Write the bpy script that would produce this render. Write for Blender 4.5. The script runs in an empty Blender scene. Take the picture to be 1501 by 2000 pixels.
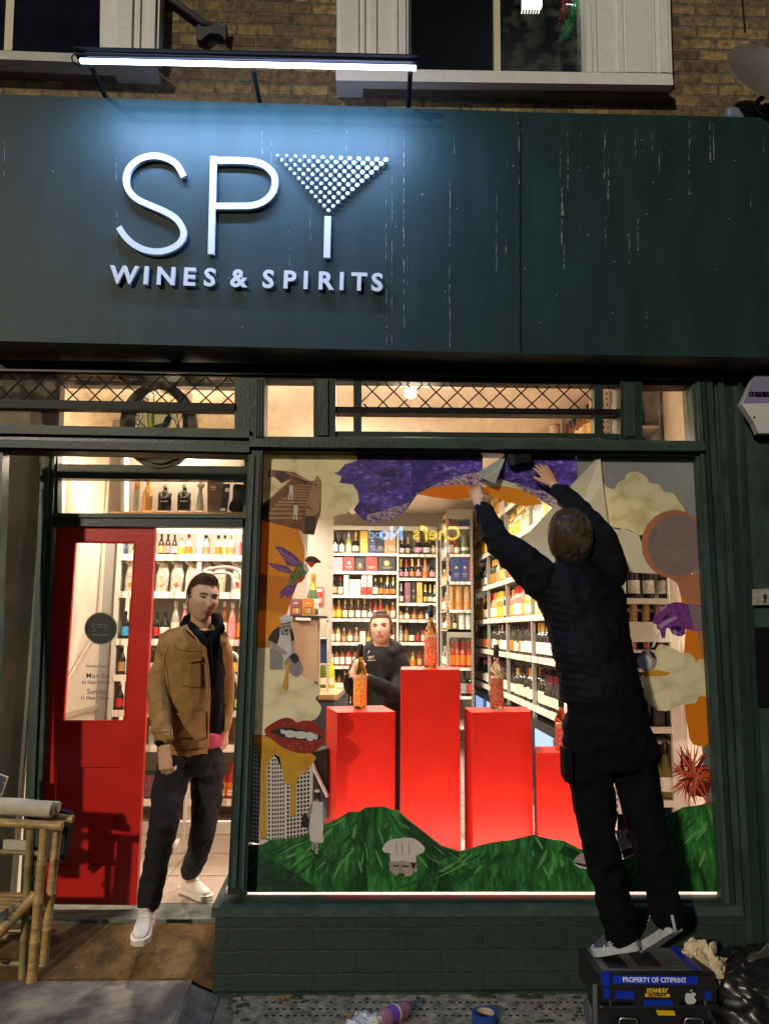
import bpy, bmesh, math, random
from mathutils import Vector, Matrix
random.seed(7)
PI = math.pi; R = math.radians
S = bpy.context.scene
COL = S.collection

# ---------------------------------------------------------------- camera
CAM = Vector((0.0, -4.1, 1.757)); FPX = 1500.0
yaw, pitch, roll = R(1.7), R(8.8), R(0.45)
_f = Vector((math.sin(yaw)*math.cos(pitch), math.cos(yaw)*math.cos(pitch), math.sin(pitch)))
_r0 = Vector((math.cos(yaw), -math.sin(yaw), 0)); _u0 = _r0.cross(_f)
_r = _r0*math.cos(roll) + _u0*math.sin(roll); _u = -_r0*math.sin(roll) + _u0*math.cos(roll)
cd = bpy.data.cameras.new("camera"); cam = bpy.data.objects.new("camera", cd); COL.objects.link(cam)
m = Matrix((_r, _u, -_f)).transposed().to_4x4(); m.translation = CAM
cam.matrix_world = m
cd.sensor_fit = 'VERTICAL'; cd.sensor_height = 24; cd.lens = FPX/2000*24
cd.clip_start = 0.05; cd.clip_end = 500
S.camera = cam
def at(px, py, Y=0.0):
    """point on the real plane y = Y that the photograph shows at pixel (px, py)"""
    d = _r*((px-750.5)/FPX) + _u*((1000-py)/FPX) + _f
    return CAM + d*((Y-CAM.y)/d.y)
def atz(px, py, Z):
    d = _r*((px-750.5)/FPX) + _u*((1000-py)/FPX) + _f
    return CAM + d*((Z-CAM.z)/d.z)

# ---------------------------------------------------------------- world, light, exposure
W = bpy.data.worlds.new("World"); S.world = W; W.use_nodes = True
nt = W.node_tree; bg = nt.nodes["Background"]
sky = nt.nodes.new("ShaderNodeTexSky"); sky.sky_type = 'NISHITA'; sky.sun_disc = False
SUN_EL, SUN_ROT = R(18), R(208)
sky.sun_elevation = SUN_EL; sky.sun_rotation = SUN_ROT
nt.links.new(sky.outputs[0], bg.inputs[0]); bg.inputs[1].default_value = 0.006
sl = bpy.data.lights.new("street_light", 'SUN'); sl.energy = 1.35; sl.angle = R(2.0); sl.color = (1.0, 0.87, 0.66)
so = bpy.data.objects.new("street_light", sl); COL.objects.link(so)
_sd = Vector((0.42, 0.80, -0.30)).normalized()          # street lamp light comes from the front left, high
so.rotation_euler = _sd.to_track_quat('-Z', 'Y').to_euler()
S.view_settings.view_transform = 'Standard'; S.view_settings.look = 'None'
S.view_settings.exposure = 0.35; S.view_settings.gamma = 1.0
def plight(name, loc, e, col, rad=0.05, kind='POINT', **k):
    l = bpy.data.lights.new(name, kind); l.energy = e; l.color = col
    if kind in ('POINT', 'SPOT'): l.shadow_soft_size = rad
    for a, b in k.items(): setattr(l, a, b)
    o = bpy.data.objects.new(name, l); COL.objects.link(o); o.location = loc; return o

# ---------------------------------------------------------------- materials
MATS = {}
def mat(name, col=(.5,.5,.5), rough=.5, metal=0., spec=.5, noise=0., nscale=8., bump=0., bscale=40., emis=None, estr=0., trans=0., ior=1.45, alpha=1., nstretch=(1,1,1), col2=None, coat=0., sss=0.):
    if name in MATS: return MATS[name]
    m = bpy.data.materials.new(name); m.use_nodes = True; MATS[name] = m
    n = m.node_tree.nodes; L = m.node_tree.links; p = n["Principled BSDF"]
    p.inputs["Base Color"].default_value = (*col, 1); p.inputs["Roughness"].default_value = rough
    p.inputs["Metallic"].default_value = metal; p.inputs["Specular IOR Level"].default_value = spec
    p.inputs["IOR"].default_value = ior; p.inputs["Transmission Weight"].default_value = trans
    p.inputs["Alpha"].default_value = alpha; p.inputs["Coat Weight"].default_value = coat
    if emis: p.inputs["Emission Color"].default_value = (*emis, 1); p.inputs["Emission Strength"].default_value = estr
    if noise or bump:
        tc = n.new("ShaderNodeTexCoord"); mp = n.new("ShaderNodeMapping"); mp.inputs["Scale"].default_value = nstretch
        g = n.new("ShaderNodeNewGeometry"); L.new(g.outputs["Position"], mp.inputs["Vector"])
    if noise:
        t = n.new("ShaderNodeTexNoise"); t.inputs["Scale"].default_value = nscale; t.inputs["Detail"].default_value = 6; t.inputs["Roughness"].default_value = .62
        L.new(mp.outputs[0], t.inputs["Vector"])
        r = n.new("ShaderNodeValToRGB"); L.new(t.outputs["Fac"], r.inputs["Fac"])
        a = tuple(max(0, c*(1-noise)) for c in col); b = col2 or tuple(min(1, c*(1+noise)) for c in col)
        r.color_ramp.elements[0].position = .32; r.color_ramp.elements[0].color = (*a, 1)
        r.color_ramp.elements[1].position = .68; r.color_ramp.elements[1].color = (*b, 1)
        L.new(r.outputs[0], p.inputs["Base Color"])
    if bump:
        t2 = n.new("ShaderNodeTexNoise"); t2.inputs["Scale"].default_value = bscale; t2.inputs["Detail"].default_value = 4
        L.new(mp.outputs[0], t2.inputs["Vector"])
        b2 = n.new("ShaderNodeBump"); b2.inputs["Strength"].default_value = bump; b2.inputs["Distance"].default_value = .01
        L.new(t2.outputs["Fac"], b2.inputs["Height"]); L.new(b2.outputs[0], p.inputs["Normal"])
    return m
def brickmat(name, c1, c2, mort, bw, bh, ms=.012, rough=.85, bump=.6, noise=.5, offs=.5):
    """brick bond on the world x-z plane"""
    m = bpy.data.materials.new(name); m.use_nodes = True; MATS[name] = m
    n = m.node_tree.nodes; L = m.node_tree.links; p = n["Principled BSDF"]; p.inputs["Roughness"].default_value = rough
    g = n.new("ShaderNodeNewGeometry"); sx = n.new("ShaderNodeSeparateXYZ"); L.new(g.outputs["Position"], sx.inputs[0])
    nw = n.new("ShaderNodeTexNoise"); nw.inputs["Scale"].default_value = 9; L.new(g.outputs["Position"], nw.inputs["Vector"])
    cb = n.new("ShaderNodeCombineXYZ"); L.new(sx.outputs[0], cb.inputs[0])
    wz = n.new("ShaderNodeMath"); wz.operation = 'MULTIPLY_ADD'; L.new(nw.outputs["Fac"], wz.inputs[0]); wz.inputs[1].default_value = .022; L.new(sx.outputs[2], wz.inputs[2])
    L.new(wz.outputs[0], cb.inputs[1])
    b = n.new("ShaderNodeTexBrick"); L.new(cb.outputs[0], b.inputs["Vector"])
    b.inputs["Scale"].default_value = 1; b.inputs["Brick Width"].default_value = bw; b.inputs["Row Height"].default_value = bh
    b.inputs["Mortar Size"].default_value = ms; b.inputs["Mortar Smooth"].default_value = .35; b.offset = offs
    b.inputs["Color1"].default_value = (*c1, 1); b.inputs["Color2"].default_value = (*c2, 1); b.inputs["Mortar"].default_value = (*mort, 1)
    t = n.new("ShaderNodeTexNoise"); t.inputs["Scale"].default_value = 26; t.inputs["Detail"].default_value = 8; t.inputs["Roughness"].default_value = .7
    L.new(g.outputs["Position"], t.inputs["Vector"])
    r = n.new("ShaderNodeMapRange"); r.inputs[1].default_value = .3; r.inputs[2].default_value = .7; r.inputs[3].default_value = 1-noise; r.inputs[4].default_value = 1+noise*.7
    L.new(t.outputs["Fac"], r.inputs[0])
    mx = n.new("ShaderNodeVectorMath"); mx.operation = 'SCALE'; L.new(b.outputs["Color"], mx.inputs[0]); L.new(r.outputs[0], mx.inputs["Scale"])
    L.new(mx.outputs[0], p.inputs["Base Color"])
    h = n.new("ShaderNodeMath"); h.operation = 'MULTIPLY_ADD'; L.new(b.outputs["Fac"], h.inputs[0]); h.inputs[1].default_value = -1.0
    L.new(t.outputs["Fac"], h.inputs[2])
    bp = n.new("ShaderNodeBump"); bp.inputs["Strength"].default_value = bump; bp.inputs["Distance"].default_value = .012
    L.new(h.outputs[0], bp.inputs["Height"]); L.new(bp.outputs[0], p.inputs["Normal"])
    return m
def glassmat(name, tint=(1,1,1), refl=1.0, dirt=0.0):
    """thin pane: clear straight-through light plus fresnel mirror reflection"""
    m = bpy.data.materials.new(name); m.use_nodes = True; MATS[name] = m
    n = m.node_tree.nodes; L = m.node_tree.links; n.remove(n["Principled BSDF"])
    o = n["Material Output"]; t = n.new("ShaderNodeBsdfTransparent"); t.inputs[0].default_value = (*tint, 1)
    g = n.new("ShaderNodeBsdfGlossy"); g.inputs["Roughness"].default_value = 0.01; g.inputs[0].default_value = (refl, refl, refl, 1)
    fr = n.new("ShaderNodeFresnel"); fr.inputs[0].default_value = 1.5
    mx = n.new("ShaderNodeMixShader"); L.new(fr.outputs[0], mx.inputs[0]); L.new(t.outputs[0], mx.inputs[1]); L.new(g.outputs[0], mx.inputs[2])
    out = mx
    if dirt:
        d = n.new("ShaderNodeBsdfDiffuse"); d.inputs[0].default_value = (.6,.55,.45,1)
        ge = n.new("ShaderNodeNewGeometry"); nn = n.new("ShaderNodeTexNoise"); nn.inputs["Scale"].default_value = 14; nn.inputs["Detail"].default_value = 8
        L.new(ge.outputs["Position"], nn.inputs["Vector"])
        mr = n.new("ShaderNodeMapRange"); mr.inputs[1].default_value = .45; mr.inputs[2].default_value = .8; mr.inputs[4].default_value = dirt
        L.new(nn.outputs["Fac"], mr.inputs[0])
        m2 = n.new("ShaderNodeMixShader"); L.new(mr.outputs[0], m2.inputs[0]); L.new(mx.outputs[0], m2.inputs[1]); L.new(d.outputs[0], m2.inputs[2]); out = m2
    L.new(out.outputs[0], o.inputs[0]); return m
def vinyl(name, c1, c2=None, scale=12, stretch=(1,1,1), rough=.45, tl=.35, lo=.4, hi=.62, c3=None, puff=0, big=0, rot=0):
    """printed film: front-lit ink plus some of the shop light coming through"""
    if name in MATS: return MATS[name]
    m = bpy.data.materials.new(name); m.use_nodes = True; MATS[name] = m
    n = m.node_tree.nodes; L = m.node_tree.links; p = n["Principled BSDF"]; p.inputs["Roughness"].default_value = rough
    o = n["Material Output"]; tr = n.new("ShaderNodeBsdfTranslucent"); mx = n.new("ShaderNodeMixShader"); mx.inputs[0].default_value = tl
    if c2:
        g = n.new("ShaderNodeNewGeometry"); mp = n.new("ShaderNodeMapping"); mp.inputs["Scale"].default_value = stretch; L.new(g.outputs["Position"], mp.inputs[0])
        t = n.new("ShaderNodeTexNoise"); t.inputs["Scale"].default_value = scale; t.inputs["Detail"].default_value = 9; t.inputs["Roughness"].default_value = .68; t.inputs["Distortion"].default_value = .6
        L.new(mp.outputs[0], t.inputs["Vector"]); r = n.new("ShaderNodeValToRGB"); L.new(t.outputs["Fac"], r.inputs["Fac"])
        r.color_ramp.elements[0].position = lo; r.color_ramp.elements[0].color = (*c1, 1)
        r.color_ramp.elements[1].position = hi; r.color_ramp.elements[1].color = (*c2, 1)
        if c3:
            e = r.color_ramp.elements.new(min(.99, hi+.1)); e.color = (*c3, 1)
        if rot: mp.inputs["Rotation"].default_value = (0, rot, 0)
        if puff:   # billowing shapes
            vo = n.new("ShaderNodeTexVoronoi"); vo.feature = 'SMOOTH_F1'; vo.inputs["Scale"].default_value = puff; vo.inputs["Smoothness"].default_value = .35
            dn = n.new("ShaderNodeVectorMath"); dn.operation = 'MULTIPLY_ADD'; L.new(t.outputs["Color"], dn.inputs[0]); dn.inputs[1].default_value = (.10,.10,.10); L.new(mp.outputs[0], dn.inputs[2]); L.new(dn.outputs[0], vo.inputs["Vector"])
            ma = n.new("ShaderNodeMath"); ma.operation = 'MULTIPLY_ADD'; L.new(vo.outputs["Distance"], ma.inputs[0]); ma.inputs[1].default_value = -.55
            mb = n.new("ShaderNodeMath"); mb.operation = 'MULTIPLY_ADD'; L.new(t.outputs["Fac"], mb.inputs[0]); mb.inputs[1].default_value = .45; mb.inputs[2].default_value = .55; L.new(mb.outputs[0], ma.inputs[2]); L.new(ma.outputs[0], r.inputs["Fac"])
        co = r.outputs[0]
        if big:
            t3 = n.new("ShaderNodeTexNoise"); t3.inputs["Scale"].default_value = big; t3.inputs["Detail"].default_value = 5; t3.inputs["Distortion"].default_value = 1.2; L.new(mp.outputs[0], t3.inputs["Vector"])
            mr = n.new("ShaderNodeMapRange"); mr.inputs[1].default_value = .35; mr.inputs[2].default_value = .65; mr.inputs[3].default_value = .35; mr.inputs[4].default_value = 1.7; L.new(t3.outputs["Fac"], mr.inputs[0])
            sc = n.new("ShaderNodeVectorMath"); sc.operation = 'SCALE'; L.new(co, sc.inputs[0]); L.new(mr.outputs[0], sc.inputs["Scale"]); co = sc.outputs[0]
        L.new(co, p.inputs["Base Color"]); L.new(co, tr.inputs[0])
    else:
        p.inputs["Base Color"].default_value = (*c1, 1); tr.inputs[0].default_value = (*c1, 1)
    L.new(p.outputs[0], mx.inputs[1]); L.new(tr.outputs[0], mx.inputs[2]); L.new(mx.outputs[0], o.inputs[0])
    return m

# ---------------------------------------------------------------- mesh builder
class MB:
    def __init__(s): s.v = []; s.f = []; s.m = []; s.mats = []
    def mi(s, mt):
        if mt not in s.mats: s.mats.append(mt)
        return s.mats.index(mt)
    def add(s, vs, fs, mt):
        k = len(s.v); i = s.mi(mt); s.v += [tuple(v) for v in vs]
        for f in fs: s.f.append(tuple(a+k for a in f)); s.m.append(i)
    def box(s, x0, x1, y0, y1, z0, z1, mt):
        v = [(x, y, z) for x in (x0, x1) for y in (y0, y1) for z in (z0, z1)]
        s.add(v, [(0,1,3,2),(4,6,7,5),(0,4,5,1),(2,3,7,6),(0,2,6,4),(1,5,7,3)], mt)
    def prism(s, pts, vec, mt, side=None):
        pts = [Vector(p) for p in pts]; n = len(pts); vec = Vector(vec)
        k = [*pts, *[p+vec for p in pts]]
        s.add(k, [tuple(range(n))[::-1], tuple(range(n, 2*n))], mt)
        s.add(k, [(i, (i+1) % n, n+(i+1) % n, n+i) for i in range(n)], side or mt)
    def px(s, pts, Y0, Y1, mt):
        s.prism([at(x, y, Y0) for x, y in pts], (0, Y1-Y0, 0), mt)
    def rect(s, x0, y0, x1, y1, Y0, Y1, mt):
        s.px([(x0,y0),(x1,y0),(x1,y1),(x0,y1)], Y0, Y1, mt)
    def tube(s, path, r, mt, n=10, caps=True):
        path = [Vector(p) for p in path]; rr = r if isinstance(r, (list, tuple)) else [r]*len(path)
        vs = []; up = None
        for i, p in enumerate(path):
            t = (path[min(i+1, len(path)-1)] - path[max(i-1, 0)]).normalized()
            if up is None: up = t.orthogonal().normalized()
            a = (up - t*up.dot(t)); a = a.normalized() if a.length > 1e-6 else t.orthogonal().normalized(); up = a; b = t.cross(a)
            for k in range(n):
                an = 2*PI*k/n; vs.append(p + (a*math.cos(an)+b*math.sin(an))*rr[i])
        fs = [(i*n+k, i*n+(k+1) % n, (i+1)*n+(k+1) % n, (i+1)*n+k) for i in range(len(path)-1) for k in range(n)]
        if caps: fs += [tuple(range(n))[::-1], tuple(range((len(path)-1)*n, len(path)*n))]
        s.add(vs, fs, mt)
    def lathe(s, prof, c, mt, n=16, sx=1, sy=1, mts=None):
        """prof: (radius, z); mts: a material per segment"""
        c = Vector(c); k = len(s.v)
        for r, z in prof:
            for i in range(n):
                a = 2*PI*i/n; s.v.append((c.x+r*sx*math.cos(a), c.y+r*sy*math.sin(a), c.z+z))
        for j in range(len(prof)-1):
            mi = s.mi(mts[j] if mts else mt)
            for i in range(n):
                s.f.append((k+j*n+i, k+j*n+(i+1) % n, k+(j+1)*n+(i+1) % n, k+(j+1)*n+i)); s.m.append(mi)
        for j, w in ((0, 1), (len(prof)-1, 0)):
            if prof[j][0] > 1e-5:
                s.f.append(tuple(k+j*n+i for i in range(n))); s.m.append(s.mi(mts[min(j, len(prof)-2)] if mts else mt))
    def sphere(s, c, r, mt, n=14, sc=(1,1,1)):
        prof = [(max(1e-4, math.sin(PI*i/(n//2))), -math.cos(PI*i/(n//2))) for i in range(n//2+1)]
        k = len(s.v); s.lathe([(a*r, b*r) for a, b in prof], (0,0,0), mt, n)
        for i in range(k, len(s.v)):
            x, y, z = s.v[i]; s.v[i] = (x*sc[0]+c[0], y*sc[1]+c[1], z*sc[2]+c[2])
    def tf(s, M, k=0):
        s.v[k:] = [tuple(M @ Vector(v)) for v in s.v[k:]]
    def build(s, name, parent=None, smooth=None, org=None, bevel=0):
        me = bpy.data.meshes.new(name)
        o_ = Vector(org) if org is not None else Vector((0,0,0))
        me.from_pydata([tuple(Vector(v)-o_) for v in s.v], [], s.f)
        for mt in s.mats: me.materials.append(mt if not isinstance(mt, str) else MATS[mt])
        for p, i in zip(me.polygons, s.m): p.material_index = i
        bm = bmesh.new(); bm.from_mesh(me); bmesh.ops.recalc_face_normals(bm, faces=bm.faces); bm.to_mesh(me); bm.free()
        if smooth is not None:
            for p in me.polygons: p.use_smooth = True
            me.set_sharp_from_angle(angle=R(smooth))
        o = bpy.data.objects.new(name, me); COL.objects.link(o)
        if bevel:
            b = o.modifiers.new("b", 'BEVEL'); b.width = bevel; b.segments = 2; b.limit_method = 'ANGLE'; b.angle_limit = R(40)
        if parent is not None: o.parent = parent; o.location = o_ - wloc(parent)
        else: o.location = o_
        return o
def wloc(o):
    v = Vector(o.location)
    while o.parent: o = o.parent; v += Vector(o.location)
    return v
def empty(name, loc=(0,0,0)):
    o = bpy.data.objects.new(name, None); COL.objects.link(o); o.location = loc; o.empty_display_size = .1; return o
def tag(o, label, cat, group=None):
    o["label"] = label; o["category"] = cat
    if group: o["group"] = group
    return o
def kind(o, k='structure'): o["kind"] = k; return o
def thing(name, label, cat, loc=(0,0,0), group=None): return tag(empty(name, loc), label, cat, group)
ORD = ['first','second','third','fourth','fifth','sixth','seventh','eighth','ninth','tenth','eleventh','twelfth','thirteenth','fourteenth','fifteenth','sixteenth','seventeenth','eighteenth','nineteenth','twentieth']
def ordn(i):
    if i < 20: return ORD[i]
    t = ['twenty','thirty','forty','fifty','sixty','seventy','eighty','ninety'][(i+1)//10-2]
    return t+'-'+ORD[(i+1) % 10-1] if (i+1) % 10 else t[:-1]+'ieth'
def textmesh(s, body, size, mt, depth=.004, bold=0., sx=1., spacing=1., align='CENTER', M=None, res=3):
    """writing turned into mesh; laid in x-z facing -y"""
    cu = bpy.data.curves.new("t", 'FONT'); cu.body = body; cu.size = size; cu.extrude = depth/2; cu.offset = bold
    cu.align_x = align; cu.align_y = 'CENTER'; cu.space_character = spacing; cu.resolution_u = res
    o = bpy.data.objects.new("t", cu); COL.objects.link(o)
    dg = bpy.context.evaluated_depsgraph_get(); me = bpy.data.meshes.new_from_object(o.evaluated_get(dg))
    T = (M or Matrix.Identity(4)) @ Matrix.Rotation(PI/2, 4, 'X') @ Matrix.Diagonal((sx, 1, 1, 1))
    s.add([T @ v.co for v in me.vertices], [tuple(p.vertices) for p in me.polygons], mt)
    bpy.data.objects.remove(o); bpy.data.curves.remove(cu); bpy.data.meshes.remove(me)
def spline(pts, n=6, closed=True):
    """Catmull-Rom through 2D points"""
    out = []; N = len(pts)
    for i in range(N if closed else N-1):
        g = lambda k: pts[k % N] if closed else pts[max(0, min(N-1, k))]
        p0, p1, p2, p3 = g(i-1), g(i), g(i+1), g(i+2)
        for k in range(n):
            t = k/n
            out.append(tuple(.5*((2*b)+(-a+c)*t+(2*a-5*b+4*c-d)*t*t+(-a+3*b-3*c+d)*t**3) for a, b, c, d in zip(p0, p1, p2, p3)))
    if not closed: out.append(tuple(pts[-1]))
    return out
# ================================================================ materials used by the building
GREEN = mat('green_gloss_paint', (.016,.034,.029), .34, noise=.25, nscale=3, bump=.10, bscale=60)
GREENW = mat('weathered_green_paint', (.028,.052,.044), .42, noise=.45, nscale=7, nstretch=(1,1,.5), bump=.18, bscale=45)
GREENL = mat('dusty_green_paint', (.036,.062,.052), .5, noise=.35, nscale=10, bump=.15, bscale=60)
def signpaint():
    m = mat('sign_board_paint', (.011,.032,.034), .50, spec=.26, noise=.2, nscale=5, nstretch=(1.6,1,.35), bump=.04, bscale=14)
    return m
SIGNP = signpaint()
SOFF = mat('soffit_paint', (.075,.05,.045), .55, noise=.35, nscale=3, nstretch=(1.5,1,1))
BLACK = mat('black_paint', (.004,.004,.006), .5, spec=.25)
WHITEP = mat('white_window_paint', (.66,.66,.68), .45, noise=.06, nscale=20, bump=.1)
STONE = mat('painted_stone_sill', (.48,.48,.46), .7, noise=.15, nscale=18, bump=.3)
BRICK = brickmat('yellow_stock_brick', (.31,.22,.095), (.10,.065,.04), (.13,.11,.08), .225, .078, .010, noise=.75, bump=.9)
GBRICK = brickmat('green_painted_brick', (.018,.037,.030), (.016,.033,.027), (.013,.027,.022), .42, .106, .006, .5, .28, .3)
GLASS = glassmat('window_glass'); GLASSD = glassmat('old_leaded_glass', (.92,.88,.80), 1, .22)
DARKGL = mat('dark_night_glass', (.004,.006,.012), .06, noise=.5, nscale=6)
LEAD = mat('lead_came', (.012,.010,.010), .6)
REDP = mat('red_door_paint', (.55,.018,.013), .28, noise=.12, nscale=4, bump=.08)
TAN = mat('recess_render', (.17,.155,.115), .6, noise=.35, nscale=2.5, bump=.25)
CREAM = mat('cream_wall', (.76,.66,.52), .75, noise=.05, nscale=3)
CEILM = mat('cream_ceiling', (.80,.70,.57), .8, noise=.05, nscale=3)
GREYW = mat('grey_panel', (.33,.31,.27), .6)

# ================================================================ ground
def ground():
    b = MB(); b.box(-40, 40, -60, -2.4, -.14, -.12, mat('asphalt', (.05,.05,.052), .8, noise=.3, nscale=30, bump=.5))
    kind(b.build('road'))
    m = mat('pavement_stone', (.17,.155,.12), .7, noise=.45, nscale=5, bump=.6, bscale=70)
    b = MB(); b.box(-12, 12, -2.25, .5, -.15, 0, m)
    # stained joint lines and the worn edge below the shop
    kind(b.build('pavement'))
    b = MB(); b.box(-12, 12, -2.4, -2.25, -.15, .004, mat('kerb_stone', (.2,.19,.17), .7, noise=.2)); kind(b.build('kerb'))
ground()
bw = MB()
bw.prism([atz(455,1925,.004), atz(1190,1925,.004), atz(1190,2035,.004), atz(455,2035,.004)], (0,0,.004), mat('perforated_slab', (.27,.23,.15), .75, noise=.6, nscale=16, bump=.8, bscale=50))
HOLE = mat('slab_hole', (.006,.006,.006), .9)
for j in range(3):
    for i in range(46):
        if random.random() < .12: continue
        p = atz(520+i*14+(7 if j % 2 else 0), 1958+j*13+ (i*.0), .0085)
        bw.lathe([(.0001,.0012),(.009,.0012),(.009,0)], p, HOLE, 8, 1, .8)
MOSS = mat('moss_in_joints', (.035,.045,.012), .95, noise=.6, nscale=60, bump=1)
for i in range(90):
    x = random.uniform(480, 1200); y = random.choice([1938, 1941, 1946, 1950]) + random.gauss(0, 3)
    if random.random() < .25: x = random.choice([468, 1060, 1130]) + random.gauss(0, 12); y = random.uniform(1940, 1998)
    p = atz(x, y, .006); r = random.uniform(.006, .028)
    bw.lathe([(r,.0),(r*.8,.007),(r*.3,.011),(.0001,.012)], p, MOSS, 7, random.uniform(.7,2.2), random.uniform(.4,.9))
tag(bw.build('perforated_slab', smooth=40), 'worn stone slab with rows of small holes and moss below the window', 'paving slab')
gut = MB(); _g = mat('dark_flagstone', (.17,.15,.12), .75, noise=.5, nscale=9, bump=.6, bscale=80)
gut.box(-3.5, -.80, -1.2, -.003, 0.0, .058, _g); gut.add([(-.7995,-1.2,.056),(-.62,-1.2,.006),(-.66,-.05,.006),(-.7995,-.04,.056),(-.7995,-1.2,0),(-.62,-1.2,0),(-.66,-.05,0),(-.7995,-.04,0)], [(0,1,2,3),(4,5,6,7),(0,1,5,4),(1,2,6,5),(2,3,7,6),(3,0,4,7)], _g)
kind(gut.build('path'))

# ================================================================ building
BLD = thing('shop_building', 'yellow brick building with dark green shopfront and red door', 'building', (0, .2, 0))
Zs = 3.19
# upper brick wall, with openings for the two sash windows left as they are covered by the frames
b = MB(); _x0, _x1, _z = at(792,60,.06).x, at(1150,60,.06).x, at(960,142,.06).z
b.box(-3.6, _x0, .06, .30, 3.3, 7.4, BRICK); b.box(_x1, 4.0, .06, .30, 3.3, 7.4, BRICK); b.box(_x0, _x1, .06, .30, 3.3, _z, BRICK); b.build('brick_wall', BLD)
b = MB(); b.box(_x0-.3, _x1+.3, 1.6, 1.65, 3.7, 7.4, mat('dark_room', (.02,.02,.02), .8)); b.box(_x0-.3, _x1+.3, .3, 1.6, 7.0, 7.05, mat('dark_room')); b.box(_x0-.3, _x0-.25, .3, 1.6, 3.7, 7.0, mat('dark_room')); b.box(_x1+.25, _x1+.3, .3, 1.6, 3.7, 7.0, mat('dark_room')); b.build('upstairs_room', BLD)
# neighbour piece of wall right and left of the shopfront
b = MB()
b.px([(1462,690),(1640,690),(1720,2100),(1530,2100)], .02, .30, GREENW)
b.build('side_pier', BLD)
# sign board (fascia)
fas = MB()
FY = -.25
fas.prism([at(-60,182,FY), at(1013.5,218,FY), at(1015,690.5,FY), at(-60,664.5,FY)], (0,.30,0), SIGNP)
fas.prism([at(1015,218.5,FY+.005), at(1600,232,FY+.005), at(1600,701,FY+.005), at(1017,690.5,FY+.005)], (0,.29,0), SIGNP)
DRIP = mat('white_drip_stain', (.15,.17,.165), .6, noise=.3, nscale=60)
DRIPF = mat('faint_drip_stain', (.07,.10,.10), .6)
def drip(x, y0, y1, w, mt=DRIP):
    """one run of dried drip: a wandering strip whose width swells and thins"""
    y = y0; dx = 0.; ww = w*.3
    while y < y1:
        h = random.uniform(4, 10); nd = dx*.8+random.gauss(0, .35); nw = w*random.choice([.12,.2,.3,.45,.7,1.0,1.15])*(1 if y-y0 > 12 else .5)
        if random.random() > .13: fas.px([(x+dx-ww/2, y), (x+dx+ww/2, y), (x+nd+nw/2, min(y1, y+h)), (x+nd-nw/2, min(y1, y+h))], FY-.0025, FY-.0005, mt if nw > w*.28 else DRIPF)
        dx, ww = nd, nw; y += h
for x, y0, y1, w in [(788,255,640,2.6),(878,355,480,2),(878,515,690,2),(886,255,300,2.2),(765,258,300,1.5),(754,350,690,1.3),(765,330,680,1.3),
    (1013,255,360,2),(1097,365,480,4.5),(1101,478,526,2.6),(1094,285,345,2.5),(1108,248,375,2.2),(1180,240,350,3.4),(1187,300,415,2.6),(1182,420,480,1.5),
    (1133,255,320,1.6),(1240,240,320,1.4),(1245,400,490,2),(1273,260,300,1.8),(1287,285,335,2.2),(1345,240,380,2.6),(1386,236,318,3),(1392,240,312,2),
    (990,305,330,2.2),(970,380,530,1.4),(988,465,495,2),(1228,455,515,1.6),(1262,600,640,1.4),(512,255,310,1.4),(530,170+85,350,1),(228,285,500,1.2),
    (565,440,520,1.2),(606,400,470,1.2),(677,255,330,1.2),(8,255,345,1.6),(1210,310,330,1.5),(1490,270,300,2.4),(1465,375,410,1.3),(795,480,570,1.6),(234,640,690,1.2)]:
    drip(x, y0, min(y1, 660+x*.02), w)
for i in range(48):
    x = random.uniform(740, 1490); y = random.uniform(235, 640); 
    if random.random() < .25: x = random.uniform(20, 740)
    w = random.uniform(.6, 1.7); fas.px([(x-w,y),(x+w,y+.5),(x+w*.7,y+w*2.5),(x-w*.7,y+w*2)], FY-.0025, FY-.0005, DRIP)
fas.build('sign_board', BLD)
b = MB()   # soffit boards under the sign board, then the head of the frame
b.prism([at(-60,666.5,FY+.012), at(1600,703,FY+.012), at(1600,703,FY+.012)+Vector((0,.27,0)), at(-60,666.5,FY+.012)+Vector((0,.27,0))], (0,0,.03), SOFF)
b.build('soffit', BLD)
# shopfront head
fr = MB()
def beam(x0,y0,x1,y1,h0,h1,Y0,Y1,mt=GREEN): fr.px([(x0,y0),(x1,y1),(x1,y1+h1),(x0,y0+h0)], Y0, Y1, mt)
beam(-60, 702, 1420, 722, 19, 17, -.03, .12, BLACK)
beam(-60, 719.5, 1395, 738.5, 3.5, 4, -.045, -.03, GREENL)
beam(-60, 724, 1395, 743, 3, 9, .0, .10, BLACK)
# transom bar over door recess and over window
beam(-60, 828, 487, 838, 17, 17, -.05, .09, GREENL)
beam(-60, 845, 487, 855, 12, 14, -.02, .09, GREEN)
beam(-60, 858, 487, 869, 14, 14, -.07, .09, GREENL)
beam(-60, 872, 487, 883, 5, 5, -.045, .09, BLACK)
beam(487, 852, 1384, 861, 8, 7, -.05, .08, GREENL)
beam(487, 860, 1378, 868, 12, 12, -.085, .08, GREENW)
beam(487, 872, 1372, 880, 9, 9, -.04, .08, GREEN)
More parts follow.
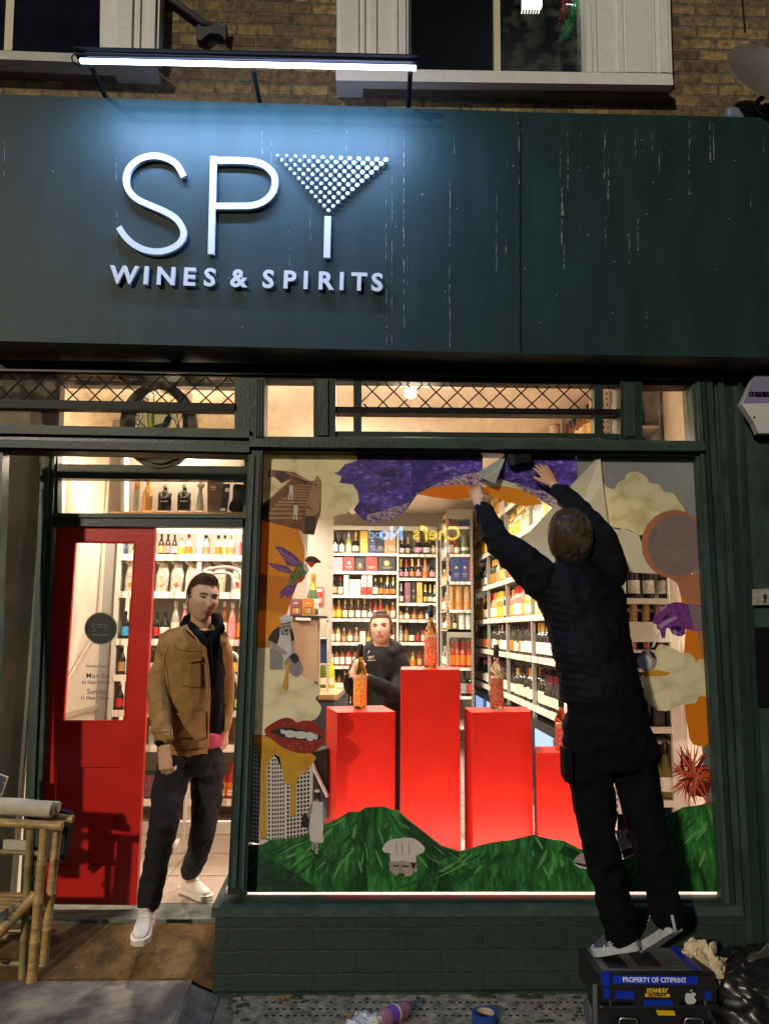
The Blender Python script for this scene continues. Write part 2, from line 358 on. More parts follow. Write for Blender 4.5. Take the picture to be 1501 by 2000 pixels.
# left transom: border bars
beam(-60, 778, 462, 788, 17, 15, -.02, .05, BLACK)
fr.px([(458,738),(500,738),(497,852),(458,852)], -.02, .09, GREEN)
fr.px([(498,738),(517,738),(516,853),(497,853)], -.055, .09, GREEN)
for dx in (0, 5, 10): fr.px([(499+dx,738),(502+dx,738),(501+dx,853),(498+dx,853)], -.064, -.055, GREENL)
fr.px([(612,739),(655,739),(655,856),(612,856)], -.045, .09, GREEN)
fr.px([(620,741),(640,741),(640,850),(620,850)], -.06, -.045, GREENW)
fr.px([(690,741),(706,741),(706,850),(690,850)], -.02, .06, GREEN)
fr.px([(655,794),(1212,799),(1212,811),(655,806)], -.022, .06, BLACK)
fr.px([(655,842),(1212,847),(1212,856),(655,852)], -.025, .06, GREEN)
fr.px([(655,739),(1212,745),(1212,752),(655,744)], -.02, .06, BLACK)
fr.px([(1160,745),(1177,745),(1177,850),(1160,850)], -.02, .065, GREEN)
fr.px([(1211,745),(1253,745),(1254,862),(1211,860)], -.045, .09, GREEN)
fr.px([(1222,748),(1240,748),(1240,852),(1222,852)], -.06, -.045, GREENW)
fr.px([(1253,745),(1350,745),(1350,753),(1253,753)], -.02, .09, BLACK)
fr.px([(517,738),(612,739),(612,742),(517,741)], -.02, .09, BLACK)
# main posts
fr.px([(485,880),(512.5,880),(481.5,1747),(444,1747)], -.05, .10, GREEN)
fr.px([(489,890),(497,890),(461,1735),(451,1735)], -.062, -.05, GREENW)
fr.px([(503,890),(508,890),(476,1735),(470,1735)], -.058, -.05, GREENL)
# right jamb: stack of mouldings that run to the pilaster
fr.px([(1348,745),(1356,880),(1406,1747),(1437,1747),(1392,745)], .0, .12, GREEN)
for a, c, e, g, y0, mt in [(1350,1356,1407,1413,-.03,GREENW),(1359,1366,1416,1424,-.055,GREENL),(1370,1376,1427,1434,-.07,GREEN),(1379,1390,1437,1450,-.05,GREENW)]:
    fr.px([(a,745),(c,745),(g,1772),(e,1772)], y0, .01, mt)
fr.px([(1393,738),(1450,738),(1508,1960),(1450,1960)], -.02, .2, GREEN)
fr.px([(1400,738),(1412,738),(1474,1935),(1461,1935)], -.045, -.02, GREENW)
fr.px([(1440,738),(1447,738),(1508,1960),(1500,1960)], -.05, -.02, GREEN)
fr.px([(1447,738),(1640,738),(1700,2100),(1514,2100)], -.005, .1, GREENW)
# bottom rail of the window and sill
fr.px([(478,1758),(1408,1758),(1410,1770),(474,1770)], -.05, .03, GREEN)
fr.build('shopfront_frame', BLD, bevel=.003)
b = MB()
zs = at(750,1772,-.09).z
b.prism([(at(413,1772,-.09).x,-.09,zs),(at(1452,1772,-.09).x,-.09,zs),(at(1452,1772,-.09).x,.1,zs+.02),(at(470,1772,-.09).x,.1,zs+.02),(at(470,1772,-.09).x,.46,zs+.02),(at(413,1772,-.09).x,.46,zs+.02)], (0,0,-.045), GREENL)
b.build('window_sill', BLD, bevel=.006)
b = MB()
xl = at(420,1860,0).x; xr = at(1462,1860,0).x
b.box(xl, xr, -.03, .48, -.05, zs-.043, GBRICK); b.box(xl+.02, xr, -.055, -.03, -.02, .02, GREENW)
b.build('stall_riser', BLD)
# panes
b = MB(); b.px([(511,880),(1357,888),(1407,1752),(479,1752)], .03, .034, GLASS); b.build('window_pane', BLD)
b = MB(); b.px([(-60,724),(462,742),(462,845),(-60,835)], .03, .033, GLASSD); b.build('transom_pane', BLD)
b = MB(); b.px([(512,738),(1352,745),(1352,860),(512,856)], .03, .033, glassmat('transom_glass', (.95,.90,.82), 1, .12)); b.build('transom_pane', BLD)
# leaded diamonds
def lattice(x0,x1,yt0,yt1,yb0,yb1,step,name):
    b = MB(); k = 0; h0 = yb0-yt0
    def yt(x): return yt0+(yt1-yt0)*(x-x0)/(x1-x0)
    def yb(x): return yb0+(yb1-yb0)*(x-x0)/(x1-x0)
    x = x0-step*2
    while x < x1+step*2:
        for sgn in (1, -1):
            a = [x, 0.0]; c = [x+sgn*step*1.27, 1.0]
            # clip
            pts = []
            for t in [i/14 for i in range(15)]:
                xx = a[0]+(c[0]-a[0])*t
                if x0 <= xx <= x1: pts.append((xx, yt(xx)+(yb(xx)-yt(xx))*t))
            if len(pts) > 1: b.tube([at(p[0], p[1]+random.uniform(-.3,.3), .027) for p in (pts[0], pts[len(pts)//2], pts[-1])], .0042, LEAD, 6)
        x += step
    b.build(name, BLD, smooth=50)
lattice(-30, 460, 724, 738, 780, 789, 43.2, 'leaded_lattice')
lattice(706, 1160, 744, 750, 796, 800, 41.5, 'leaded_lattice')

# ---- recess with the door
RY = .50
rc = MB()
rc.px([(82,868),(108,868),(72,1790),(38,1790)], RY-.05, RY+.06, GREENW)
rc.px([(90,868),(97,868),(56,1790),(48,1790)], RY-.07, RY-.05, GREENL)
rc.px([(104,906),(492,911),(492,938),(104,934)], RY-.03, RY+.05, GREEN)
rc.px([(104,1002),(492,1004),(492,1012),(104,1010)], RY-.045, RY+.05, GREENW)
rc.px([(100,1010),(492,1012),(492,1030),(100,1027)], RY-.03, RY+.05, GREEN)
rc.px([(104,868),(113,868),(113,1028),(104,1028)], RY-.02, RY+.05, GREEN)
rc.px([(478,868),(500,868),(478,1790),(452,1790)], RY-.03, RY+.05, GREENW)
rc.px([(-60,700),(520,715),(520,757),(-60,748)], RY-.02, RY+.06, mat('brown_beam', (.09,.07,.05), .7))
rc.px([(60,748),(118,750),(112,905),(60,905)], RY-.02, RY+.06, mat('brown_beam'))
rc.build('door_frame', BLD, bevel=.003)
b = MB()  # splayed reveal left of the door
p1 = at(88,868,RY); p2 = at(48,1790,RY); q1 = Vector((-2.35,-.0,p1.z)); q2 = Vector((-2.35,-.0,p2.z-.3))
b.prism([p1, Vector((p1.x,RY,-.02)), Vector((-2.35,0,-.02)), q1], (-.06,.06,0), TAN)
b.box(p1.x-.5, p1.x+.02, RY, RY+.04, -.02, p1.z+.5, TAN)
b.px([(-60,872),(6,880),(-22,1700),(-60,1700)], -.02, .06, GREENW)
b.build('recess_reveal', BLD)
# oval light
ov = MB()
def ellip(cx, cy, rx, ry, n=40, a0=0, a1=2*PI): return [(cx+rx*math.cos(a0+(a1-a0)*i/n), cy+ry*math.sin(a0+(a1-a0)*i/n)) for i in range(n)]
o1, o2, o3 = ellip(309,830,75,84), ellip(311,829,58,76), ellip(311,828,46,67)
OVG = mat('oval_frame_paint', (.035,.04,.035), .4)
for A, Bb, y0 in ((o1,o2,RY-.04),(o2,o3,RY-.06)):
    for i in range(40):
        j = (i+1) % 40; ov.px([A[i],A[j],Bb[j],Bb[i]], y0, RY+.02, OVG)
ov.build('oval_window', BLD, smooth=60)
og = MB(); SG1 = glassmat('leaf_green_stained_glass', (.55,.80,.22)); SG2 = glassmat('pale_blue_stained_glass', (.75,.90,.86))
og.px([(289,795),(301,795),(299,905),(287,905)], RY, RY+.004, SG1)
og.px(spline([(300,798),(325,800),(336,818),(330,835),(300,838)],5), RY+.002, RY+.006, SG2)
og.px([(301,830),(318,826),(325,812),(336,815),(330,832),(316,840),(301,843)], RY-.002, RY+.002, SG1)
og.px([(289,802),(275,818),(268,838),(284,838),(288,815)], RY, RY+.004, SG2)
og.px([(318,800),(345,800),(350,830),(335,815)], RY, RY+.004, SG2)
for pth in [[(265,812),(280,830),(300,850)],[(356,812),(345,835),(330,850)],[(289,765),(289,900)],[(301,765),(300,900)],[(283,800),(268,838)],[(301,808),(325,808),(340,820),(350,838)],[(301,838),(318,835),(328,820)],[(345,800),(350,835)],[(275,780),(300,800)],[(345,775),(318,798)],[(280,885),(330,890)]]:
    og.tube([at(x,y,RY-.004) for x,y in pth], .0035, LEAD, 6)
og.px(o3, RY+.01, RY+.013, GLASS)
og.build('stained_glass', BLD, smooth=50)
b = MB(); b.px([(108,748),(490,752),(490,1005),(108,1005)], RY+.025, RY+.028, glassmat('recess_glass', (.97,.93,.88), 1, .08)); b.build('recess_pane', BLD)
# step and threshold
zt = .205
b = MB(); b.box(p1.x-.3, xl+.25, RY-.12, RY+.12, -.02, zt, mat('stone_threshold', (.13,.14,.12), .7, noise=.35, nscale=14, bump=.5)); b.build('threshold', BLD)
# coir mat filling the recess
b = MB(); MATM = mat('coir_matting', (.15,.085,.028), .95, noise=.55, nscale=9, bump=1.0, bscale=260)
xr_ = xl-.003; yb0, zb0 = RY-.125, .188; yf0, zf0 = -.0, .066
b.add([(-2.4,yb0,zb0),(xr_,yb0,zb0),(xr_,yf0,zf0),(-2.4,yf0,zf0),(-2.4,yb0,.0),(xr_,yb0,.0),(xr_,yf0,.0),(-2.4,yf0,.0)], [(0,1,2,3),(4,5,6,7),(0,1,5,4),(1,2,6,5),(2,3,7,6),(3,0,4,7)], MATM)
for i in range(70):
    p = Vector((random.uniform(-1.7,xr_-.03), random.uniform(.02,.36), 0)); p.z = zf0+(zb0-zf0)*p.y/yb0+.002; a = random.uniform(0,PI); l = random.uniform(.003,.012)
    b.tube([p, p+Vector((math.cos(a)*l, math.sin(a)*l, .001))], .0009, mat('lint', (.5,.42,.25), .8), 4)
tag(b.build('door_mat'), 'brown coir doormat covering the recess floor before the red door', 'doormat')
# red door
DR = MB(); DY = RY
def quad(a, b_, c, d): return [a, b_, c, d]
E = [(111,1028),(303,1031),(266,1768),(73,1766)]   # outer
G = [(146,1058),(264,1060),(244,1409),(122,1409)]  # glazing
def lerp(a, b_, t): return (a[0]+(b_[0]-a[0])*t, a[1]+(b_[1]-a[1])*t)
DR.px([E[0],E[1],(G[1][0],G[1][1]),(G[0][0],G[0][1])], DY, DY+.045, REDP)
DR.px([E[0],G[0],G[3],lerp(E[0],E[3],(1409-1028)/738)], DY, DY+.045, REDP)
DR.px([G[1],E[1],lerp(E[1],E[2],(1409-1031)/737),G[2]], DY, DY+.045, REDP)
lo_l, lo_r = lerp(E[0],E[3],(1409-1028)/738), lerp(E[1],E[2],(1409-1031)/737)
P = [(110,1497),(239,1497),(228,1692),(104,1692)]
DR.px([lo_l, lo_r, lerp(E[1],E[2],.634), P[1], P[0], lerp(E[0],E[3],.634)], DY, DY+.045, REDP)
DR.px([lerp(E[0],E[3],.634), P[0], P[3], lerp(E[0],E[3],.9)], DY, DY+.045, REDP)
DR.px([P[1], lerp(E[1],E[2],.634), lerp(E[1],E[2],.9), P[2]], DY, DY+.045, REDP)
DR.px([lerp(E[0],E[3],.9), P[3], P[2], lerp(E[1],E[2],.9), E[2], E[3]], DY, DY+.045, REDP)
DR.px(P, DY+.014, DY+.04, REDP)
for i in range(4):
    a, c = P[i], P[(i+1) % 4]; DR.tube([at(*a, DY+.006), at(*c, DY+.006)], .007, REDP, 6)
    a, c = G[i], G[(i+1) % 4]; DR.tube([at(*a, DY+.004), at(*c, DY+.004)], .008, REDP, 6)
door = DR.build('red_door', BLD, bevel=.002)
b = MB(); b.px(G, DY+.02, DY+.024, GLASS); b.build('door_pane', door)
# vinyl badge + opening hours on the door glass
b = MB(); DG = vinyl('dark_green_badge', (.035,.04,.025)); PALE = vinyl('pale_ink', (.5,.48,.4)); INK = vinyl('grey_brown_ink', (.13,.10,.07), tl=.1)
yg = DY+.018
b.px(ellip(197.5,1227.5,32,32,40), yg-.0006, yg, PALE); b.px(ellip(197.5,1227.5,30,30,40), yg-.0014, yg-.0008, DG)
def ptext(b, body, px_, py_, hpx, Y, mt, **k):
    """writing centred on a pixel; hpx = capital height in px"""
    c = at(px_, py_, Y); sc = (at(px_, py_-hpx/2, Y)-at(px_, py_+hpx/2, Y)).z/.70
    rx = at(px_+50, py_, Y)-at(px_-50, py_, Y); sl = k.pop('slope', None)
    M = Matrix.Translation(c) @ (Matrix.Rotation(sl, 4, 'Y') if sl else Matrix.Identity(4))
    textmesh(b, body, sc, mt, M=M, **k)
ptext(b, 'SPY', 196, 1227, 16, yg-.0018, PALE, depth=.0006, bold=-.004)
ptext(b, 'WINES & SPIRITS', 196, 1240, 3, yg-.0018, PALE, depth=.0006)
b.build('shop_badge', door)
for t, x, y, h in [('Opening hours:',190,1301,5),('Mon-Sat',192,1320,10),('10.30am-8.00pm',188,1333,6),('Sunday',190,1351,10),('11.30am-7.00pm',186,1363.5,6)]:
    b = MB(); ptext(b, t, x, y, h, yg, INK, depth=.0006, bold=.0004); b.build('opening_hours_line', door)

# ---- upper windows
def sash(nm, build): pass
uw = MB(); UY = -.02
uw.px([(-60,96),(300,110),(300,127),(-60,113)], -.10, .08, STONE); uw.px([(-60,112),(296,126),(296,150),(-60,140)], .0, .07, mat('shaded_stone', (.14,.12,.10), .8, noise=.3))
uw.build('sill', BLD)
w1 = MB()
w1.px([(197,-80),(227,-80),(227,104),(195,104)], .03, .07, WHITEP); w1.px([(225,-80),(315,-80),(309,108),(223,106)], -.04, .07, WHITEP)
w1.px([(232,-80),(260,-80),(256,106),(229,106)], -.06, -.04, WHITEP); w1.px([(268,-80),(276,-80),(272,106),(264,106)], -.055, -.04, WHITEP); w1.px([(296,-80),(306,-80),(301,108),(291,108)], -.06, -.04, WHITEP)
w1.px([(16,-80),(32,-80),(24,98),(8,98)], .04, .07, mat('cream_window_bar', (.6,.55,.42), .5))
wn = w1.build('sash_window', BLD, bevel=.003)
b = MB(); b.px([(-90,-80),(200,-80),(197,104),(-90,100)], .05, .059, DARKGL); b.build('pane', wn)
w2 = MB()
w2.px([(658,-80),(797,-80),(797,134),(657,130)], -.04, .07, WHITEP)
for a, c in ((664,700),(706,712),(722,735),(770,776),(780,792)): w2.px([(a,-80),(c,-80),(c,133),(a,131)], -.055, -.04, WHITEP)
w2.px([(1140,-80),(1305,-80),(1312,142),(1144,140)], -.04, .07, WHITEP)
for a, c in ((1142,1150),(1155,1160),(1204,1212),(1220,1262),(1268,1274),(1286,1300)): w2.px([(a,-80),(c,-80),(c+6,141),(a+4,140)], -.056, -.04, WHITEP)
w2.px([(963,-80),(975,-80),(977,138),(965,138)], .02, .07, mat('cream_window_bar'))
w2.px([(797,-80),(803,-80),(803,136),(797,136)], .02, .07, WHITEP)
wn2 = w2.build('sash_window', BLD, bevel=.003)
b = MB(); b.px([(797,-80),(964,-80),(966,138),(797,136)], .045, .05, glassmat('upper_glass', (.6,.65,.7))); b.px([(974,-80),(1142,-80),(1146,140),(976,139)], .046, .05, glassmat('upper_glass_b', (.6,.65,.7), 1, .10)); b.build('pane', wn2)
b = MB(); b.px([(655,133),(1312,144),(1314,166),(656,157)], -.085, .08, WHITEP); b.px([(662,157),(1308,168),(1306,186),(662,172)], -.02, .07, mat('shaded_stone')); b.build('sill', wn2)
# ================================================================ shop interior shell
ZF, ZC, YB = .205, 3.5, 7.25
FLOORM = mat('floor_tile', (.42,.34,.27), .35, noise=.12, nscale=6)
b = MB(); b.box(-2.2, 2.2, .62, YB, ZF-.2, ZF, FLOORM)
GR = mat('tile_joint', (.22,.18,.14), .7)
for i in range(9): b.box(-2.2+i*.5, -2.194+i*.5, .62, YB, ZF, ZF+.0015, GR)
for i in range(13): b.box(-2.2, 2.2, .62+i*.5, .626+i*.5, ZF+.0016, ZF+.003, GR)
kind(b.build('floor'))
b = MB(); b.box(-2.3, 2.3, .12, YB+.1, ZC, ZC+.1, CEILM); b.box(-2.3, 2.3, .12, .5, 3.26, ZC-.002, CEILM); kind(b.build('ceiling'))
b = MB(); b.box(-2.2, -2.1, .62, YB, ZF, ZC, CREAM); kind(b.build('wall_left'))
b = MB(); b.box(2.0, 2.1, .12, YB, -.1, ZC, CREAM); kind(b.build('wall_right'))
b = MB(); b.box(-2.2, 2.1, YB, YB+.1, ZF, ZC, mat('back_wall_paint', (.40,.35,.28), .8)); kind(b.build('wall_back'))
b = MB(); b.box(-.67, 1.98, .09, 1.0, .0, zs+.03, mat('display_deck', (.55,.5,.45), .6)); b.build('display_deck', BLD)
b = MB()   # chair-rail, cable duct and grey corner post on the left wall
b.box(-2.1, -2.085, .7, 2.6, 1.12, 1.16, mat('rail_paint', (.55,.45,.35), .5)); b.tube([(-2.09,.8,.9),(-2.07,2.1,1.75),(-2.08,2.15,3.0)], .012, mat('rail_paint'), 8)
b.box(-2.12, -1.97, 2.25, 2.45, ZF, ZC, GREYW); b.build('wall_trim', BLD)
# lamps: ceiling spotlights that light the shop
WARM = (1.0, .89, .75)
LAMPM = mat('lamp_lit_face', (1,.9,.7), .5, emis=(1,.78,.5), estr=30); LWH = mat('lamp_body_white', (.7,.68,.62), .4)
def spotlamp(x, y, z, e, dirv, label, n='', glow=0):
    t = thing('ceiling_spotlight', label, 'spotlight', (x, y, z), 'spotlights on the shop ceiling')
    d = Vector(dirv).normalized(); c = Vector((x, y, z))
    b = MB(); b.tube([c+Vector((0,0,.10)), c+Vector((0,0,.02))], .012, LWH, 8); b.build('stem', t, 50)
    b = MB(); b.tube([c-d*.07, c-d*.05, c+d*.06], [.025,.038,.045], LWH, 14); b.build('lamp_head', t, 50)
    b = MB(); b.tube([c+d*.062, c+d*.066], .038, LAMPM, 14); b.build('bulb', t)
    if glow: g_ = plight('ceiling_fill', c+d*.2, glow, WARM, .12); g_.parent = t; g_.location = d*.2+Vector((0,0,-.15))  # point light added below the head to brighten the ceiling
    o = plight('spot_glow', c+d*.15, e*3.1, WARM, .05, 'SPOT', spot_size=R(165), spot_blend=.6); o.rotation_euler = (d*.35+Vector((0,0,-1))).to_track_quat('-Z','Y').to_euler(); o.parent = t; o.location = d*.15
spotlamp(.30, .78, 3.34, 30, (.1,-.5,-.5), 'lit spotlight glaring through the leaded lattice above the window', '', 22)
spotlamp(-1.25, 1.2, 3.36, 46, (-.2,.5,-1), 'lit spotlight on the ceiling just inside the door', '', 34)
spotlamp(.55, 2.2, 3.36, 28, (.8,.0,-.8), 'lit spotlight aimed at the wine rack, nearest the window')
spotlamp(.45, 4.0, 3.36, 32, (.8,.1,-.8), 'lit spotlight aimed at the middle of the wine rack')
spotlamp(-.1, 5.6, 3.30, 38, (-.4,.7,-.5), 'white spotlight head below the purple mountain decal')
spotlamp(.15, 5.3, 3.28, 38, (.4,.9,-.5), 'white spotlight head right above the back shelves')
spotlamp(-1.0, 4.2, 3.36, 45, (-.3,.5,-.8), 'added fill spotlight on the ceiling behind the staircase decal')  # spotlight added at the left back to even out the interior brightness
spotlamp(-.1, 2.6, 3.36, 45, (0,.3,-.8), 'added fill spotlight over the counter in the middle of the shop', '', 16)  # spotlight added mid-shop to brighten the room
# LED strip inside the window bottom
ledm = mat('display_led', (1,.9,.85), .5, emis=(1,.74,.60), estr=.9)
b = MB(); pL, pR = at(484,1746,.05), at(1403,1746,.05)
b.box(pL.x, pR.x, .040, .055, at(900,1748,.04).z, at(900,1744,.04).z, ledm)
tag(b.build('led_strip'), 'glowing led strip along the bottom of the display window', 'led strip')
for i in range(4):
    o = plight('strip_glow', (pL.x+(pR.x-pL.x)*(i+.5)/4, .11, zs+.10), 2.0, (1,.72,.58), .03, 'AREA', shape='RECTANGLE', size=.6, size_y=.03)
    o.rotation_euler = (R(155), 0, 0)

# ================================================================ bottles
def gmat(n, c, r=.12, **k): return mat('glass_'+n, c, r, spec=.7, coat=.3, **k)
GL = {'dark': gmat('black', (.010,.010,.008)), 'green': gmat('dark_green', (.02,.045,.018)), 'olive': gmat('olive', (.16,.15,.03)), 'amber': gmat('amber', (.22,.075,.010)),
      'gold': gmat('gold', (.42,.25,.045)), 'clear': gmat('clear', (.34,.33,.28)), 'red': gmat('red', (.35,.03,.02)), 'rose': gmat('rose', (.55,.22,.17)), 'brown': gmat('brown', (.05,.02,.008)), 'straw': gmat('straw', (.42,.36,.08)),
      'white': mat('white_bottle', (.72,.64,.50), .35), 'blue': gmat('blue', (.03,.08,.3))}
def lm(n, c, n2=.38): return mat('label_'+n, c, .55, noise=n2, nscale=75, nstretch=(.6,.6,2.4))
LB = {'cream': lm('cream', (.70,.62,.46)), 'white': lm('white', (.75,.70,.62)), 'yellow': lm('yellow', (.72,.42,.04)), 'red': lm('red', (.50,.03,.02)), 'orange': lm('orange', (.65,.18,.02)), 'black': lm('black', (.02,.02,.02)),
      'blue': lm('blue', (.05,.35,.55)), 'navy': lm('navy', (.03,.05,.16)), 'pink': lm('pink', (.7,.25,.28)), 'gold': lm('gold', (.55,.35,.10)), 'grey': lm('grey', (.3,.28,.25)), 'mauve': lm('mauve', (.22,.08,.10)), 'tan': lm('tan', (.45,.25,.10)), 'lime': lm('lime', (.4,.5,.1)), 'purple': lm('purple', (.25,.05,.30))}
CP = {'black': mat('cap_black', (.012,.012,.012), .35), 'gold': mat('cap_gold', (.65,.40,.09), .3, .6), 'red': mat('cap_red', (.45,.02,.015), .35), 'white': mat('cap_white', (.75,.70,.6), .4), 'silver': mat('cap_silver', (.6,.58,.55), .3, .7),
      'maroon': mat('cap_maroon', (.14,.02,.02), .4), 'yellow': mat('cap_yellow', (.75,.45,.04), .4), 'orange': mat('cap_orange', (.75,.2,.02), .4), 'pink': mat('cap_pink', (.7,.3,.25), .4), 'cork': mat('cap_cork', (.4,.25,.12), .7)}
# profile (radius/height), label zone, cap zone start
SH = {
 'wine': ([(.112,0),(.125,.012),(.125,.10),(.125,.44),(.125,.60),(.112,.665),(.060,.735),(.047,.78),(.046,.80),(.046,.955),(.050,.96),(.050,1.0)], 2, 7),
 'burg': ([(.122,0),(.138,.012),(.138,.12),(.138,.40),(.132,.48),(.095,.62),(.058,.73),(.048,.78),(.047,.80),(.047,.955),(.051,.96),(.051,1.0)], 2, 7),
 'champ': ([(.130,0),(.148,.015),(.148,.12),(.148,.36),(.140,.45),(.098,.60),(.066,.72),(.056,.78),(.055,.84),(.058,.86),(.062,.93),(.050,1.0)], 2, 5),
 'spirit': ([(.135,0),(.148,.01),(.148,.12),(.148,.50),(.145,.58),(.120,.66),(.062,.72),(.052,.75),(.052,.82),(.060,.83),(.060,.97),(.056,1.0)], 2, 8),
 'short': ([(.20,0),(.22,.015),(.225,.12),(.22,.44),(.20,.54),(.12,.64),(.065,.70),(.060,.74),(.060,.80),(.078,.81),(.078,.97),(.07,1.0)], 2, 8),
 'beer': ([(.125,0),(.138,.012),(.138,.12),(.138,.48),(.130,.56),(.090,.68),(.058,.76),(.052,.80),(.050,.94),(.060,.95),(.060,.985),(.05,1.0)], 2, 8),
 'syrup': ([(.105,0),(.118,.012),(.118,.08),(.118,.47),(.112,.56),(.080,.68),(.058,.74),(.052,.78),(.052,.86),(.056,.87),(.056,.98),(.05,1.0)], 2, 8),
 'can': ([(.17,0),(.19,.02),(.19,.06),(.19,.90),(.185,.93),(.17,.97),(.165,.975),(.165,.98),(.165,.985),(.165,.99),(.165,.995),(.16,1.0)], 2, 5),
}
BOTS = []
def bot(x, y, z, h, shape, gl, lb, cp, where, parts=False, ws=1.):
    BOTS.append((x, y, z, h, shape, gl, lb, cp, where, parts, ws))
def bottle_profile(shape, h, ws):
    pr, li, ci = SH[shape]; return [(r*h*ws, z*h) for r, z in pr], li, ci
def bottle_into(b, x, y, z, h, shape, gl, lb, cp, ws, n=12):
    pr, li, ci = bottle_profile(shape, h, ws)
    ms = [LB[lb] if j == li and lb else (CP[cp] if j >= ci else GL[gl]) for j in range(len(pr)-1)]
    b.lathe(pr, (x, y, z), None, n, mts=ms)
_bc = {}
def bottle_obj(x, y, z, h, shape, gl, lb, cp, where, parts, ws):
    hq = round(h, 2 if not parts else 3); key = (shape, gl, lb, cp, hq, ws, parts)
    names = {'can': 'can'}; nm = names.get(shape, 'bottle')
    col = {'dark':'black','green':'dark green','olive':'olive green','gold':'golden','white':'cream coloured','brown':'dark brown','straw':'yellow green'}.get(gl, gl)
    capt = {'can': ''}.get(shape, f' {cp} topped')
    lab = f"{col} {nm}" + (f", {lb} label" if lb else "") + f", {where}"
    if parts:
        if key not in _bc:
            r = empty(nm); pr, li, ci = bottle_profile(shape, h, ws)
            b = MB(); b.lathe(pr[:ci+1], (0,0,0), GL[gl], 18); b.build('bottle_body' if nm == 'bottle' else 'can_body', r, 50)
            if lb:
                b = MB(); r0 = pr[li][0]+.0008; b.lathe([(r0, pr[li][1]+.004), (r0, pr[li+1][1]-.004)], (0,0,0), LB[lb], 18); 
                b.build('label', r, 50)
            b = MB(); b.lathe([(q[0]+.0006, q[1]) for q in pr[ci:]], (0,0,0), CP[cp], 14); b.build('cap' if nm == 'bottle' else 'can_top', r, 50)
            _bc[key] = r; o = r
        else:
            s = _bc[key]; o = s.copy(); COL.objects.link(o)
            for ch in s.children: c = ch.copy(); COL.objects.link(c); c.parent = o
    else:
        if key not in _bc:
            b = MB(); bottle_into(b, 0, 0, 0, hq, shape, gl, lb, cp, ws); o = b.build(nm, None, 50); _bc[key] = o
        else:
            o = _bc[key].copy(); COL.objects.link(o)
    o.location = (x, y, z); tag(o, lab, nm, 'cans on the shelves' if nm == 'can' else 'bottles on the shelves')
    return o
def flush_bottles():
    global BOTS
    cans = [b for b in BOTS if b[4] == 'can']; bs = sorted([b for b in BOTS if b[4] != 'can'], key=lambda q: (q[1]-CAM.y)/q[3]*(1+4*q[1]/10 if 'hid' in q[8] else 1))
    vis = [q for q in bs if 'hid' not in q[8]]; hid = [q for q in bs if 'hid' in q[8]]
    for q in cans+vis[:298]: bottle_obj(*q)
    rest = vis[298:]+hid
    if rest:
        b = MB()
        for q in rest: bottle_into(b, *q[:8], q[10], 10)
        kind(tag(b.build('bottle_rows', None, 50), 'rows of small bottles packed far back and behind others on the racks', 'bottles'), 'stuff')
RACKM = mat('rack_grey_metal', (.36,.34,.29), .4, metal=.3); SHELFM = mat('shelf_white', (.62,.58,.50), .4); SBACK = mat('shelf_back_grey', (.24,.22,.18), .7)
def tagmat():
    m = mat('price_strip', (.78,.70,.58), .4); n = m.node_tree.nodes; L = m.node_tree.links
    g = n.new("ShaderNodeNewGeometry"); w = n.new("ShaderNodeTexNoise"); w.inputs["Scale"].default_value = 22; mp = n.new("ShaderNodeMapping"); mp.inputs["Scale"].default_value = (1,1,.05)
    L.new(g.outputs["Position"], mp.inputs[0]); L.new(mp.outputs[0], w.inputs["Vector"]); r = n.new("ShaderNodeValToRGB"); r.color_ramp.interpolation = 'CONSTANT'
    r.color_ramp.elements[0].color = (.50,.44,.36,1); r.color_ramp.elements[1].position = .45; r.color_ramp.elements[1].color = (.85,.78,.66,1)
    L.new(w.outputs["Fac"], r.inputs[0]); L.new(r.outputs[0], n["Principled BSDF"].inputs["Base Color"]); return m
STRIP = tagmat()
def shelf(x0, x1, y0, y1, z, parent, strip='y', th=.018, sh=.035):
    b = MB(); b.box(x0, x1, y0, y1, z-th, z-.0005, SHELFM)
    if strip == 'y': b.box(x0, x1, y0-.012, y0-.001, z-sh, z+.006, STRIP)
    if strip == 'x': b.box(x0-.012, x0-.001, y0, y1, z-sh, z+.006, STRIP)
    return b.build('shelf', parent)
def upright(x0, x1, y0, y1, z0, z1, parent, holes=False, mt=None):
    b = MB(); b.box(x0, x1, y0, y1, z0, z1, mt or RACKM)
    if holes:
        z = z0+.05
        while z < z1:
            b.box((x0+x1)/2-.005, (x0+x1)/2+.005, y0-.001, y0, z, z+.018, HOLE); z += .05
    return b.build('upright', parent)
GBX = []
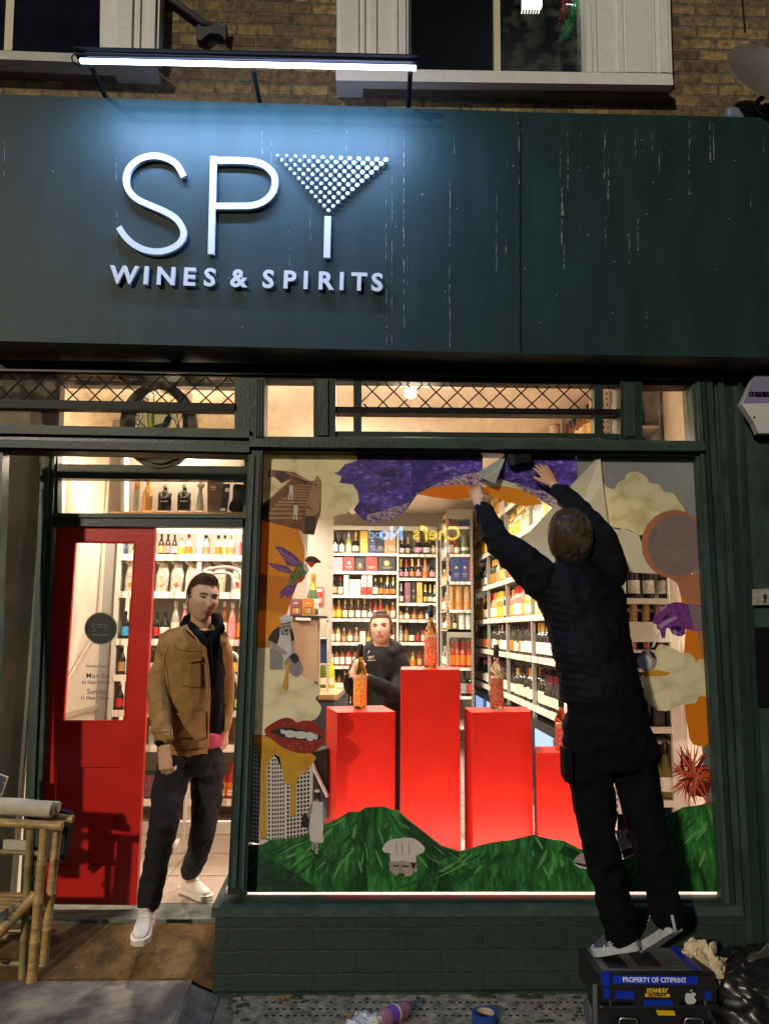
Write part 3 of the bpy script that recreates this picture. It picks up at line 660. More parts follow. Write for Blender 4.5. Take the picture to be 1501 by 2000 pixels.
def gbox(x0, x1, y0, y1, z0, z1, col, label, emblem=None, ec='gold', split=None):
    b = MB(); b.box(x0, x1, y0, y1, z0, z1, LB[col] if col in LB else col)
    cx, cz, w = (x0+x1)/2, (z0+z1)/2, (x1-x0)
    E = LB[ec]
    if emblem == 'disc': b.prism([(cx+w*.16*math.cos(a), y0-.001, cz+(z1-z0)*.1+w*.16*math.sin(a)) for a in [i*PI/8 for i in range(16)]], (0,-.001,0), E)
    if emblem == 'star': b.prism([(cx+w*(.26 if i % 2 == 0 else .1)*math.sin(i*PI/5), y0-.001, cz+w*(.26 if i % 2 == 0 else .1)*math.cos(i*PI/5)) for i in range(10)], (0,-.001,0), E)
    if emblem == 'band': b.box(x0+w*.1, x1-w*.1, y0-.002, y0-.0005, z0+(z1-z0)*.35, z0+(z1-z0)*.62, E)
    if emblem in ('disc','star','lines'):
        b.box(cx-w*.3, cx+w*.3, y0-.002, y0-.0005, cz-(z1-z0)*.18, cz-(z1-z0)*.15, E); b.box(cx-w*.2, cx+w*.2, y0-.002, y0-.0005, cz-(z1-z0)*.26, cz-(z1-z0)*.24, E)
    if split: b.box(x0-.001, x1+.001, y0-.003, y0-.0005, z0, z0+(z1-z0)*.42, LB[split])
    return tag(b.build('gift_box'), label, 'gift box', 'gift boxes on the shelves')

# ---------------- back rack (faces the window, far end of the shop)
BY = 6.9
def pz(y, Y=BY, x=750): return at(x, y, Y).z
def pxx(x, y, Y=BY): return at(x, y, Y).x
back = thing('shelving_rack', 'wide back shelving of spirits, champagne and gift boxes behind the woman', 'shelving', (.3, BY, ZF))
xa, xb, xc = pxx(645,1200), pxx(776,1200), pxx(853,1200)
b = MB(); b.box(xa, xc, YB-.03, YB-.005, ZF, pz(1027), SBACK); b.build('back_panel', back)
for x in (xa, xb, xc): upright(x-.012, x+.012, BY-.02, YB-.03, ZF, pz(1030), back, mt=SHELFM)
b = MB(); b.box(xa, xc, BY-.02, BY, pz(1036), pz(1028), SHELFM); b.build('top_rail', back)
Lsh = [1081.5,1117,1163.5,1209.5,1256,1302,1350,1400]; Rsh = [1082.5,1129,1178,1210.5,1255,1302,1350,1400]
for y in Lsh: shelf(xa+.013, xb-.013, BY, YB-.03, pz(y), back)
for y in Rsh: shelf(xb+.013, xc-.013, BY, YB-.03, pz(y), back)
def cx7(v): return v/3.574+480
def rowb(ys, items, side, sh_i):
    """items: (crop x0, x1, top height px, shape, glass, label, cap)"""
    z = pz(ys); n = 0
    for it in items:
        x0, x1 = pxx(cx7(it[0]), ys), pxx(cx7(it[1]), ys); x = (x0+x1)/2; h = it[2]*.00733
        if it[3] == 'box':
            gbox(x0+.004, x1-.004, BY+.03, BY+.16, z, z+h, it[4], it[7] if len(it) > 7 else f"{it[4]} box, {ordn(n)} item on the {ordn(sh_i)} {side} shelf of the back rack", it[5], it[6] or 'gold', it[8] if len(it) > 8 else None)
        else:
            w = (x1-x0)/2/ (h*max(r for r, _ in SH[it[3]][0]))
            bot(x, BY+.09, z, h, it[3], it[4], it[5], it[6], f"{ordn(n)} on the {ordn(sh_i)} {side} back rack shelf", False, round(min(1.15, max(.8, w*.93)), 1))
        n += 1
rowb(1081.5, [(597,642,42,'wine','dark','white','black'),(644,690,40,'wine','dark','white','black'),(692,738,42,'wine','straw','cream','silver'),(738,790,43,'champ','dark','cream','gold'),
 (794,852,45,'box','yellow','disc','cream'),(854,908,44,'box','navy','disc','gold'),(911,962,42,'box','black','lines','gold'),(964,1048,46,'box','tan','lines','cream')], 'left', 0)
rowb(1117, [(590,676,28,'box','pink','lines','grey'),(680,756,29,'box','red','disc','cream'),(759,831,28,'box','black','star','gold'),(834,917,29,'box','red','lines','cream'),(920,1046,29,'box','black','disc','gold')], 'left', 1)
rowb(1163.5, [(588,636,38,'short','dark','tan','black'),(640,677,38,'wine','dark','cream','red'),(680,716,40,'box','cream','lines','gold'),(718,802,31,'box','cream','lines','grey'),(804,842,40,'box','cream','disc','red','slim cream and red box, left one of the pair on the third left shelf','red'),
 (844,882,40,'box','cream','disc','red','slim cream and red box, right one of the pair on the third left shelf','red'),(884,922,34,'spirit','dark','cream','gold'),(924,964,36,'burg','dark','orange','gold'),(968,1008,38,'champ','dark','orange','gold'),(1010,1046,38,'champ','dark','orange','gold')], 'left', 2)
rowb(1209.5, [(583,624,36,'short','amber','gold','black'),(626,666,36,'spirit','amber','yellow','gold'),(668,711,38,'wine','brown','cream','gold'),(713,757,38,'wine','brown','cream','gold'),(760,803,38,'wine','brown','white','gold'),(805,848,38,'wine','brown','cream','gold'),
 (850,885,36,'burg','brown','white','red'),(888,920,34,'spirit','red','cream','red'),(922,958,38,'spirit','red','orange','gold'),(962,1008,36,'short','amber','gold','black'),(1010,1044,34,'spirit','amber','cream','gold')], 'left', 3)
rowb(1256, [(583,620,33,'spirit','amber','cream','black'),(622,660,35,'spirit','gold','cream','black'),(664,700,28,'short','amber','tan','silver'),(704,746,32,'short','amber','cream','black'),(750,790,30,'short','amber','grey','silver'),(794,835,22,'box','cream','lines','black'),(838,872,26,'short','amber','gold','black'),(960,995,32,'spirit','clear','tan','black'),(1000,1040,32,'spirit','amber','cream','black')], 'left', 4)
rowb(1302, [(580,611,34,'spirit','amber','white','black'),(612,650,34,'spirit','amber','white','black'),(652,690,35,'spirit','amber','white','black'),(692,738,35,'spirit','red','white','black'),(740,780,35,'spirit','amber','cream','black'),(900,940,32,'spirit','amber','cream','black'),(950,990,32,'short','gold','tan','black'),(1000,1040,32,'spirit','clear','cream','gold')], 'left', 5)
rowb(1082.5, [(1070,1110,36,'champ','dark','cream','gold'),(1115,1150,36,'champ','dark','gold','gold'),(1176,1232,42,'champ','dark','pink','pink'),(1236,1290,42,'champ','dark','cream','gold'),(1294,1332,38,'wine','dark','gold','gold')], 'right', 0)
rowb(1129, [(1066,1102,38,'champ','dark','pink','gold'),(1104,1140,38,'champ','dark','pink','red'),(1142,1184,40,'champ','dark','orange','gold'),(1186,1230,40,'champ','dark','pink','pink'),(1233,1276,40,'champ','rose','orange','orange'),(1280,1330,38,'champ','dark','pink','black')], 'right', 1)
rowb(1178, [(1066,1104,40,'champ','dark','white','silver'),(1108,1149,41,'box','mauve','lines','gold'),(1151,1190,41,'box','black','disc','gold'),(1192,1233,41,'box','gold','lines','black'),(1236,1272,38,'champ','dark','yellow','yellow'),(1274,1306,38,'champ','dark','cream','gold'),(1308,1334,36,'champ','dark','white','gold')], 'right', 2)
rowb(1210.5, [(1064,1100,23,'short','gold','cream','black'),(1102,1150,24,'short','amber','cream','silver'),(1153,1200,23,'short','amber','tan','cork'),(1203,1245,23,'short','amber','tan','black'),(1250,1290,24,'spirit','blue','cream','black'),(1293,1332,24,'short','blue','grey','silver')], 'right', 3)
rowb(1255, [(1064,1098,34,'spirit','clear','cream','silver'),(1102,1138,34,'spirit','amber','tan','black'),(1141,1180,33,'short','dark','cream','black'),(1184,1220,30,'spirit','brown','red','black'),(1224,1256,30,'spirit','red','cream','black'),(1258,1300,32,'short','brown','cream','black'),(1303,1332,32,'spirit','amber','lime','lime' if 0 else 'gold')], 'right', 4)
rowb(1302, [(1094,1140,30,'short','amber','cream','black'),(1145,1190,28,'short','gold','orange','gold'),(1194,1236,30,'spirit','red','gold','red'),(1290,1330,30,'spirit','clear','cream','black')], 'right', 5)
for sh, yy in ((6,1350),(7,1400)):
    for k in range(18): bot(pxx(650+k*11.2, yy), BY+.09, pz(yy), .27, random.choice(['wine','spirit','burg']), random.choice(['dark','green','amber','brown']), random.choice(['cream','white','gold']), random.choice(['black','red','gold']), 'hid', False)

# ---------------- tower of shelves facing the window, and its left side
TY = 5.9
tow = thing('shelving_rack', 'narrow grey metal shelf tower with navy and orange boxes in the middle', 'shelving', (1.3, TY, ZF))
ta, tb = at(872,1200,TY).x, at(924,1200,TY).x
zt_ = at(900,995,TY).z
for x in (ta, tb-.03): upright(x, x+.03, TY, TY+.03, ZF, zt_, tow, True)
upright(ta, ta+.03, BY-.15, BY-.12, ZF, zt_, tow)
b = MB(); b.box(ta+.03, tb-.03, TY, TY+.01, at(900,1014,TY).z, zt_, RACKM); b.box(ta+.03, tb-.03, TY, TY+.01, at(900,1245,TY).z, at(900,1229,TY).z, RACKM); b.build('cross_panel', tow)
b = MB(); b.box(tb-.02, tb-.005, TY+.03, BY-.1, ZF, zt_, SBACK); b.build('back_panel', tow)
Tsh = [1029,1083,1137,1192,1230,1305,1361,1420]
for y in Tsh: shelf(ta+.005, tb-.032, TY+.012, BY-.12, at(900,y,TY).z, tow, 'y', sh=.03)
def tx(v): return at(v/4.348+840, 1200, TY).x
def tz(y): return at(900, y, TY).z
gbox(tx(165), tx(205), TY+.03, TY+.13, tz(1029), tz(1016), 'mauve', 'low brown box on the top shelf of the grey tower'); gbox(tx(265), tx(345), TY+.03, TY+.13, tz(1029), tz(1016), 'navy', 'low navy box on the top shelf of the grey tower')
bot(tx(185), TY+.08, tz(1083), .26, 'spirit', 'red', 'white', 'red', 'left on the second shelf of the grey tower'); bot(tx(232), TY+.08, tz(1083), .22, 'short', 'amber', 'white', 'red', 'middle of the second shelf of the grey tower', False, .9)
b = MB(); b.lathe([(.055,0),(.055,.27),(.0001,.272)], (tx(305), TY+.09, tz(1083)), mat('green_tube', (.08,.10,.05), .5), 14); b.lathe([(.056,.06),(.056,.10)], (tx(305), TY+.09, tz(1083)), LB['cream'], 14); tag(b.build('gift_tube', None, 50), 'dark green round tube with cream band in the grey tower', 'gift tube')
gbox(tx(188), tx(260), TY+.02, TY+.14, tz(1137), tz(1089), 'navy', 'left one of the two tall navy boxes in the grey tower', 'disc'); gbox(tx(263), tx(332), TY+.02, TY+.14, tz(1137), tz(1089), 'navy', 'right one of the two tall navy boxes in the grey tower', 'disc'); gbox(tx(335), tx(354), TY+.02, TY+.14, tz(1137), tz(1094), 'red', 'slim red box right of the navy boxes', 'lines')
for i, (u, v, w) in enumerate(((170,213,'left'),(216,284,'middle'),(287,352,'right'))):
    b = MB(); r = (tx(v)-tx(u))/2-.002; b.lathe([(r,0),(r,.31),(.0001,.312)], ((tx(u)+tx(v))/2, TY+.1, tz(1192)), LB['tan'] if i else mat('copper_tube', (.6,.26,.07), .4, .3), 14); b.lathe([(r+.001,.07),(r+.001,.11)], ((tx(u)+tx(v))/2, TY+.1, tz(1192)), LB['orange'], 14)
    tag(b.build('gift_tube', None, 50), f'tall orange tube, {w} one of three in the grey tower', 'gift tube', 'orange tubes in the tower')
bot(tx(212), TY+.08, tz(1230), .2, 'wine', 'dark', 'cream', 'black', 'left of the two white tubes in the grey tower')
for u, v, w in ((245,298,'left'),(303,352,'right')):
    b = MB(); r = (tx(v)-tx(u))/2-.002; b.lathe([(r,0),(r,.2),(r*.7,.215),(.0001,.216)], ((tx(u)+tx(v))/2, TY+.1, tz(1230)), LB['white'], 14); tag(b.build('gift_tube', None, 50), f'white round tube, {w} one of two in the grey tower', 'gift tube', 'white tubes in the tower')
for i, u in enumerate((190,230,275,330)): bot(tx(u+5), TY+.08, tz(1305), .33, 'spirit', 'red', 'orange', 'red', f'{ordn(i)} on the red labelled shelf of the grey tower', False, .9)
bot(tx(290), TY+.08, tz(1361), .33, 'spirit', 'dark', 'grey', 'black', 'on the lower shelf of the grey tower'); bot(tx(345), TY+.08, tz(1361), .33, 'spirit', 'dark', 'red', 'red', 'right end of the lower shelf of the grey tower')
for si, y in enumerate(Tsh[:-1]):   # bottles seen through the open left side
    for k in range(6):
        c = random.choice([('spirit','amber','cream','black'),('wine','dark','white','red'),('spirit','gold','orange','gold'),('wine','brown','cream','gold'),('spirit','clear','white','silver')])
        bot(ta+.06, TY+.22+k*.125, tz(y), .22 if y in (1137,1230) else .26, *c, f"{ordn(k)} along the grey tower's open side, {ordn(si)} shelf")

# ---------------- long wine rack down the right wall
RX = 1.606
rr = thing('shelving_rack', 'long grey metal wine rack running down the right wall', 'shelving', (1.8, 3.8, ZF))
Ys = [6.9, 5.65, 4.4, 3.15, 1.9, .78]
for y in Ys:
    upright(RX-.004, RX+.03, y-.02, y+.02, ZF, 3.46, rr)
b = MB(); b.box(RX+.36, RX+.375, .8, 6.9, ZF, 3.46, SBACK); b.build('back_panel', rr)
Rz = [3.12, 2.75, 2.33, 1.91, 1.53, 1.09]
def rk(y0, y1, z): shelf(RX, RX+.36, y0, y1, z, rr, 'x', sh=.05)
for i in range(5):
    for z in Rz:
        if i == 0 and z == 3.12: z = 3.03
        rk(Ys[i+1]+.021, Ys[i]-.021, z)
pal = {3.12: [('spirit','amber','gold','black'),('wine','gold','yellow','gold'),('spirit','amber','cream','gold'),('wine','amber','yellow','yellow'),('champ','gold','cream','gold')],
 2.75: [('wine','straw','cream','gold'),('spirit','amber','gold','black'),('wine','gold','yellow','gold'),('burg','clear','cream','white'),('spirit','gold','yellow','gold')],
 2.33: [('wine','green','cream','black'),('wine','olive','lime','lime' if 0 else 'gold'),('burg','green','white','red'),('wine','clear','tan','orange'),('wine','green','orange','gold')],
 1.91: [('wine','gold','yellow','yellow'),('burg','straw','cream','yellow'),('wine','rose','white','red'),('wine','dark','white','red'),('burg','green','cream','maroon'),('wine','rose','yellow','gold'),('wine','dark','cream','black'),('burg','straw','white','gold')],
 1.53: [('wine','dark','cream','black'),('wine','dark','white','maroon'),('burg','dark','cream','black'),('wine','dark','white','gold'),('burg','dark','tan','maroon'),('wine','green','orange','black'),('wine','dark','white','black')],
 1.09: [('wine','dark','cream','black'),('burg','dark','cream','maroon'),('wine','dark','white','red'),('wine','dark','tan','black'),('wine','dark','cream','gold'),('burg','dark','white','black')]}
bayn = ['farthest','fourth','third','second','nearest']
for si, z in enumerate(Rz):
    for i in range(5):
        zz = 3.03 if (i == 0 and z == 3.12) else z
        y = Ys[i]-.08; k = 0; c = None
        while y > Ys[i+1]+.06:
            if c is None or random.random() < .42: c = random.choice(pal[z]); h = random.uniform(.285, .325)
            # the worker and the film hide the near bays above his knees
            vis = (y > 2.95) and not (z in (3.12,) and i == 4)
            if z >= 2.3: vis = y > 3.3
            if z <= 1.1: vis = y > 2.3
            bot(RX+.06+random.uniform(-.006,.006), y+random.uniform(-.004,.004), zz, h, c[0], c[1], c[2], c[3], f"{ordn(k)} in the {bayn[i]} bay, {ordn(si)} shelf, right wine rack" if vis else 'hid')
            if z < 2 and i < 4: bot(RX+.16, y+.01, zz, h, c[0], c[1], c[2], c[3], 'hid')
            y -= .088; k += 1
# boxes on the upper shelves among bottles
FR = thing('drinks_fridge', 'low black drinks fridge with pale blue lit doors under the wine rack', 'fridge', (1.8, 4, ZF))
b = MB(); b.box(RX-.02, RX+.36, .9, 6.85, ZF, .98, mat('fridge_black', (.012,.012,.014), .3)); b.build('fridge_body', FR, bevel=.01)
fm = mat('lit_fridge_interior', (.2,.3,.5), .2, emis=(.35,.55,1), estr=.7)
for y in (6.25, 5.35, 4.45, 3.55, 2.65):
    b = MB(); b.box(RX-.026, RX-.021, y-.35, y+.35, .35, .90, fm); d = b.build('fridge_door', FR)
    b = MB(); b.box(RX-.04, RX-.027, y-.40, y-.36, .35, .90, mat('fridge_steel', (.4,.4,.4), .3, .8)); b.build('handle', d)

# ---------------- end shelves of that rack, facing the window at the right
EY = .72
er = thing('shelving_rack', 'white end shelves with large wine bottles near the right window jamb', 'shelving', (1.8, EY, ZF))
e0, e1 = at(1197,1500,EY).x, at(1312,1300,EY).x
upright(e0, e0+.055, EY-.01, EY+.02, zs+.03, 3.4, er, False, SHELFM)
b = MB()
z = .6
while z < 3.3:
    for dx in (.014, .042): b.box(e0+dx-.004, e0+dx+.004, EY-.012, EY-.0105, z, z+.016, HOLE)
    z += .038
b.build('slot_strip', er)
b = MB(); b.px([(1300,900),(1318,900),(1340,1760),(1322,1760)], EY-.02, EY+.02, mat('cream_jamb', (.7,.62,.52), .5)); b.px([(1318,900),(1326,900),(1348,1760),(1340,1760)], EY-.03, EY+.02, mat('cream_jamb')); b.build('side_jamb', er)
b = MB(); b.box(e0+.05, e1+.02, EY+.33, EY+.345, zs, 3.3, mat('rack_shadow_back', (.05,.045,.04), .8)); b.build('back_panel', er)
for ya, yb_ in ((1169,1180),(1215,1254),(1270,1275),(1420,1432),(1563,1576)):
    b = MB(); za, zb = at(1260,ya,EY).z, at(1260,yb_,EY).z
    b.box(e0+.056, e1, EY, EY+.33, max(zb, za-.018), za, SHELFM); b.box(e0+.056, e1, EY-.012, EY-.001, zb, za+.001, SHELFM); b.build('shelf', er)
def erow(ybase, xs, h, sh, gl, lb, cp, nm, ws=1.):
    for i, x in enumerate(xs): p = at(x, ybase, EY+.03); bot(p.x, EY+.06, at(1260, ybase, EY).z+.002, h, sh, gl, lb, cp, f"{ordn(i)} from left on the {nm}", True, ws)
erow(1169, (1214,1241,1270,1300), .27, 'wine', 'dark', 'white', 'black', 'end shelf above the purple hand', 1.05)
erow(1215, (1216,1240,1264,1288), .12, 'can', 'gold', 'tan', 'gold', 'end shelf beside the purple hand')
erow(1270, (1240,1266,1294), .115, 'short', 'rose', 'pink', 'silver', 'end shelf behind the spoon', .8)
erow(1563, (1222,1283,1306), .33, 'burg', 'olive', 'white', 'black', 'lowest end shelf by the coral', 1.)
for i, x in enumerate((1235,1262,1290,1316)):
    p = at(x, 1420, EY); zz = at(1260,1420,EY).z+.001
    b = MB(); b.box(p.x-.036, p.x+.036, EY+.02, EY+.10, zz, zz+.155, LB['black']); b.prism([(p.x+.016*math.cos(a), EY+.019, zz+.105+.012*math.sin(a)) for a in [k*PI/7 for k in range(14)]], (0,-.0015,0), LB['pink'])
    tag(b.build('gift_box', None, None, bevel=.004), f'black box with pink oval badge, {ordn(i)} from the left on the end shelf', 'gift box', 'black boxes on the end shelf')
# items standing high behind the small right transom panes
gbox(at(1180,770,.9).x, at(1208,770,.9).x, .9, .99, 3.0, at(1190,768,.9).z, 'yellow', 'yellow box behind the small right transom pane', 'band', 'tan')
for i, x in enumerate((1082,1098,1112,1126,1140,1153)):
    p = at(x, 850, 2.2); bot(p.x, 2.2, p.z-.06, .28, 'spirit', ['red','amber','red','amber','gold','red'][i], ['cream','orange','red','gold','cream','orange'][i], ['black','gold','red','black','gold','red'][i], f'{ordn(i)} of those showing over the top of the right rack')
b = MB(); p = at(1070, 850, 2.2); b.box(p.x-.02, 1.9, 2.1, 2.4, p.z-.08, p.z-.061, SHELFM); b.build('top_shelf', er)

# ---------------- left rack seen through the doorway
LY = 2.2
lr = thing('shelving_rack', 'white shelving of mixers, syrups and beers seen through the doorway', 'shelving', (-1.3, LY, ZF))
la = at(226,1200,LY).x; lb_ = -.66
def lz(y): return at(390, y, LY).z
for x in (la, -1.32, lb_): upright(x-.018, x+.018, LY+.0, LY+.03, ZF, 2.72, lr, False, SHELFM)
b = MB(); b.box(la, lb_, LY+.36, LY+.375, ZF, 2.72, mat('grey_back_sheet', (.33,.32,.27), .6)); b.box(la+.02, lb_, LY-.01, LY-.001, lz(1042), lz(1030), SHELFM); b.build('back_panel', lr)
Lz = [1085,1158,1250,1320,1389,1457,1562]
for y in Lz: shelf(la+.02, lb_, LY, LY+.36, lz(y), lr, 'y', sh=.045)
b = MB(); b.box(la+.02, lb_, LY-.02, LY+.3, ZF, ZF+.07, SHELFM); b.build('base_plinth', lr)
def c6(v): return v/3.574+80
def lrow(ybase, items, nm):
    for i, (x0, x1, hpx, sh, gl, lb, cp) in enumerate(items):
        p0, p1 = at(c6(x0), ybase, LY), at(c6(x1), ybase, LY); h = hpx*.00420; w = (p1.x-p0.x)*.47/(h*max(r for r, _ in SH[sh][0]))
        bot((p0.x+p1.x)/2, LY+.07, lz(ybase), h, sh, gl, lb, cp, f"{ordn(i)} from left, {nm} behind the doorway", True, round(min(1.25, max(.75, w)), 2))
lrow(1085, [(556,600,24,'syrup','navy' if 0 else 'blue','navy','black'),(615,650,24,'beer','brown','cream','black'),(800,843,43,'beer','brown','gold','black'),(846,890,43,'beer','brown','pink','black'),(893,937,42,'beer','brown','cream','black'),(940,988,37,'syrup','white','yellow','white'),(990,1040,43,'syrup','white','orange','red'),
 (1064,1110,41,'beer','white','grey','black'),(1112,1160,42,'syrup','white','tan','black'),(1200,1248,42,'syrup','white','orange','black'),(1250,1290,42,'syrup','white','gold','black'),(1295,1342,42,'syrup','white','tan','white'),(1344,1386,33,'can','white','pink','silver'),(1388,1420,33,'can','white','red','silver')], 'top shelf')
lrow(1250, [(538,592,54,'beer','dark','blue','black'),(602,640,40,'beer','dark','navy','black'),(765,806,52,'beer','dark','red','black'),(809,878,52,'beer','dark','white','black'),(886,950,74,'syrup','clear','cream','white'),(955,1010,70,'syrup','rose','pink','white'),(1015,1060,70,'syrup','amber','cream','white'),(1240,1284,74,'syrup','amber','cream','white'),(1290,1350,72,'syrup','rose','pink','white'),(1355,1400,72,'syrup','amber','orange','white'),(1404,1440,72,'syrup','red','cream','white')], 'head height shelf')
lrow(1320, [(512,568,54,'beer','brown','tan','gold'),(572,618,54,'beer','brown','blue','silver'),(740,780,50,'beer','dark','cream','silver'),(790,830,50,'beer','dark','yellow','gold'),(1325,1365,54,'beer','brown','yellow','black'),(1368,1410,54,'beer','dark','cream','silver')], 'chest height shelf')
lrow(1389, [(494,556,48,'beer','brown','red','gold'),(560,604,48,'beer','brown','orange','gold'),(740,780,48,'beer','brown','cream','gold'),(1338,1380,46,'beer','green','lime','lime' if 0 else 'gold'),(1383,1420,46,'beer','green','lime','gold')], 'waist height shelf')
lrow(1457, [(484,520,34,'can','white','grey','silver'),(525,560,34,'can','white','orange','silver'),(730,775,34,'can','white','grey','silver'),(780,820,34,'can','white','cream','silver'),(1340,1375,36,'can','white','tan','silver'),(1378,1412,36,'can','white','orange','silver')], 'thigh height shelf')
for i, x in enumerate((285,295,305)): p = at(x, 1562, LY); bot(p.x, LY+.07, lz(1562), .2, 'can', 'dark', 'mauve', 'black', f'{ordn(i)} from the left on the lowest shelf behind the doorway', True)
for i, x in enumerate((414,431,449,463)): p = at(x, 1562, LY); bot(p.x, LY+.07, lz(1562), .27, 'syrup', 'red', 'orange', 'red', f'{ordn(i)} tomato juice, lowest shelf behind the doorway', True, 1.15)
b = MB()
for i, x in enumerate((431,449)):
    ptext(b, 'BIG', x, 1545, 4.2, LY-.0, LB['white'], depth=.001, bold=.002); ptext(b, 'TOM', x, 1552, 4.2, LY-.0, LB['white'], depth=.001, bold=.002)
b.build('shelf_lettering', lr)
# juice pouches
FOIL = mat('foil_pouch', (.66,.60,.50), .28, metal=.55, noise=.25, nscale=22, bump=.9, bscale=26); FOILC = mat('pouch_cap', (.75,.68,.58), .4)
POUCHS = None
FRUIT = {'melon': (LB['orange'], 'orange melon slice'), 'kiwi': (LB['gold'], 'brown kiwi ring'), 'watermelon': (mat('fruit_red', (.7,.10,.03), .5), 'red watermelon slice'), 'peach': (LB['pink'], 'pink peach'), 'lime': (mat('fruit_green', (.25,.5,.05), .5), 'green lime'), 'cherry': (mat('fruit_cherry', (.6,.02,.02), .5), 'red cherries'), 'mango': (LB['yellow'], 'yellow mango'), 'plum': (LB['purple'], 'purple plum')}
for i, (x0, fr_) in enumerate([(250,'melon'),(311,'kiwi'),(340,'watermelon'),(369,'peach'),(397,'mango'),(424,'lime'),(460,'cherry')]):
    p = at(x0, 1158, LY); w, h = .052, .25; z0 = lz(1158)
    t = thing('juice_pouch', f"shiny foil pouch with {FRUIT[fr_][1]}, {ordn(i)} from the left on the pouch shelf", 'pouch', (p.x, LY+.06, z0), 'foil pouches on the shelf')
    b = MB(); nu, nv = 8, 8; vs = []
    for s_ in (-1, 1):
        for v in range(nv+1):
            for u in range(nu+1):
                a, c = u/nu*2-1, v/nv; ww = w*(1-.35*max(0, c-.6)/.4)*(1-.04*math.sin(c*9)); th = .032*(1-c)**.6*(1-a*a)**.5+.002
                vs.append((p.x+a*ww+.012*c, LY+.06+s_*th, z0+c*h-(0 if c < 1 else .015*a)))
    fs = []
    for s_ in range(2):
        o_ = s_*(nv+1)*(nu+1)
        for v in range(nv):
            for u in range(nu): k = o_+v*(nu+1)+u; fs.append((k, k+1, k+nu+2, k+nu+1))
    N = (nv+1)*(nu+1)
    for v in range(nv): fs += [(v*(nu+1), (v+1)*(nu+1), N+(v+1)*(nu+1), N+v*(nu+1)), (v*(nu+1)+nu, (v+1)*(nu+1)+nu, N+(v+1)*(nu+1)+nu, N+v*(nu+1)+nu)]
    b.add(vs, fs, FOIL); b.build('pouch_body', t, 60)
    b = MB(); c = Vector((p.x-.028, LY+.06, z0+h-.015)); b.tube([c, c+Vector((-.018,0,.03))], .011, FOILC, 10); b.build('cap', t, 50)
    b = MB(); cc = Vector((p.x+.004, LY+.021, z0+.075))
    if fr_ in ('melon','watermelon','mango'): pts = [(cc.x+.02*math.cos(a), cc.y, cc.z+.02*math.sin(a)) for a in [PI*1.05+k*PI*1.1/10 for k in range(11)]]
    else: pts = [(cc.x+.019*math.cos(a), cc.y, cc.z+.019*math.sin(a)) for a in [k*PI/8 for k in range(16)]]
    b.prism(pts, (0,-.002,0), FRUIT[fr_][0])
    if fr_ in ('kiwi','lime'): b.prism([(cc.x+.009*math.cos(a), cc.y-.003, cc.z+.009*math.sin(a)) for a in [k*PI/8 for k in range(16)]], (0,-.001,0), LB['cream'] if fr_ == 'kiwi' else LB['lime'])
    b.box(cc.x-.02, cc.x+.02, cc.y-.001, cc.y, cc.z+.05, cc.z+.054, LB['tan']); b.build('fruit_print', t)
flush_bottles()
# ================================================================ sign lettering
LETM = mat('letter_white', (.62,.64,.68), .5)
LETS = mat('letter_side', (.35,.37,.42), .5)
sign = thing('shop_sign', 'raised white SPY WINES & SPIRITS lettering with a dotted cocktail glass', 'sign', at(490,430,FY))
def ribbon(path, hw, closed=False):
    n = len(path); A, Bv = [], []
    for i in range(n):
        p, q = path[max(0, i-1)], path[min(n-1, i+1)]; dx, dy = q[0]-p[0], q[1]-p[1]; l = math.hypot(dx, dy) or 1
        A.append((path[i][0]-dy/l*hw, path[i][1]+dx/l*hw)); Bv.append((path[i][0]+dy/l*hw, path[i][1]-dx/l*hw))
    return A, Bv
def stroke(b, path, hw, Y0, Y1, mt):
    A, Bv = ribbon(path, hw)
    f = [at(x, y, Y0) for x, y in A+Bv]; g = [p+Vector((0, Y1-Y0, 0)) for p in f]; n = len(A)
    fs = []
    for i in range(n-1):
        fs += [(i, i+1, n+i+1, n+i), (2*n+i, 2*n+i+1, 3*n+i+1, 3*n+i), (i, i+1, 2*n+i+1, 2*n+i), (n+i, n+i+1, 3*n+i+1, 3*n+i)]
    fs += [(0, n, 3*n, 2*n), (n-1, 2*n-1, 4*n-1, 3*n-1)]
    b.add(f+g, fs, mt)
LY0, LY1 = FY-.030, FY-.008
b = MB(); stroke(b, spline([(359,345),(346,322),(326,309),(300,304),(274,310),(254,326),(246,348),(251,370),(267,388),(294,401),(322,413),(345,428),(358,450),(354,470),(337,484),(312,491),(284,488),(261,477),(244,461),(232,443)],5,False), 6.0, LY0, LY1, LETM); b.build('letter', sign, 40)
b = MB(); stroke(b, [(417,305),(412,496)], 6.2, LY0, LY1, LETM); stroke(b, spline([(421,313),(460,313),(492,315),(515,322),(532,337),(537,355),(531,377),(515,393),(492,401),(460,402),(421,402)],5,False), 6.2, LY0+.0005, LY1, LETM); b.build('letter', sign, 40)
b = MB(); stroke(b, [(640,422),(638,503)], 6.4, LY0, LY1, LETM); b.build('letter', sign, 40)
for r_ in range(13):
    for k in range(13-r_):
        x = 542+r_*8.25+k*17.6; y = 303+.04*(x-542)+r_*8.6; rd = (2.7+(x-542)/213*2.4)*.00262
        c = at(x, y, LY0); b = MB(); b.tube([c, c+Vector((0,.010,0))], rd, LETM, 12); b.tube([c+Vector((0,.010,0)), c+Vector((0,.028,0))], rd*.45, LETS, 6); b.build('dot', sign, 50)
for ch, x in zip('WINES&SPIRITS', (243,286,325,370,410,466,524,565,597,635,667,701,736)):
    b = MB(); ptext(b, ch, x, 540+(x-243)*.0295, 33.5, LY0+.010, LETM, depth=.020, bold=.004, sx=.98, slope=R(.9)); b.build('letter', sign)
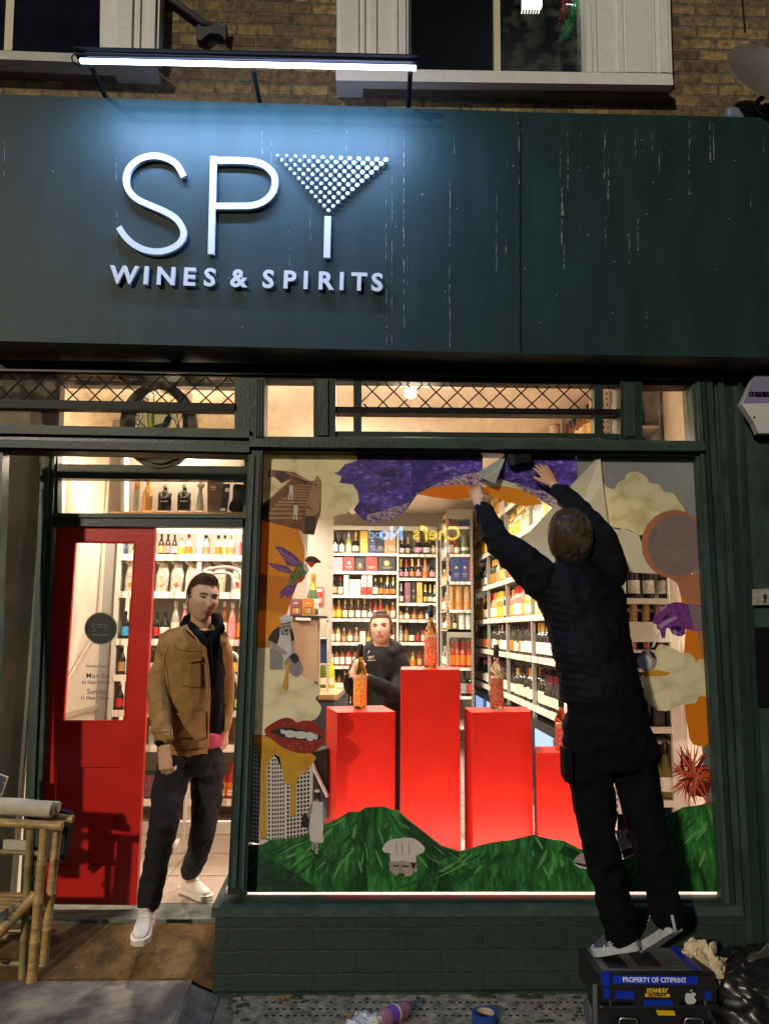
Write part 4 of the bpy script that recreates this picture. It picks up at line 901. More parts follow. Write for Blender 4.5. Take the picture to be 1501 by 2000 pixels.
# ---- sign lamp
TY_ = -.55
lamp = thing('sign_lamp', 'long glowing blue white tube lamp held above the sign board', 'lamp', at(480,120,TY_))
TUBEM = mat('lit_tube', (.8,.85,1), .4, emis=(.62,.74,1), estr=9)
a_, c_ = at(158,119,TY_), at(812,133,TY_)
b = MB(); b.tube([a_, c_], .0125, TUBEM, 12); b.build('tube', lamp, 50)
b = MB(); h0, h1 = at(146,106,TY_+.01), at(818,121,TY_+.01); dv = Vector((0,.035,0))
b.prism([h0, h1, h1+Vector((0,0,.024)), h0+Vector((0,0,.024))], dv, BLACK); b.prism([h0+Vector((0,-.004,.018)), h1+Vector((0,-.004,.018)), h1+Vector((0,-.004,.024)), h0+Vector((0,-.004,.024))], (0,-.02,0), BLACK); b.build('housing', lamp, bevel=.003)
for p, q in (((178,128),(209,186)),((495,138),(508,198)),((801,140),(797,212))):
    b = MB(); s0 = at(*p, TY_+.04); s1 = at(*q, FY+.03); s1.z = at(750,205,FY).z+.01
    b.tube([s0, s1], .013, mat('bracket_dark_green', (.008,.010,.010), .7, spec=.1), 6); b.build('bracket', lamp, 50)
b = MB(); b.tube([at(x, y, TY_+.02) for x, y in spline([(150,104),(141,110),(144,122),(158,130)],4,False)], .004, BLACK, 6); b.build('cable', lamp, 50)
mid = (a_+c_)/2+Vector((0,.0,-.03))
o = plight('tube_glow', mid, 42, (.36,.56,1.0), .02, 'AREA', shape='RECTANGLE', size=(c_-a_).length*.98, size_y=.03)
o.rotation_euler = (R(20), 0, 0)
o = plight('tube_glow', mid+Vector((0,.02,.07)), 3.5, (.55,.65,1.0), .02, 'AREA', shape='RECTANGLE', size=(c_-a_).length*.98, size_y=.03)
o.rotation_euler = (R(140), 0, 0)
# ---- wall bracket between the windows
wb = MB(); IR = mat('old_iron', (.03,.035,.04), .6, noise=.3)
wb.tube([at(322,-10,.0), at(398,46,.0), at(415,52,.02)], .022, IR, 8); wb.px([(383,50),(398,44),(425,46),(442,55),(440,78),(430,66),(410,64),(392,78),(383,76)], .0, .06, IR); wb.tube([at(440,50,.0), at(443,80,.03)], .01, IR, 8)
tag(wb.build('wall_bracket', None, 50), 'old dark iron bracket fixed to the brick between the upper windows', 'bracket')
# ---- dish and boxes at the top right
sd = thing('satellite_dish', 'grey satellite dish on the brick wall at the right edge', 'satellite dish', at(1480,150,-.1))
b = MB(); DISH = mat('dish_grey', (.11,.10,.095), .6, noise=.12); dc = at(1492,140,-.32)
b.lathe([(.0001,-.05),(.07,-.045),(.14,-.025),(.20,0),(.206,.004),(.20,.006),(.14,-.018),(.07,-.038),(.0001,-.043)], (0,0,0), DISH, 32)
b.tf(Matrix.Translation(dc) @ Matrix.Rotation(R(-26),4,'Y') @ Matrix.Rotation(R(72),4,'X') @ Matrix.Diagonal((.80,1.25,1,1))); b.build('dish', sd, 40)
b = MB(); b.tube([at(1478,232,-.02), at(1470,205,-.12), at(1488,190,-.28)], .016, BLACK, 8); b.box(at(1470,215,0).x, at(1499,215,0).x, -.12, .06, at(1480,236,-.1).z, at(1480,205,-.1).z, BLACK); b.build('mount', sd, 50)
b = MB(); b.tube([at(x,y,-.24) for x, y in spline([(1472,198),(1476,212),(1486,222),(1503,226)],4,False)], .004, mat('cable_grey', (.3,.3,.3), .5), 6); b.build('cable', sd, 50)
b = MB(); b.tube([at(1448,-5,.05), at(1454,60,.05)], .006, BLACK, 6); tag(b.build('wall_cable', None, 50), 'black cable running down the brick above the satellite dish', 'cable')
b = MB(); b.box(at(1409,215,-.1).x, at(1462,215,-.1).x, -.16, .05, at(1430,229,-.16).z, at(1430,206,-.16).z, mat('junction_box_grey', (.16,.19,.26), .5)); tag(b.build('junction_box', None, None, bevel=.02), 'small blue grey box standing on the sign board beside the dish', 'junction box')
# ---- alarm box, keypad, dark hatch on the right pier
ab = thing('alarm_box', 'white hexagonal alarm box reading PREMIER on the right pier', 'alarm box', at(1490,790,-.06))
ABW = mat('alarm_white', (.52,.52,.54), .4); ABP = mat('alarm_lilac', (.20,.19,.33), .4)
b = MB(); b.px([(1474,732),(1530,732),(1558,790),(1530,851),(1482,851),(1448,790)], -.055, -.006, mat('alarm_back', (.06,.06,.06), .5)); b.px([(1473,733),(1530,733),(1556,788),(1532,846),(1480,846),(1471,825),(1447,789)], -.10, -.0551, ABW); b.build('cover', ab, bevel=.005)
b = MB(); b.px([(1471,736),(1530,736),(1552,786),(1450,787)], -.1035, -.1005, ABP); b.build('name_panel', ab)
b = MB(); ptext(b, 'PREMIER', 1484, 770.5, 6, -.1045, mat('alarm_navy', (.02,.015,.09), .5), depth=.001, bold=.006, sx=1.25); b.build('lettering', ab)
b = MB(); b.sphere(at(1472,815,-.101), .006, BLACK, 8); b.build('screw', ab)
kp = thing('key_safe', 'small cream metal lock box with keyhole on the right pier', 'lock box', at(1484,1164,-.03))
b = MB(); b.px([(1467,1151),(1540,1148),(1541,1180),(1468,1182)], -.05, -.006, mat('chipped_cream', (.30,.28,.22), .5, noise=.4, nscale=40)); b.build('lock_body', kp, bevel=.003)
b = MB(); b.px(ellip(1493,1165,4,5,14), -.053, -.0505, mat('old_iron')); b.px([(1491,1168),(1495,1168),(1496,1177),(1490,1177)], -.053, -.0505, mat('old_iron')); b.build('keyhole', kp)
b = MB(); b.px([(1463,1225),(1560,1225),(1570,1385),(1480,1380)], -.03, -.006, BLACK); tag(b.build('black_hatch', None, None, bevel=.004), 'black flat hatch cover low on the right pier beneath the lock box', 'hatch')
# ---- upstairs: lit lamp and tinsel behind the right sash window
ul = thing('strip_light', 'square lit ceiling light with slats behind the upper right window', 'ceiling light', at(1038,5,1.2))
b = MB(); UE = mat('upstairs_lamp_face', (1,1,.95), .5, emis=(1,1,.82), estr=4.5)
b.px([(1020,-14),(1058,-14),(1058,11),(1020,10)], 1.2, 1.24, UE); b.build('lamp_face', ul)
b = MB()
for i in range(7): b.px([(1020+i*5.5,11),(1022+i*5.5,11),(1019+i*5.5,25),(1017.5+i*5.5,25)], 1.19, 1.2, UE)
b.build('slats', ul)
plight('tinsel_fill', at(1085,-70,.22), 16, (1,1,.8), .05)  # point light added out of view to brighten the tinsel
for nm, mtc, lab, cx0 in (('tinsel', (.02,.85,.42), 'shiny green tinsel hanging behind the upper right window', 1116), ('tinsel', (.75,.03,.04), 'shiny red tinsel hanging left of the green tinsel', 1103)):
    tm = mat('foil_green' if cx0 > 1110 else 'foil_red', mtc, .18, metal=.5); b = MB()
    for i in range(260 if cx0 > 1110 else 70):
        t = random.random(); x = (1128-t*26 if cx0 > 1110 else 1110-t*14)+random.gauss(0, 6); y = t*(84 if cx0 > 1110 else 50)-8+random.gauss(0,4)
        p = at(x, y, .14+random.uniform(0,.05)); d = Vector((random.gauss(0,1), random.gauss(0,1), random.gauss(0,1))).normalized()*random.uniform(.010,.026); e_ = d.orthogonal().normalized()*.0035
        b.add([p-d-e_, p+d-e_, p+d+e_, p-d+e_], [(0,1,2,3)], tm)
    kind(tag(b.build(nm), lab, 'tinsel'), 'stuff')
# ================================================================ the dark street opposite, with its lit takeaway sign (seen mirrored in the glass)
opp = thing('opposite_building', 'dark brick terrace across the street with a lit takeaway sign', 'building', (0,-14,0))
b = MB(); DB = mat('dark_terrace', (.05,.045,.04), .8, noise=.3); b.box(-14, 14, -15, -14, -.1, 5.0, DB)
b.build('wall', opp)
b = MB(); b.box(-5.5, 5.5, -14, -13.9, 2.3, 3.3, mat('dark_fascia', (.01,.012,.014), .4)); fb = b.build('fascia', opp)
VD = 13.9
YT = mat('sign_yellow_lit', (1,.8,.1), .5, emis=(1,.75,.05), estr=7); BT = mat('sign_blue_lit', (.3,.6,1), .5, emis=(.25,.6,1), estr=8); WT = mat('sign_white_lit', (.7,.8,1), .5, emis=(.6,.75,1), estr=5)
def mirtext(body, px_, py_, hpx, mt, align='CENTER', bold=.0):
    c = at(px_, py_, VD); sc = (at(px_, py_-hpx/2, VD)-at(px_, py_+hpx/2, VD)).z/.70; c = Vector((c.x, .064-VD+.03, c.z))
    b = MB(); textmesh(b, body, sc, mt, depth=.02, bold=bold, M=Matrix.Translation(c) @ Matrix.Rotation(PI, 4, 'Z')); b.build('sign_lettering', fb)
mirtext("Chef's", 852, 1043, 26, YT, bold=.01); mirtext("No", 764, 1043, 24, BT, bold=.02); mirtext("od", 732, 1044, 17, WT)
mirtext('BURGERS - FRIED CHICKEN - PIZZA', 800, 1074, 6.5, WT)
# ================================================================ window display: red plinths and whisky bottles
PL = mat('red_plinth_paint', (.80,.022,.010), .45, noise=.06, nscale=9, bump=.04, bscale=30)
zd = zs+.031
def plinth(pts, Yf, label, shadow=None):
    z = at(*pts[0], Yf).z; P4 = [atz(x, y, z) for x, y in pts]
    b = MB(); b.prism([(p.x, p.y, zd) for p in P4], (0,0,z-zd), PL)
    tag(b.build('plinth', None, None, bevel=.003), label, 'plinth', 'red plinths in the window display'); return z, P4
zA, PA = plinth([(658.5,1391.5),(772,1390),(746,1377.5),(637.5,1380)], .34, 'red plinth of middle height at the left of the window display')
zB, PB = plinth([(782,1308),(897,1308),(894,1302.5),(784,1302)], .36, 'tallest red plinth in the window display')
zC, PC = plinth([(920.5,1391.5),(1036,1390),(1027,1380),(905,1382)], .34, 'red plinth of middle height right of the tallest one')
zD, PD = plinth([(1046,1471),(1150,1470),(1140,1457),(1040,1458)], .34, 'lowest red plinth, half hidden behind the man on the toolbox')
def whisky(z, P4, px_, h, gcol, lcol, lcol2, label, r=.0395):
    c = sum(P4, Vector())/4; Yc = c.y; x = at(px_, 1300, Yc).x
    t = thing('bottle', label, 'bottle', (x, Yc, z+.0005), 'whisky bottles on the red plinths')
    g = mat('whisky_'+gcol[0], gcol[1], .03, trans=.95, ior=1.30, spec=.6, emis=None)
    b = MB(); b.lathe([(r*.94,0),(r,.008),(r,.05),(r,.52*h),(r,.56*h),(r*.86,.62*h),(r*.45,.70*h),(r*.36,.75*h),(r*.36,.86*h)], (x,Yc,z+.0005), g, 28); b.build('glass_body', t, 50)
    m = vinyl('label_art_'+gcol[0], lcol, lcol2, 75, (1,1,1), .45, .25, .42, .56); b = MB()
    pts = []; n = 18; r2 = r+.0012
    for j, zz in enumerate((.05,.10,.47,.53)):
        ww = (1.15, 1.3, 1.3, 1.15)[j]
        for i in range(n+1): a = -PI/2-ww+2*ww*i/n; pts.append((x+r2*math.cos(a), Yc+r2*math.sin(a), z+zz*h))
    b.add(pts, [(j*(n+1)+i, j*(n+1)+i+1, (j+1)*(n+1)+i+1, (j+1)*(n+1)+i) for j in range(3) for i in range(n)], m)
    b2 = LB['tan']; pts = []; r3 = r2+.0008
    for zz in (.475,.515):
        for i in range(n+1): a = -PI/2-1.1+2.2*i/n; pts.append((x+r3*math.cos(a), Yc+r3*math.sin(a), z+(zz+.012*math.cos((i/n*2-1)*1.4))*h))
    b.add(pts, [(i, i+1, n+2+i, n+1+i) for i in range(n)], LB['cream']); b.build('label', t, 60)
    b = MB(); b.lathe([(r*.40,.80*h),(r*.42,.81*h),(r*.42,.985*h),(r*.36,h)], (x,Yc,z+.0005), CP['black'], 18); b.build('cap', t, 50)
whisky(zA, PA, 703.5, .375, ('gold',(.95,.62,.16)), (.72,.28,.02), (.90,.66,.20), 'tall whisky bottle with golden orange picture label on the left plinth')
whisky(zB, PB, 841, .375, ('pinkgold',(.92,.50,.20)), (.75,.08,.03), (.80,.42,.22), 'tall whisky bottle with red and pink label on the tallest plinth')
whisky(zC, PC, 968.5, .375, ('roseclear',(.92,.70,.45)), (.30,.06,.03), (.62,.25,.15), 'tall whisky bottle with dark rose label on the plinth right of the tallest')
whisky(zD, PD, 1093, .30, ('redred',(.7,.1,.05)), (.6,.02,.02), (.8,.3,.2), 'red whisky bottle half hidden by the man, on the lowest plinth')

# ================================================================ counter and clutter left of the woman
WOOD = mat('counter_wood', (.45,.27,.12), .4, noise=.25, nscale=6, nstretch=(1,6,6))
CY = 2.3
ct = thing('shop_counter', 'shop counter with pale wood top and blue grey front', 'counter', at(640,1480,CY))
zc = at(640,1357,CY).z; pc = [atz(560,1357,zc), atz(659,1357,zc), atz(686,1334,zc), atz(560,1334,zc)]
b = MB(); b.prism(pc, (0,0,-.04), WOOD); b.build('counter_top', ct)
b = MB(); q = [Vector((p.x, p.y+.02, ZF)) for p in pc]; q[1].x -= .03; q[2].x -= .03; b.prism(q, (0,0,zc-.041-ZF), mat('counter_blue_grey', (.07,.08,.10), .5)); b.build('counter_body', ct)
for i, (x, g) in enumerate(((629.5,'olive'),(646,'straw'))):
    p = atz(x, 1343, zc); r = empty('bottle', p)
    tag(r, ['dark olive wine bottle with white capsule on the wooden counter','bright yellow green wine bottle with white capsule on the wooden counter'][i], 'bottle', 'wine bottles on the counter')
    pr, li, ci = bottle_profile('burg', .30, .8); GLW = mat('glass_lime_'+g, ((.10,.13,.01),(.48,.50,.02))[i], .1, spec=.7)
    b = MB(); b.lathe(pr[:ci+1], p, GLW, 16); b.build('bottle_body', r, 50)
    b = MB(); b.lathe([(pr[2][0]+.001, .03),(pr[3][0]+.001,.09)], p, LB['cream'], 16); b.build('label', r, 50)
    b = MB(); b.lathe([(q_[0]+.001, q_[1]) for q_ in pr[ci:]], p, CP['white'], 14); b.build('cap', r, 50)
b = MB(); p = atz(668,1345,zc); b.box(p.x-.04, p.x+.05, p.y-.06, p.y+.08, zc+.0005, zc+.03, LB['white']); tag(b.build('paper_stack', None, None, bevel=.003), 'small stack of white paper bags on the counter beside the woman', 'paper stack')
DYc = 2.05
dc = thing('display_cabinet', 'kraft coloured cabinet panel with a dark top behind the chef decal', 'cabinet', at(592,1430,DYc))
b = MB(); b.px([(556,1206),(621,1208),(619,1332),(552,1332)], DYc, DYc+.3, mat('kraft_panel', (.30,.20,.12), .55, noise=.15, nscale=5)); b.build('panel', dc)
b = MB(); b.px([(552,1201),(637,1203),(637,1207),(552,1206)], DYc-.02, DYc+.32, mat('dark_top', (.03,.028,.026), .4)); b.build('cabinet_top', dc)
b = MB(); b.px([(577,1206),(607,1207),(607,1212),(577,1211)], DYc-.024, DYc-.021, LB['white']); b.build('price_label', dc)
b = MB(); b.px([(552,1332),(619,1332),(618,1500),(550,1500)], DYc+.02, DYc+.3, mat('dark_top')); b.build('base', dc)
for i, (x0, x1, c, c2) in enumerate(((566,589,'mauve','red'),(590,613,'orange','orange'))):
    b = MB(); b.px([(x0,1169),(x1,1170),(x1,1202),(x0,1201)], DYc+.03, DYc+.1, LB[c]); b.px([(x0+3,1186),(x1-3,1186),(x1-3,1199),(x0+3,1199)], DYc+.027, DYc+.0295, mat('window_in_box', (.10,.05,.03), .3))
    for k in range(4): b.px([(x0+5+k*4,1188),(x0+7.5+k*4,1188),(x0+7.5+k*4,1198),(x0+5+k*4,1198)], DYc+.024, DYc+.0265, LB[['gold','yellow','cream','tan'][k]])
    b.px([(x0+7,1177),(x1-7,1177),(x1-7,1179),(x0+7,1179)], DYc+.027, DYc+.0295, LB['cream'])
    tag(b.build('gift_set'), ['maroon gift set box with small bottles on the cabinet top','orange gift set box with small bottles beside the maroon one'][i], 'gift set', 'gift sets on the cabinet')
p = at(610,1201,DYc+.2); r = thing('bottle', 'large green champagne bottle with gold neck standing behind the gift sets', 'bottle', p)
pr, li, ci = bottle_profile('champ', .34, .95)
b = MB(); b.lathe(pr[:ci+1], p, mat('glass_sage', (.10,.16,.09), .15), 18); b.build('bottle_body', r, 50); b = MB(); b.lathe([(a+.001, c) for a, c in pr[ci:]], p, CP['gold'], 16); b.build('cap', r, 50); b = MB(); b.lathe([(pr[2][0]+.001,.05),(pr[3][0]+.001,.13)], p, LB['white'], 18); b.build('label', r, 50)
b = MB(); b.px([(616,1147),(631,1147),(631,1183),(616,1183)], 5.0, 5.01, LB['red']); b.px([(618,1150),(629,1150),(629,1156),(618,1156)], 4.995, 4.999, LB['cream']); b.px([(619,1168),(628,1168),(628,1178),(619,1178)], 4.995, 4.999, LB['pink'])
tag(b.build('poster'), 'small red and cream poster beside the green champagne bottle', 'poster')
b = MB(); b.box(at(600,1100,5.02).x, at(650,1100,5.02).x, 5.02, 5.1, ZF, 3.2, mat('grey_partition', (.36,.31,.25), .8)); b.build('partition', BLD)
ds = thing('bottle_stand', 'narrow white stand with dark blue bottles beside the back shelves', 'stand', at(632,1400,2.6))
b = MB(); b.px([(622,1210),(625,1210),(625,1420),(622,1420)], 2.6, 2.62, SHELFM); b.px([(638,1208),(641,1208),(641,1420),(638,1420)], 2.6, 2.62, SHELFM); b.build('frame', ds)
for yy in (1212, 1245, 1296): b = MB(); b.px([(622,yy),(641,yy),(641,yy+3),(622,yy+3)], 2.6, 2.8, STRIP); b.build('shelf', ds)
b = MB(); b.px([(625,1246),(638,1246),(638,1295),(625,1295)], 2.66, 2.8, LB['navy']); b.build('blue_carton', ds)
# black folded trolley between the film buildings and the left plinth
tr = MB(); tr.px([(607,1470),(640,1462),(640,1600),(600,1560)], .55, .7, mat('dark_top')); tr.tube([at(608,1490,.52), at(640,1556,.52)], .012, LWH, 8)
tag(tr.build('folded_trolley', None, 50), 'folded black trolley with a white strut behind the left plinth', 'trolley')
# white tube trolley in the shop behind the young man
tl = thing('tube_trolley', 'white tubular trolley standing in the shop behind the young man', 'trolley', at(440,1600,1.35))
def P2(x, y, Y=1.35): return at(x, y, Y)
b = MB(); b.tube([P2(*q) for q in spline([(405,1112),(440,1108),(462,1113),(470,1128),(472,1165),(474,1300),(470,1608)],4,False)], .013, LWH, 10); b.build('handle', tl, 60)
b = MB(); b.tube([P2(x,y,1.5) for x, y in spline([(407,1121),(436,1119),(452,1124),(458,1150)],4,False)], .011, LWH, 10); b.build('inner_handle', tl, 60)
b = MB(); b.tube([P2(x,y) for x, y in spline([(440,1272),(458,1277),(466,1290),(467,1312),(468,1600)],4,False)], .012, LWH, 10); b.build('front_leg', tl, 60)
b = MB(); b.tube([P2(446,1290), P2(472,1352)], .010, LWH, 8); b.build('brace', tl, 60); b = MB(); b.tube([P2(300,1606), P2(470,1606)], .012, LWH, 8); b.build('cross_bar', tl, 60)
b = MB(); b.tube([P2(366,1500), P2(358,1640)], .012, LWH, 8); b.build('back_leg', tl, 60)
b = MB(); c = P2(347,1652); b.tube([c+Vector((-.012,0,0)), c+Vector((.012,0,0))], .045, LWH, 18); b.build('wheel', tl, 50)
# bottles on the shelf over the door (recess fanlight)
sh = thing('door_shelf', 'narrow shelf over the door carrying decorative bottles', 'shelf', at(370,1000,.62))
b = MB(); b.px([(215,999),(488,1000),(488,1004),(215,1003)], .58, .80, WOOD); b.build('shelf_board', sh); b = MB(); b.box(at(214,930,1.3).x, at(470,930,1.3).x, 1.3, 1.32, at(300,1010,1.3).z, at(300,860,1.3).z, mat('grey_partition')); b.px([(214,880),(243,880),(243,1010),(214,1010)], 1.1, 1.2, GREYW); b.px([(236,880),(243,880),(243,1010),(236,1010)], 1.09, 1.1, SHELFM); b.build('back_board', sh)
def dbot(x, ytop, prof, glass, lab, label, capm, tilt=0, capi=None, emb=None):
    p = at(x, 999, .66); h = (at(x, ytop, .66)-p).z; t = thing('bottle', label, 'bottle', p, 'decorative bottles over the door')
    M = Matrix.Translation(p) @ Matrix.Rotation(R(tilt), 4, 'Y') @ Matrix.Translation(-p)
    b = MB(); b.lathe([(r_*.0027, z_*h) for r_, z_ in prof[:capi]], p, glass, 20); b.tf(M); b.build('glass_body', t, 50)
    b = MB(); b.lathe([(r_*.0027, z_*h) for r_, z_ in prof[capi-1:]], p, capm, 16); b.tf(M); b.build('stopper', t, 50)
    if emb:
        b = MB(); pr_ = ellip(x, 962+3, 8, 8, 12); b.px([(q[0]+(1.5 if i % 2 else -1.5), q[1]) for i, q in enumerate(pr_)], .618, .62, CP['silver'])
        b.px(ellip(x, 965, 4, 4.5, 10), .6165, .6178, LB['black']); b.px([(x-7,978),(x+7,978),(x+7,980),(x-7,980)], .618, .62, CP['silver']); b.build('silver_emblem', t)
BGL = mat('black_decanter_glass', (.012,.012,.014), .08)
dbot(263, 938, [(7,0),(7.5,.02),(7,.6),(6.5,.7),(6.6,.71),(6.6,.98),(5,1)], GL['clear'], None, 'tall clear leaning bottle with copper cap, leftmost over the door', mat('copper_cap', (.6,.3,.12), .3, .7), 3, 4)
dbot(287, 938, [(11,0),(11.5,.02),(11.5,.5),(9,.65),(5,.78),(4.5,.85),(5,.86),(5,.98),(4,1)], mat('gold_bottle', (.75,.40,.10), .25, metal=.6), None, 'gold metallic bottle beside the leaning clear bottle over the door', CP['gold'], 0, 6)
dbot(321, 945, [(14,0),(15,.03),(16,.60),(15,.66),(5,.72),(4.5,.80),(4.5,.84),(7,.85),(7.5,.93),(4,1)], BGL, None, 'left one of two square black decanters with silver lion emblem over the door', CP['silver'], 0, 7, True)
dbot(359, 945, [(14,0),(15,.03),(16,.60),(15,.66),(5,.72),(4.5,.80),(4.5,.84),(7,.85),(7.5,.93),(4,1)], BGL, None, 'right one of two square black decanters with silver lion emblem over the door', CP['silver'], 0, 7, True)
dbot(390, 942, [(9,0),(9.5,.02),(9.5,.15),(7,.4),(4.5,.65),(4,.78),(6,.80),(9,.87),(9,.93),(5,1)], GL['clear'], None, 'slender clear bottle with round ball stopper over the door', mat('glass_ball', (.5,.5,.45), .1), 0, 6)
b = MB(); b.px([(405,942),(436,942),(436,1000),(405,1000)], .64, .74, mat('brown_box', (.10,.055,.035), .5)); b.px([(411,950),(422,950),(422,953),(411,953)], .638, .6395, LB['gold']); b.px([(411,955),(422,955),(422,957),(411,957)], .638, .6395, LB['gold']); tag(b.build('gift_box'), 'tall brown box with gold mark standing over the door', 'gift box')
b = MB(); b.px([(436,945),(450,945),(442,1000),(429,1000)], .60, .635, mat('black_tin', (.012,.012,.012), .3)); b.px([(440,953),(448,953),(447,960),(439,960)], .598, .5995, LB['white']); b.px([(431,992),(440,992),(440,998),(430,998)], .598, .5995, LB['white']); tag(b.build('gift_box'), 'slim black leaning box with white labels over the door', 'gift box')
b = MB(); b.px(spline([(456,948),(470,946),(480,950),(481,970),(482,999),(450,999),(448,985),(454,975)],4), .60, .66, BGL); tag(b.build('bottle', None, 40), 'black boot shaped bottle at the right end over the door', 'bottle')

# ================================================================ printed film on the window glass
class Decal:
    lvl = 0
    def __init__(s, Lv, depth=.0288): s.b = MB(); s.Y = depth-Lv*.0011; s.k = 0
    def L(s, mt, pts, sm=0, d=.00018):
        if sm: pts = spline(pts, sm)
        s.b.px(pts, s.Y-.0003, s.Y, mt) if s.k == 0 else s.b.px(pts, s.Y-.0003-d*s.k, s.Y-d*s.k-.00002+.0, mt); s.k += 1
    def done(s, label, cat='window decal', name='window_decal'):
        return tag(s.b.build(name), label, cat, 'printed film pieces on the window')
VC = vinyl('print_cloud', (.56,.48,.24), (.86,.80,.55), 9, (1,1,1.25), .5, .34, .16, .50, puff=11); VC2 = vinyl('print_cloud_grey', (.52,.46,.26), (.72,.65,.40), 10, tl=.3)
VO = vinyl('print_orange', (.80,.36,.015), (.85,.42,.02), 3, tl=.42); VO2 = vinyl('print_orange_deep', (.80,.27,.010), (.84,.32,.012), 3, tl=.40)
VP = vinyl('print_purple_rock', (0.0455,0.0234,0.26), (0.13,0.078,0.468), 26, (1,1,2.2), .4, .12, .40, .58, (.50,.38,.58), big=4, rot=.7); VPD = vinyl('print_purple_dark', (0.026,0.013,0.169), (0.078,0.039,0.338), 20, (1,1,2), .4, .1, .4, .66)
VPF = vinyl('print_pale_scree', (.10,.05,.33), (.62,.48,.50), 42, (1,1,1.5), .45, .25, .42, .55)
VG = vinyl('print_grass', (.006,.045,.010), (.045,.24,.05), 24, (2.4,1,.7), .4, .18, .30, .66, (.20,.52,.14), big=5, rot=.6); VGD = vinyl('grass_dark_and_reflection', (0.0052,0.0286,0.013), (0.0156,0.078,0.026), 20, tl=.1)
VBR = vinyl('print_brown', (.20,.06,.02), (.32,.12,.045), 20, tl=.3); VTR = vinyl('print_tread', (.46,.23,.11), (.55,.30,.15), 30, tl=.3); VDB = vinyl('print_dark_brown', (.05,.015,.008), tl=.15)
VW = vinyl('print_white', (.78,.72,.66), (.70,.64,.58), 24, tl=.25); VGY = vinyl('print_grey', (.28,.24,.24), (.40,.35,.33), 60, tl=.25); VK = vinyl('print_black', (.015,.013,.013), tl=.06); VSK = vinyl('print_sepia_skin', (.52,.43,.38), (.38,.30,.26), 30, tl=.25)
VHN = vinyl('print_honey', (.68,.34,.015), (.80,.46,.04), 12, tl=.35); VHL = vinyl('print_honey_light', (.80,.55,.22), tl=.4); VLR = vinyl('print_lip_red', (.28,.015,.010), (.42,.04,.02), 60, (1,1,.5), tl=.25); VLL = vinyl('print_lip_light', (.65,.25,.18), tl=.3)
VPU = vinyl('print_purple', (.16,.03,.22), (.32,.09,.36), 50, tl=.3); VPL = vinyl('print_lilac_and_highlight', (.5,.3,.55), tl=.3); VSK2 = vinyl('print_grey_blue_sky', (0.28,0.308,0.322), (0.336,0.364,0.364), 3, tl=.25); VSM = vinyl('print_salmon', (.55,.24,.12), (.50,.22,.12), 5, tl=.35); VMV = vinyl('print_mauve_disc', (.26,.19,.20), (.30,.23,.22), 5, tl=.3)
VGB = vinyl('print_bird_green', (.05,.13,.03), (.30,.36,.14), 60, tl=.3); VRD = vinyl('print_red', (0.80,0.10,0.03), (0.62,0.05,0.02), 30, tl=.3); VRO = vinyl('print_red_light', (.70,.22,.12), tl=.3); VRK = vinyl('print_red_dark', (.12,.008,.01), tl=.1)
BACKING = vinyl('backing_paper', (.80,.75,.62), (.74,.69,.56), 5, rough=.3, tl=.3); FLAP = vinyl('film_underside', (.50,.58,.58), (.60,.66,.64), 6, rough=.3, tl=.3)
# clouds
d = Decal(0); d.L(VC, [(511,882),(700,884),(700,985)]+spline([(692,987),(684,992),(676,1003),(664,1004),(648,1010),(632,1013),(618,1012),(600,1014)],4,False)+[(508,1014)])
d.done('tan coloured cloud print filling the top left corner of the window')
d = Decal(0); d.L(VC, [(498,1262)]+spline([(508,1258),(520,1250),(530,1258),(545,1262),(560,1275),(575,1300),(592,1322),(606,1329),(623,1341),(625,1353),(616,1364),(627,1380),(624,1394),(616,1404),(600,1410),(560,1425)],4,False)+[(490,1442)])
d.done('tan cloud print below the pouring chef, left edge of the window')
# orange field left
d = Decal(0.6); d.L(VO, [(507,1015),(583,1034)]+spline([(586,1045),(592,1062),(595,1080),(594,1098),(586,1125),(576,1150),(566,1180),(556,1205)],4,False)+[(556,1264),(497,1266)]); d.L(VO2, [(503,1120),(584,1130),(566,1180),(560,1200),(501,1190)]); d.done('orange print field behind the hummingbird, left edge of the window')
# staircase
d = Decal(2); d.L(VBR, [(509,990),(540,962),(570,934),(550,944),(535,931),(523,931),(524,917),(540,918),(556,920),(576,923),(603,939),(614,940),(620,928),(627,939),(626,997),(613,1045),(594,1043),(585,1035),(510,1016)])
d.L(VDB, [(556,921),(568,930),(548,943),(536,931),(540,920)]); d.L(VDB, [(574,926),(602,941),(598,946),(570,932)]); d.L(VTR, [(524,918),(532,919),(532,930),(524,930)]); d.L(VTR, [(558,921),(604,938),(604,941),(560,925)])
d.L(VTR, [(510,988),(566,937),(570,937),(510,993)])
st = [(574,608,948),(574,607,953),(573,606,958.5),(571,604,964),(560,602,968.5),(551,601,974),(543,599,980),(536,597,986),(529,596,993.5),(521,594,1002),(512,590,1011)]
for i, (xl_, xr_2, y) in enumerate(st): d.L(VTR if i else VTR, [(xl_,y-1.2-i*.16),(xr_2,y-.2),(xr_2,y+1.6+i*.12),(xl_,y+1.2+i*.28)])
d.L(VTR, [(616,932),(621,929),(627,940),(624,998),(613,1009),(596,1007),(598,994),(610,955)]); d.L(VDB, [(595,1009),(617,1007),(613,1044),(595,1042)]); d.L(VBR, [(617,1007),(625,998),(613,1044)])
d.L(VDB, [(611,942),(618,946),(617,950),(612,946)]); d.L(VTR, [(613,938),(616,939),(599,990),(596,989)]); d.L(VDB, [(600,986),(607,992),(606,996),(600,990)])
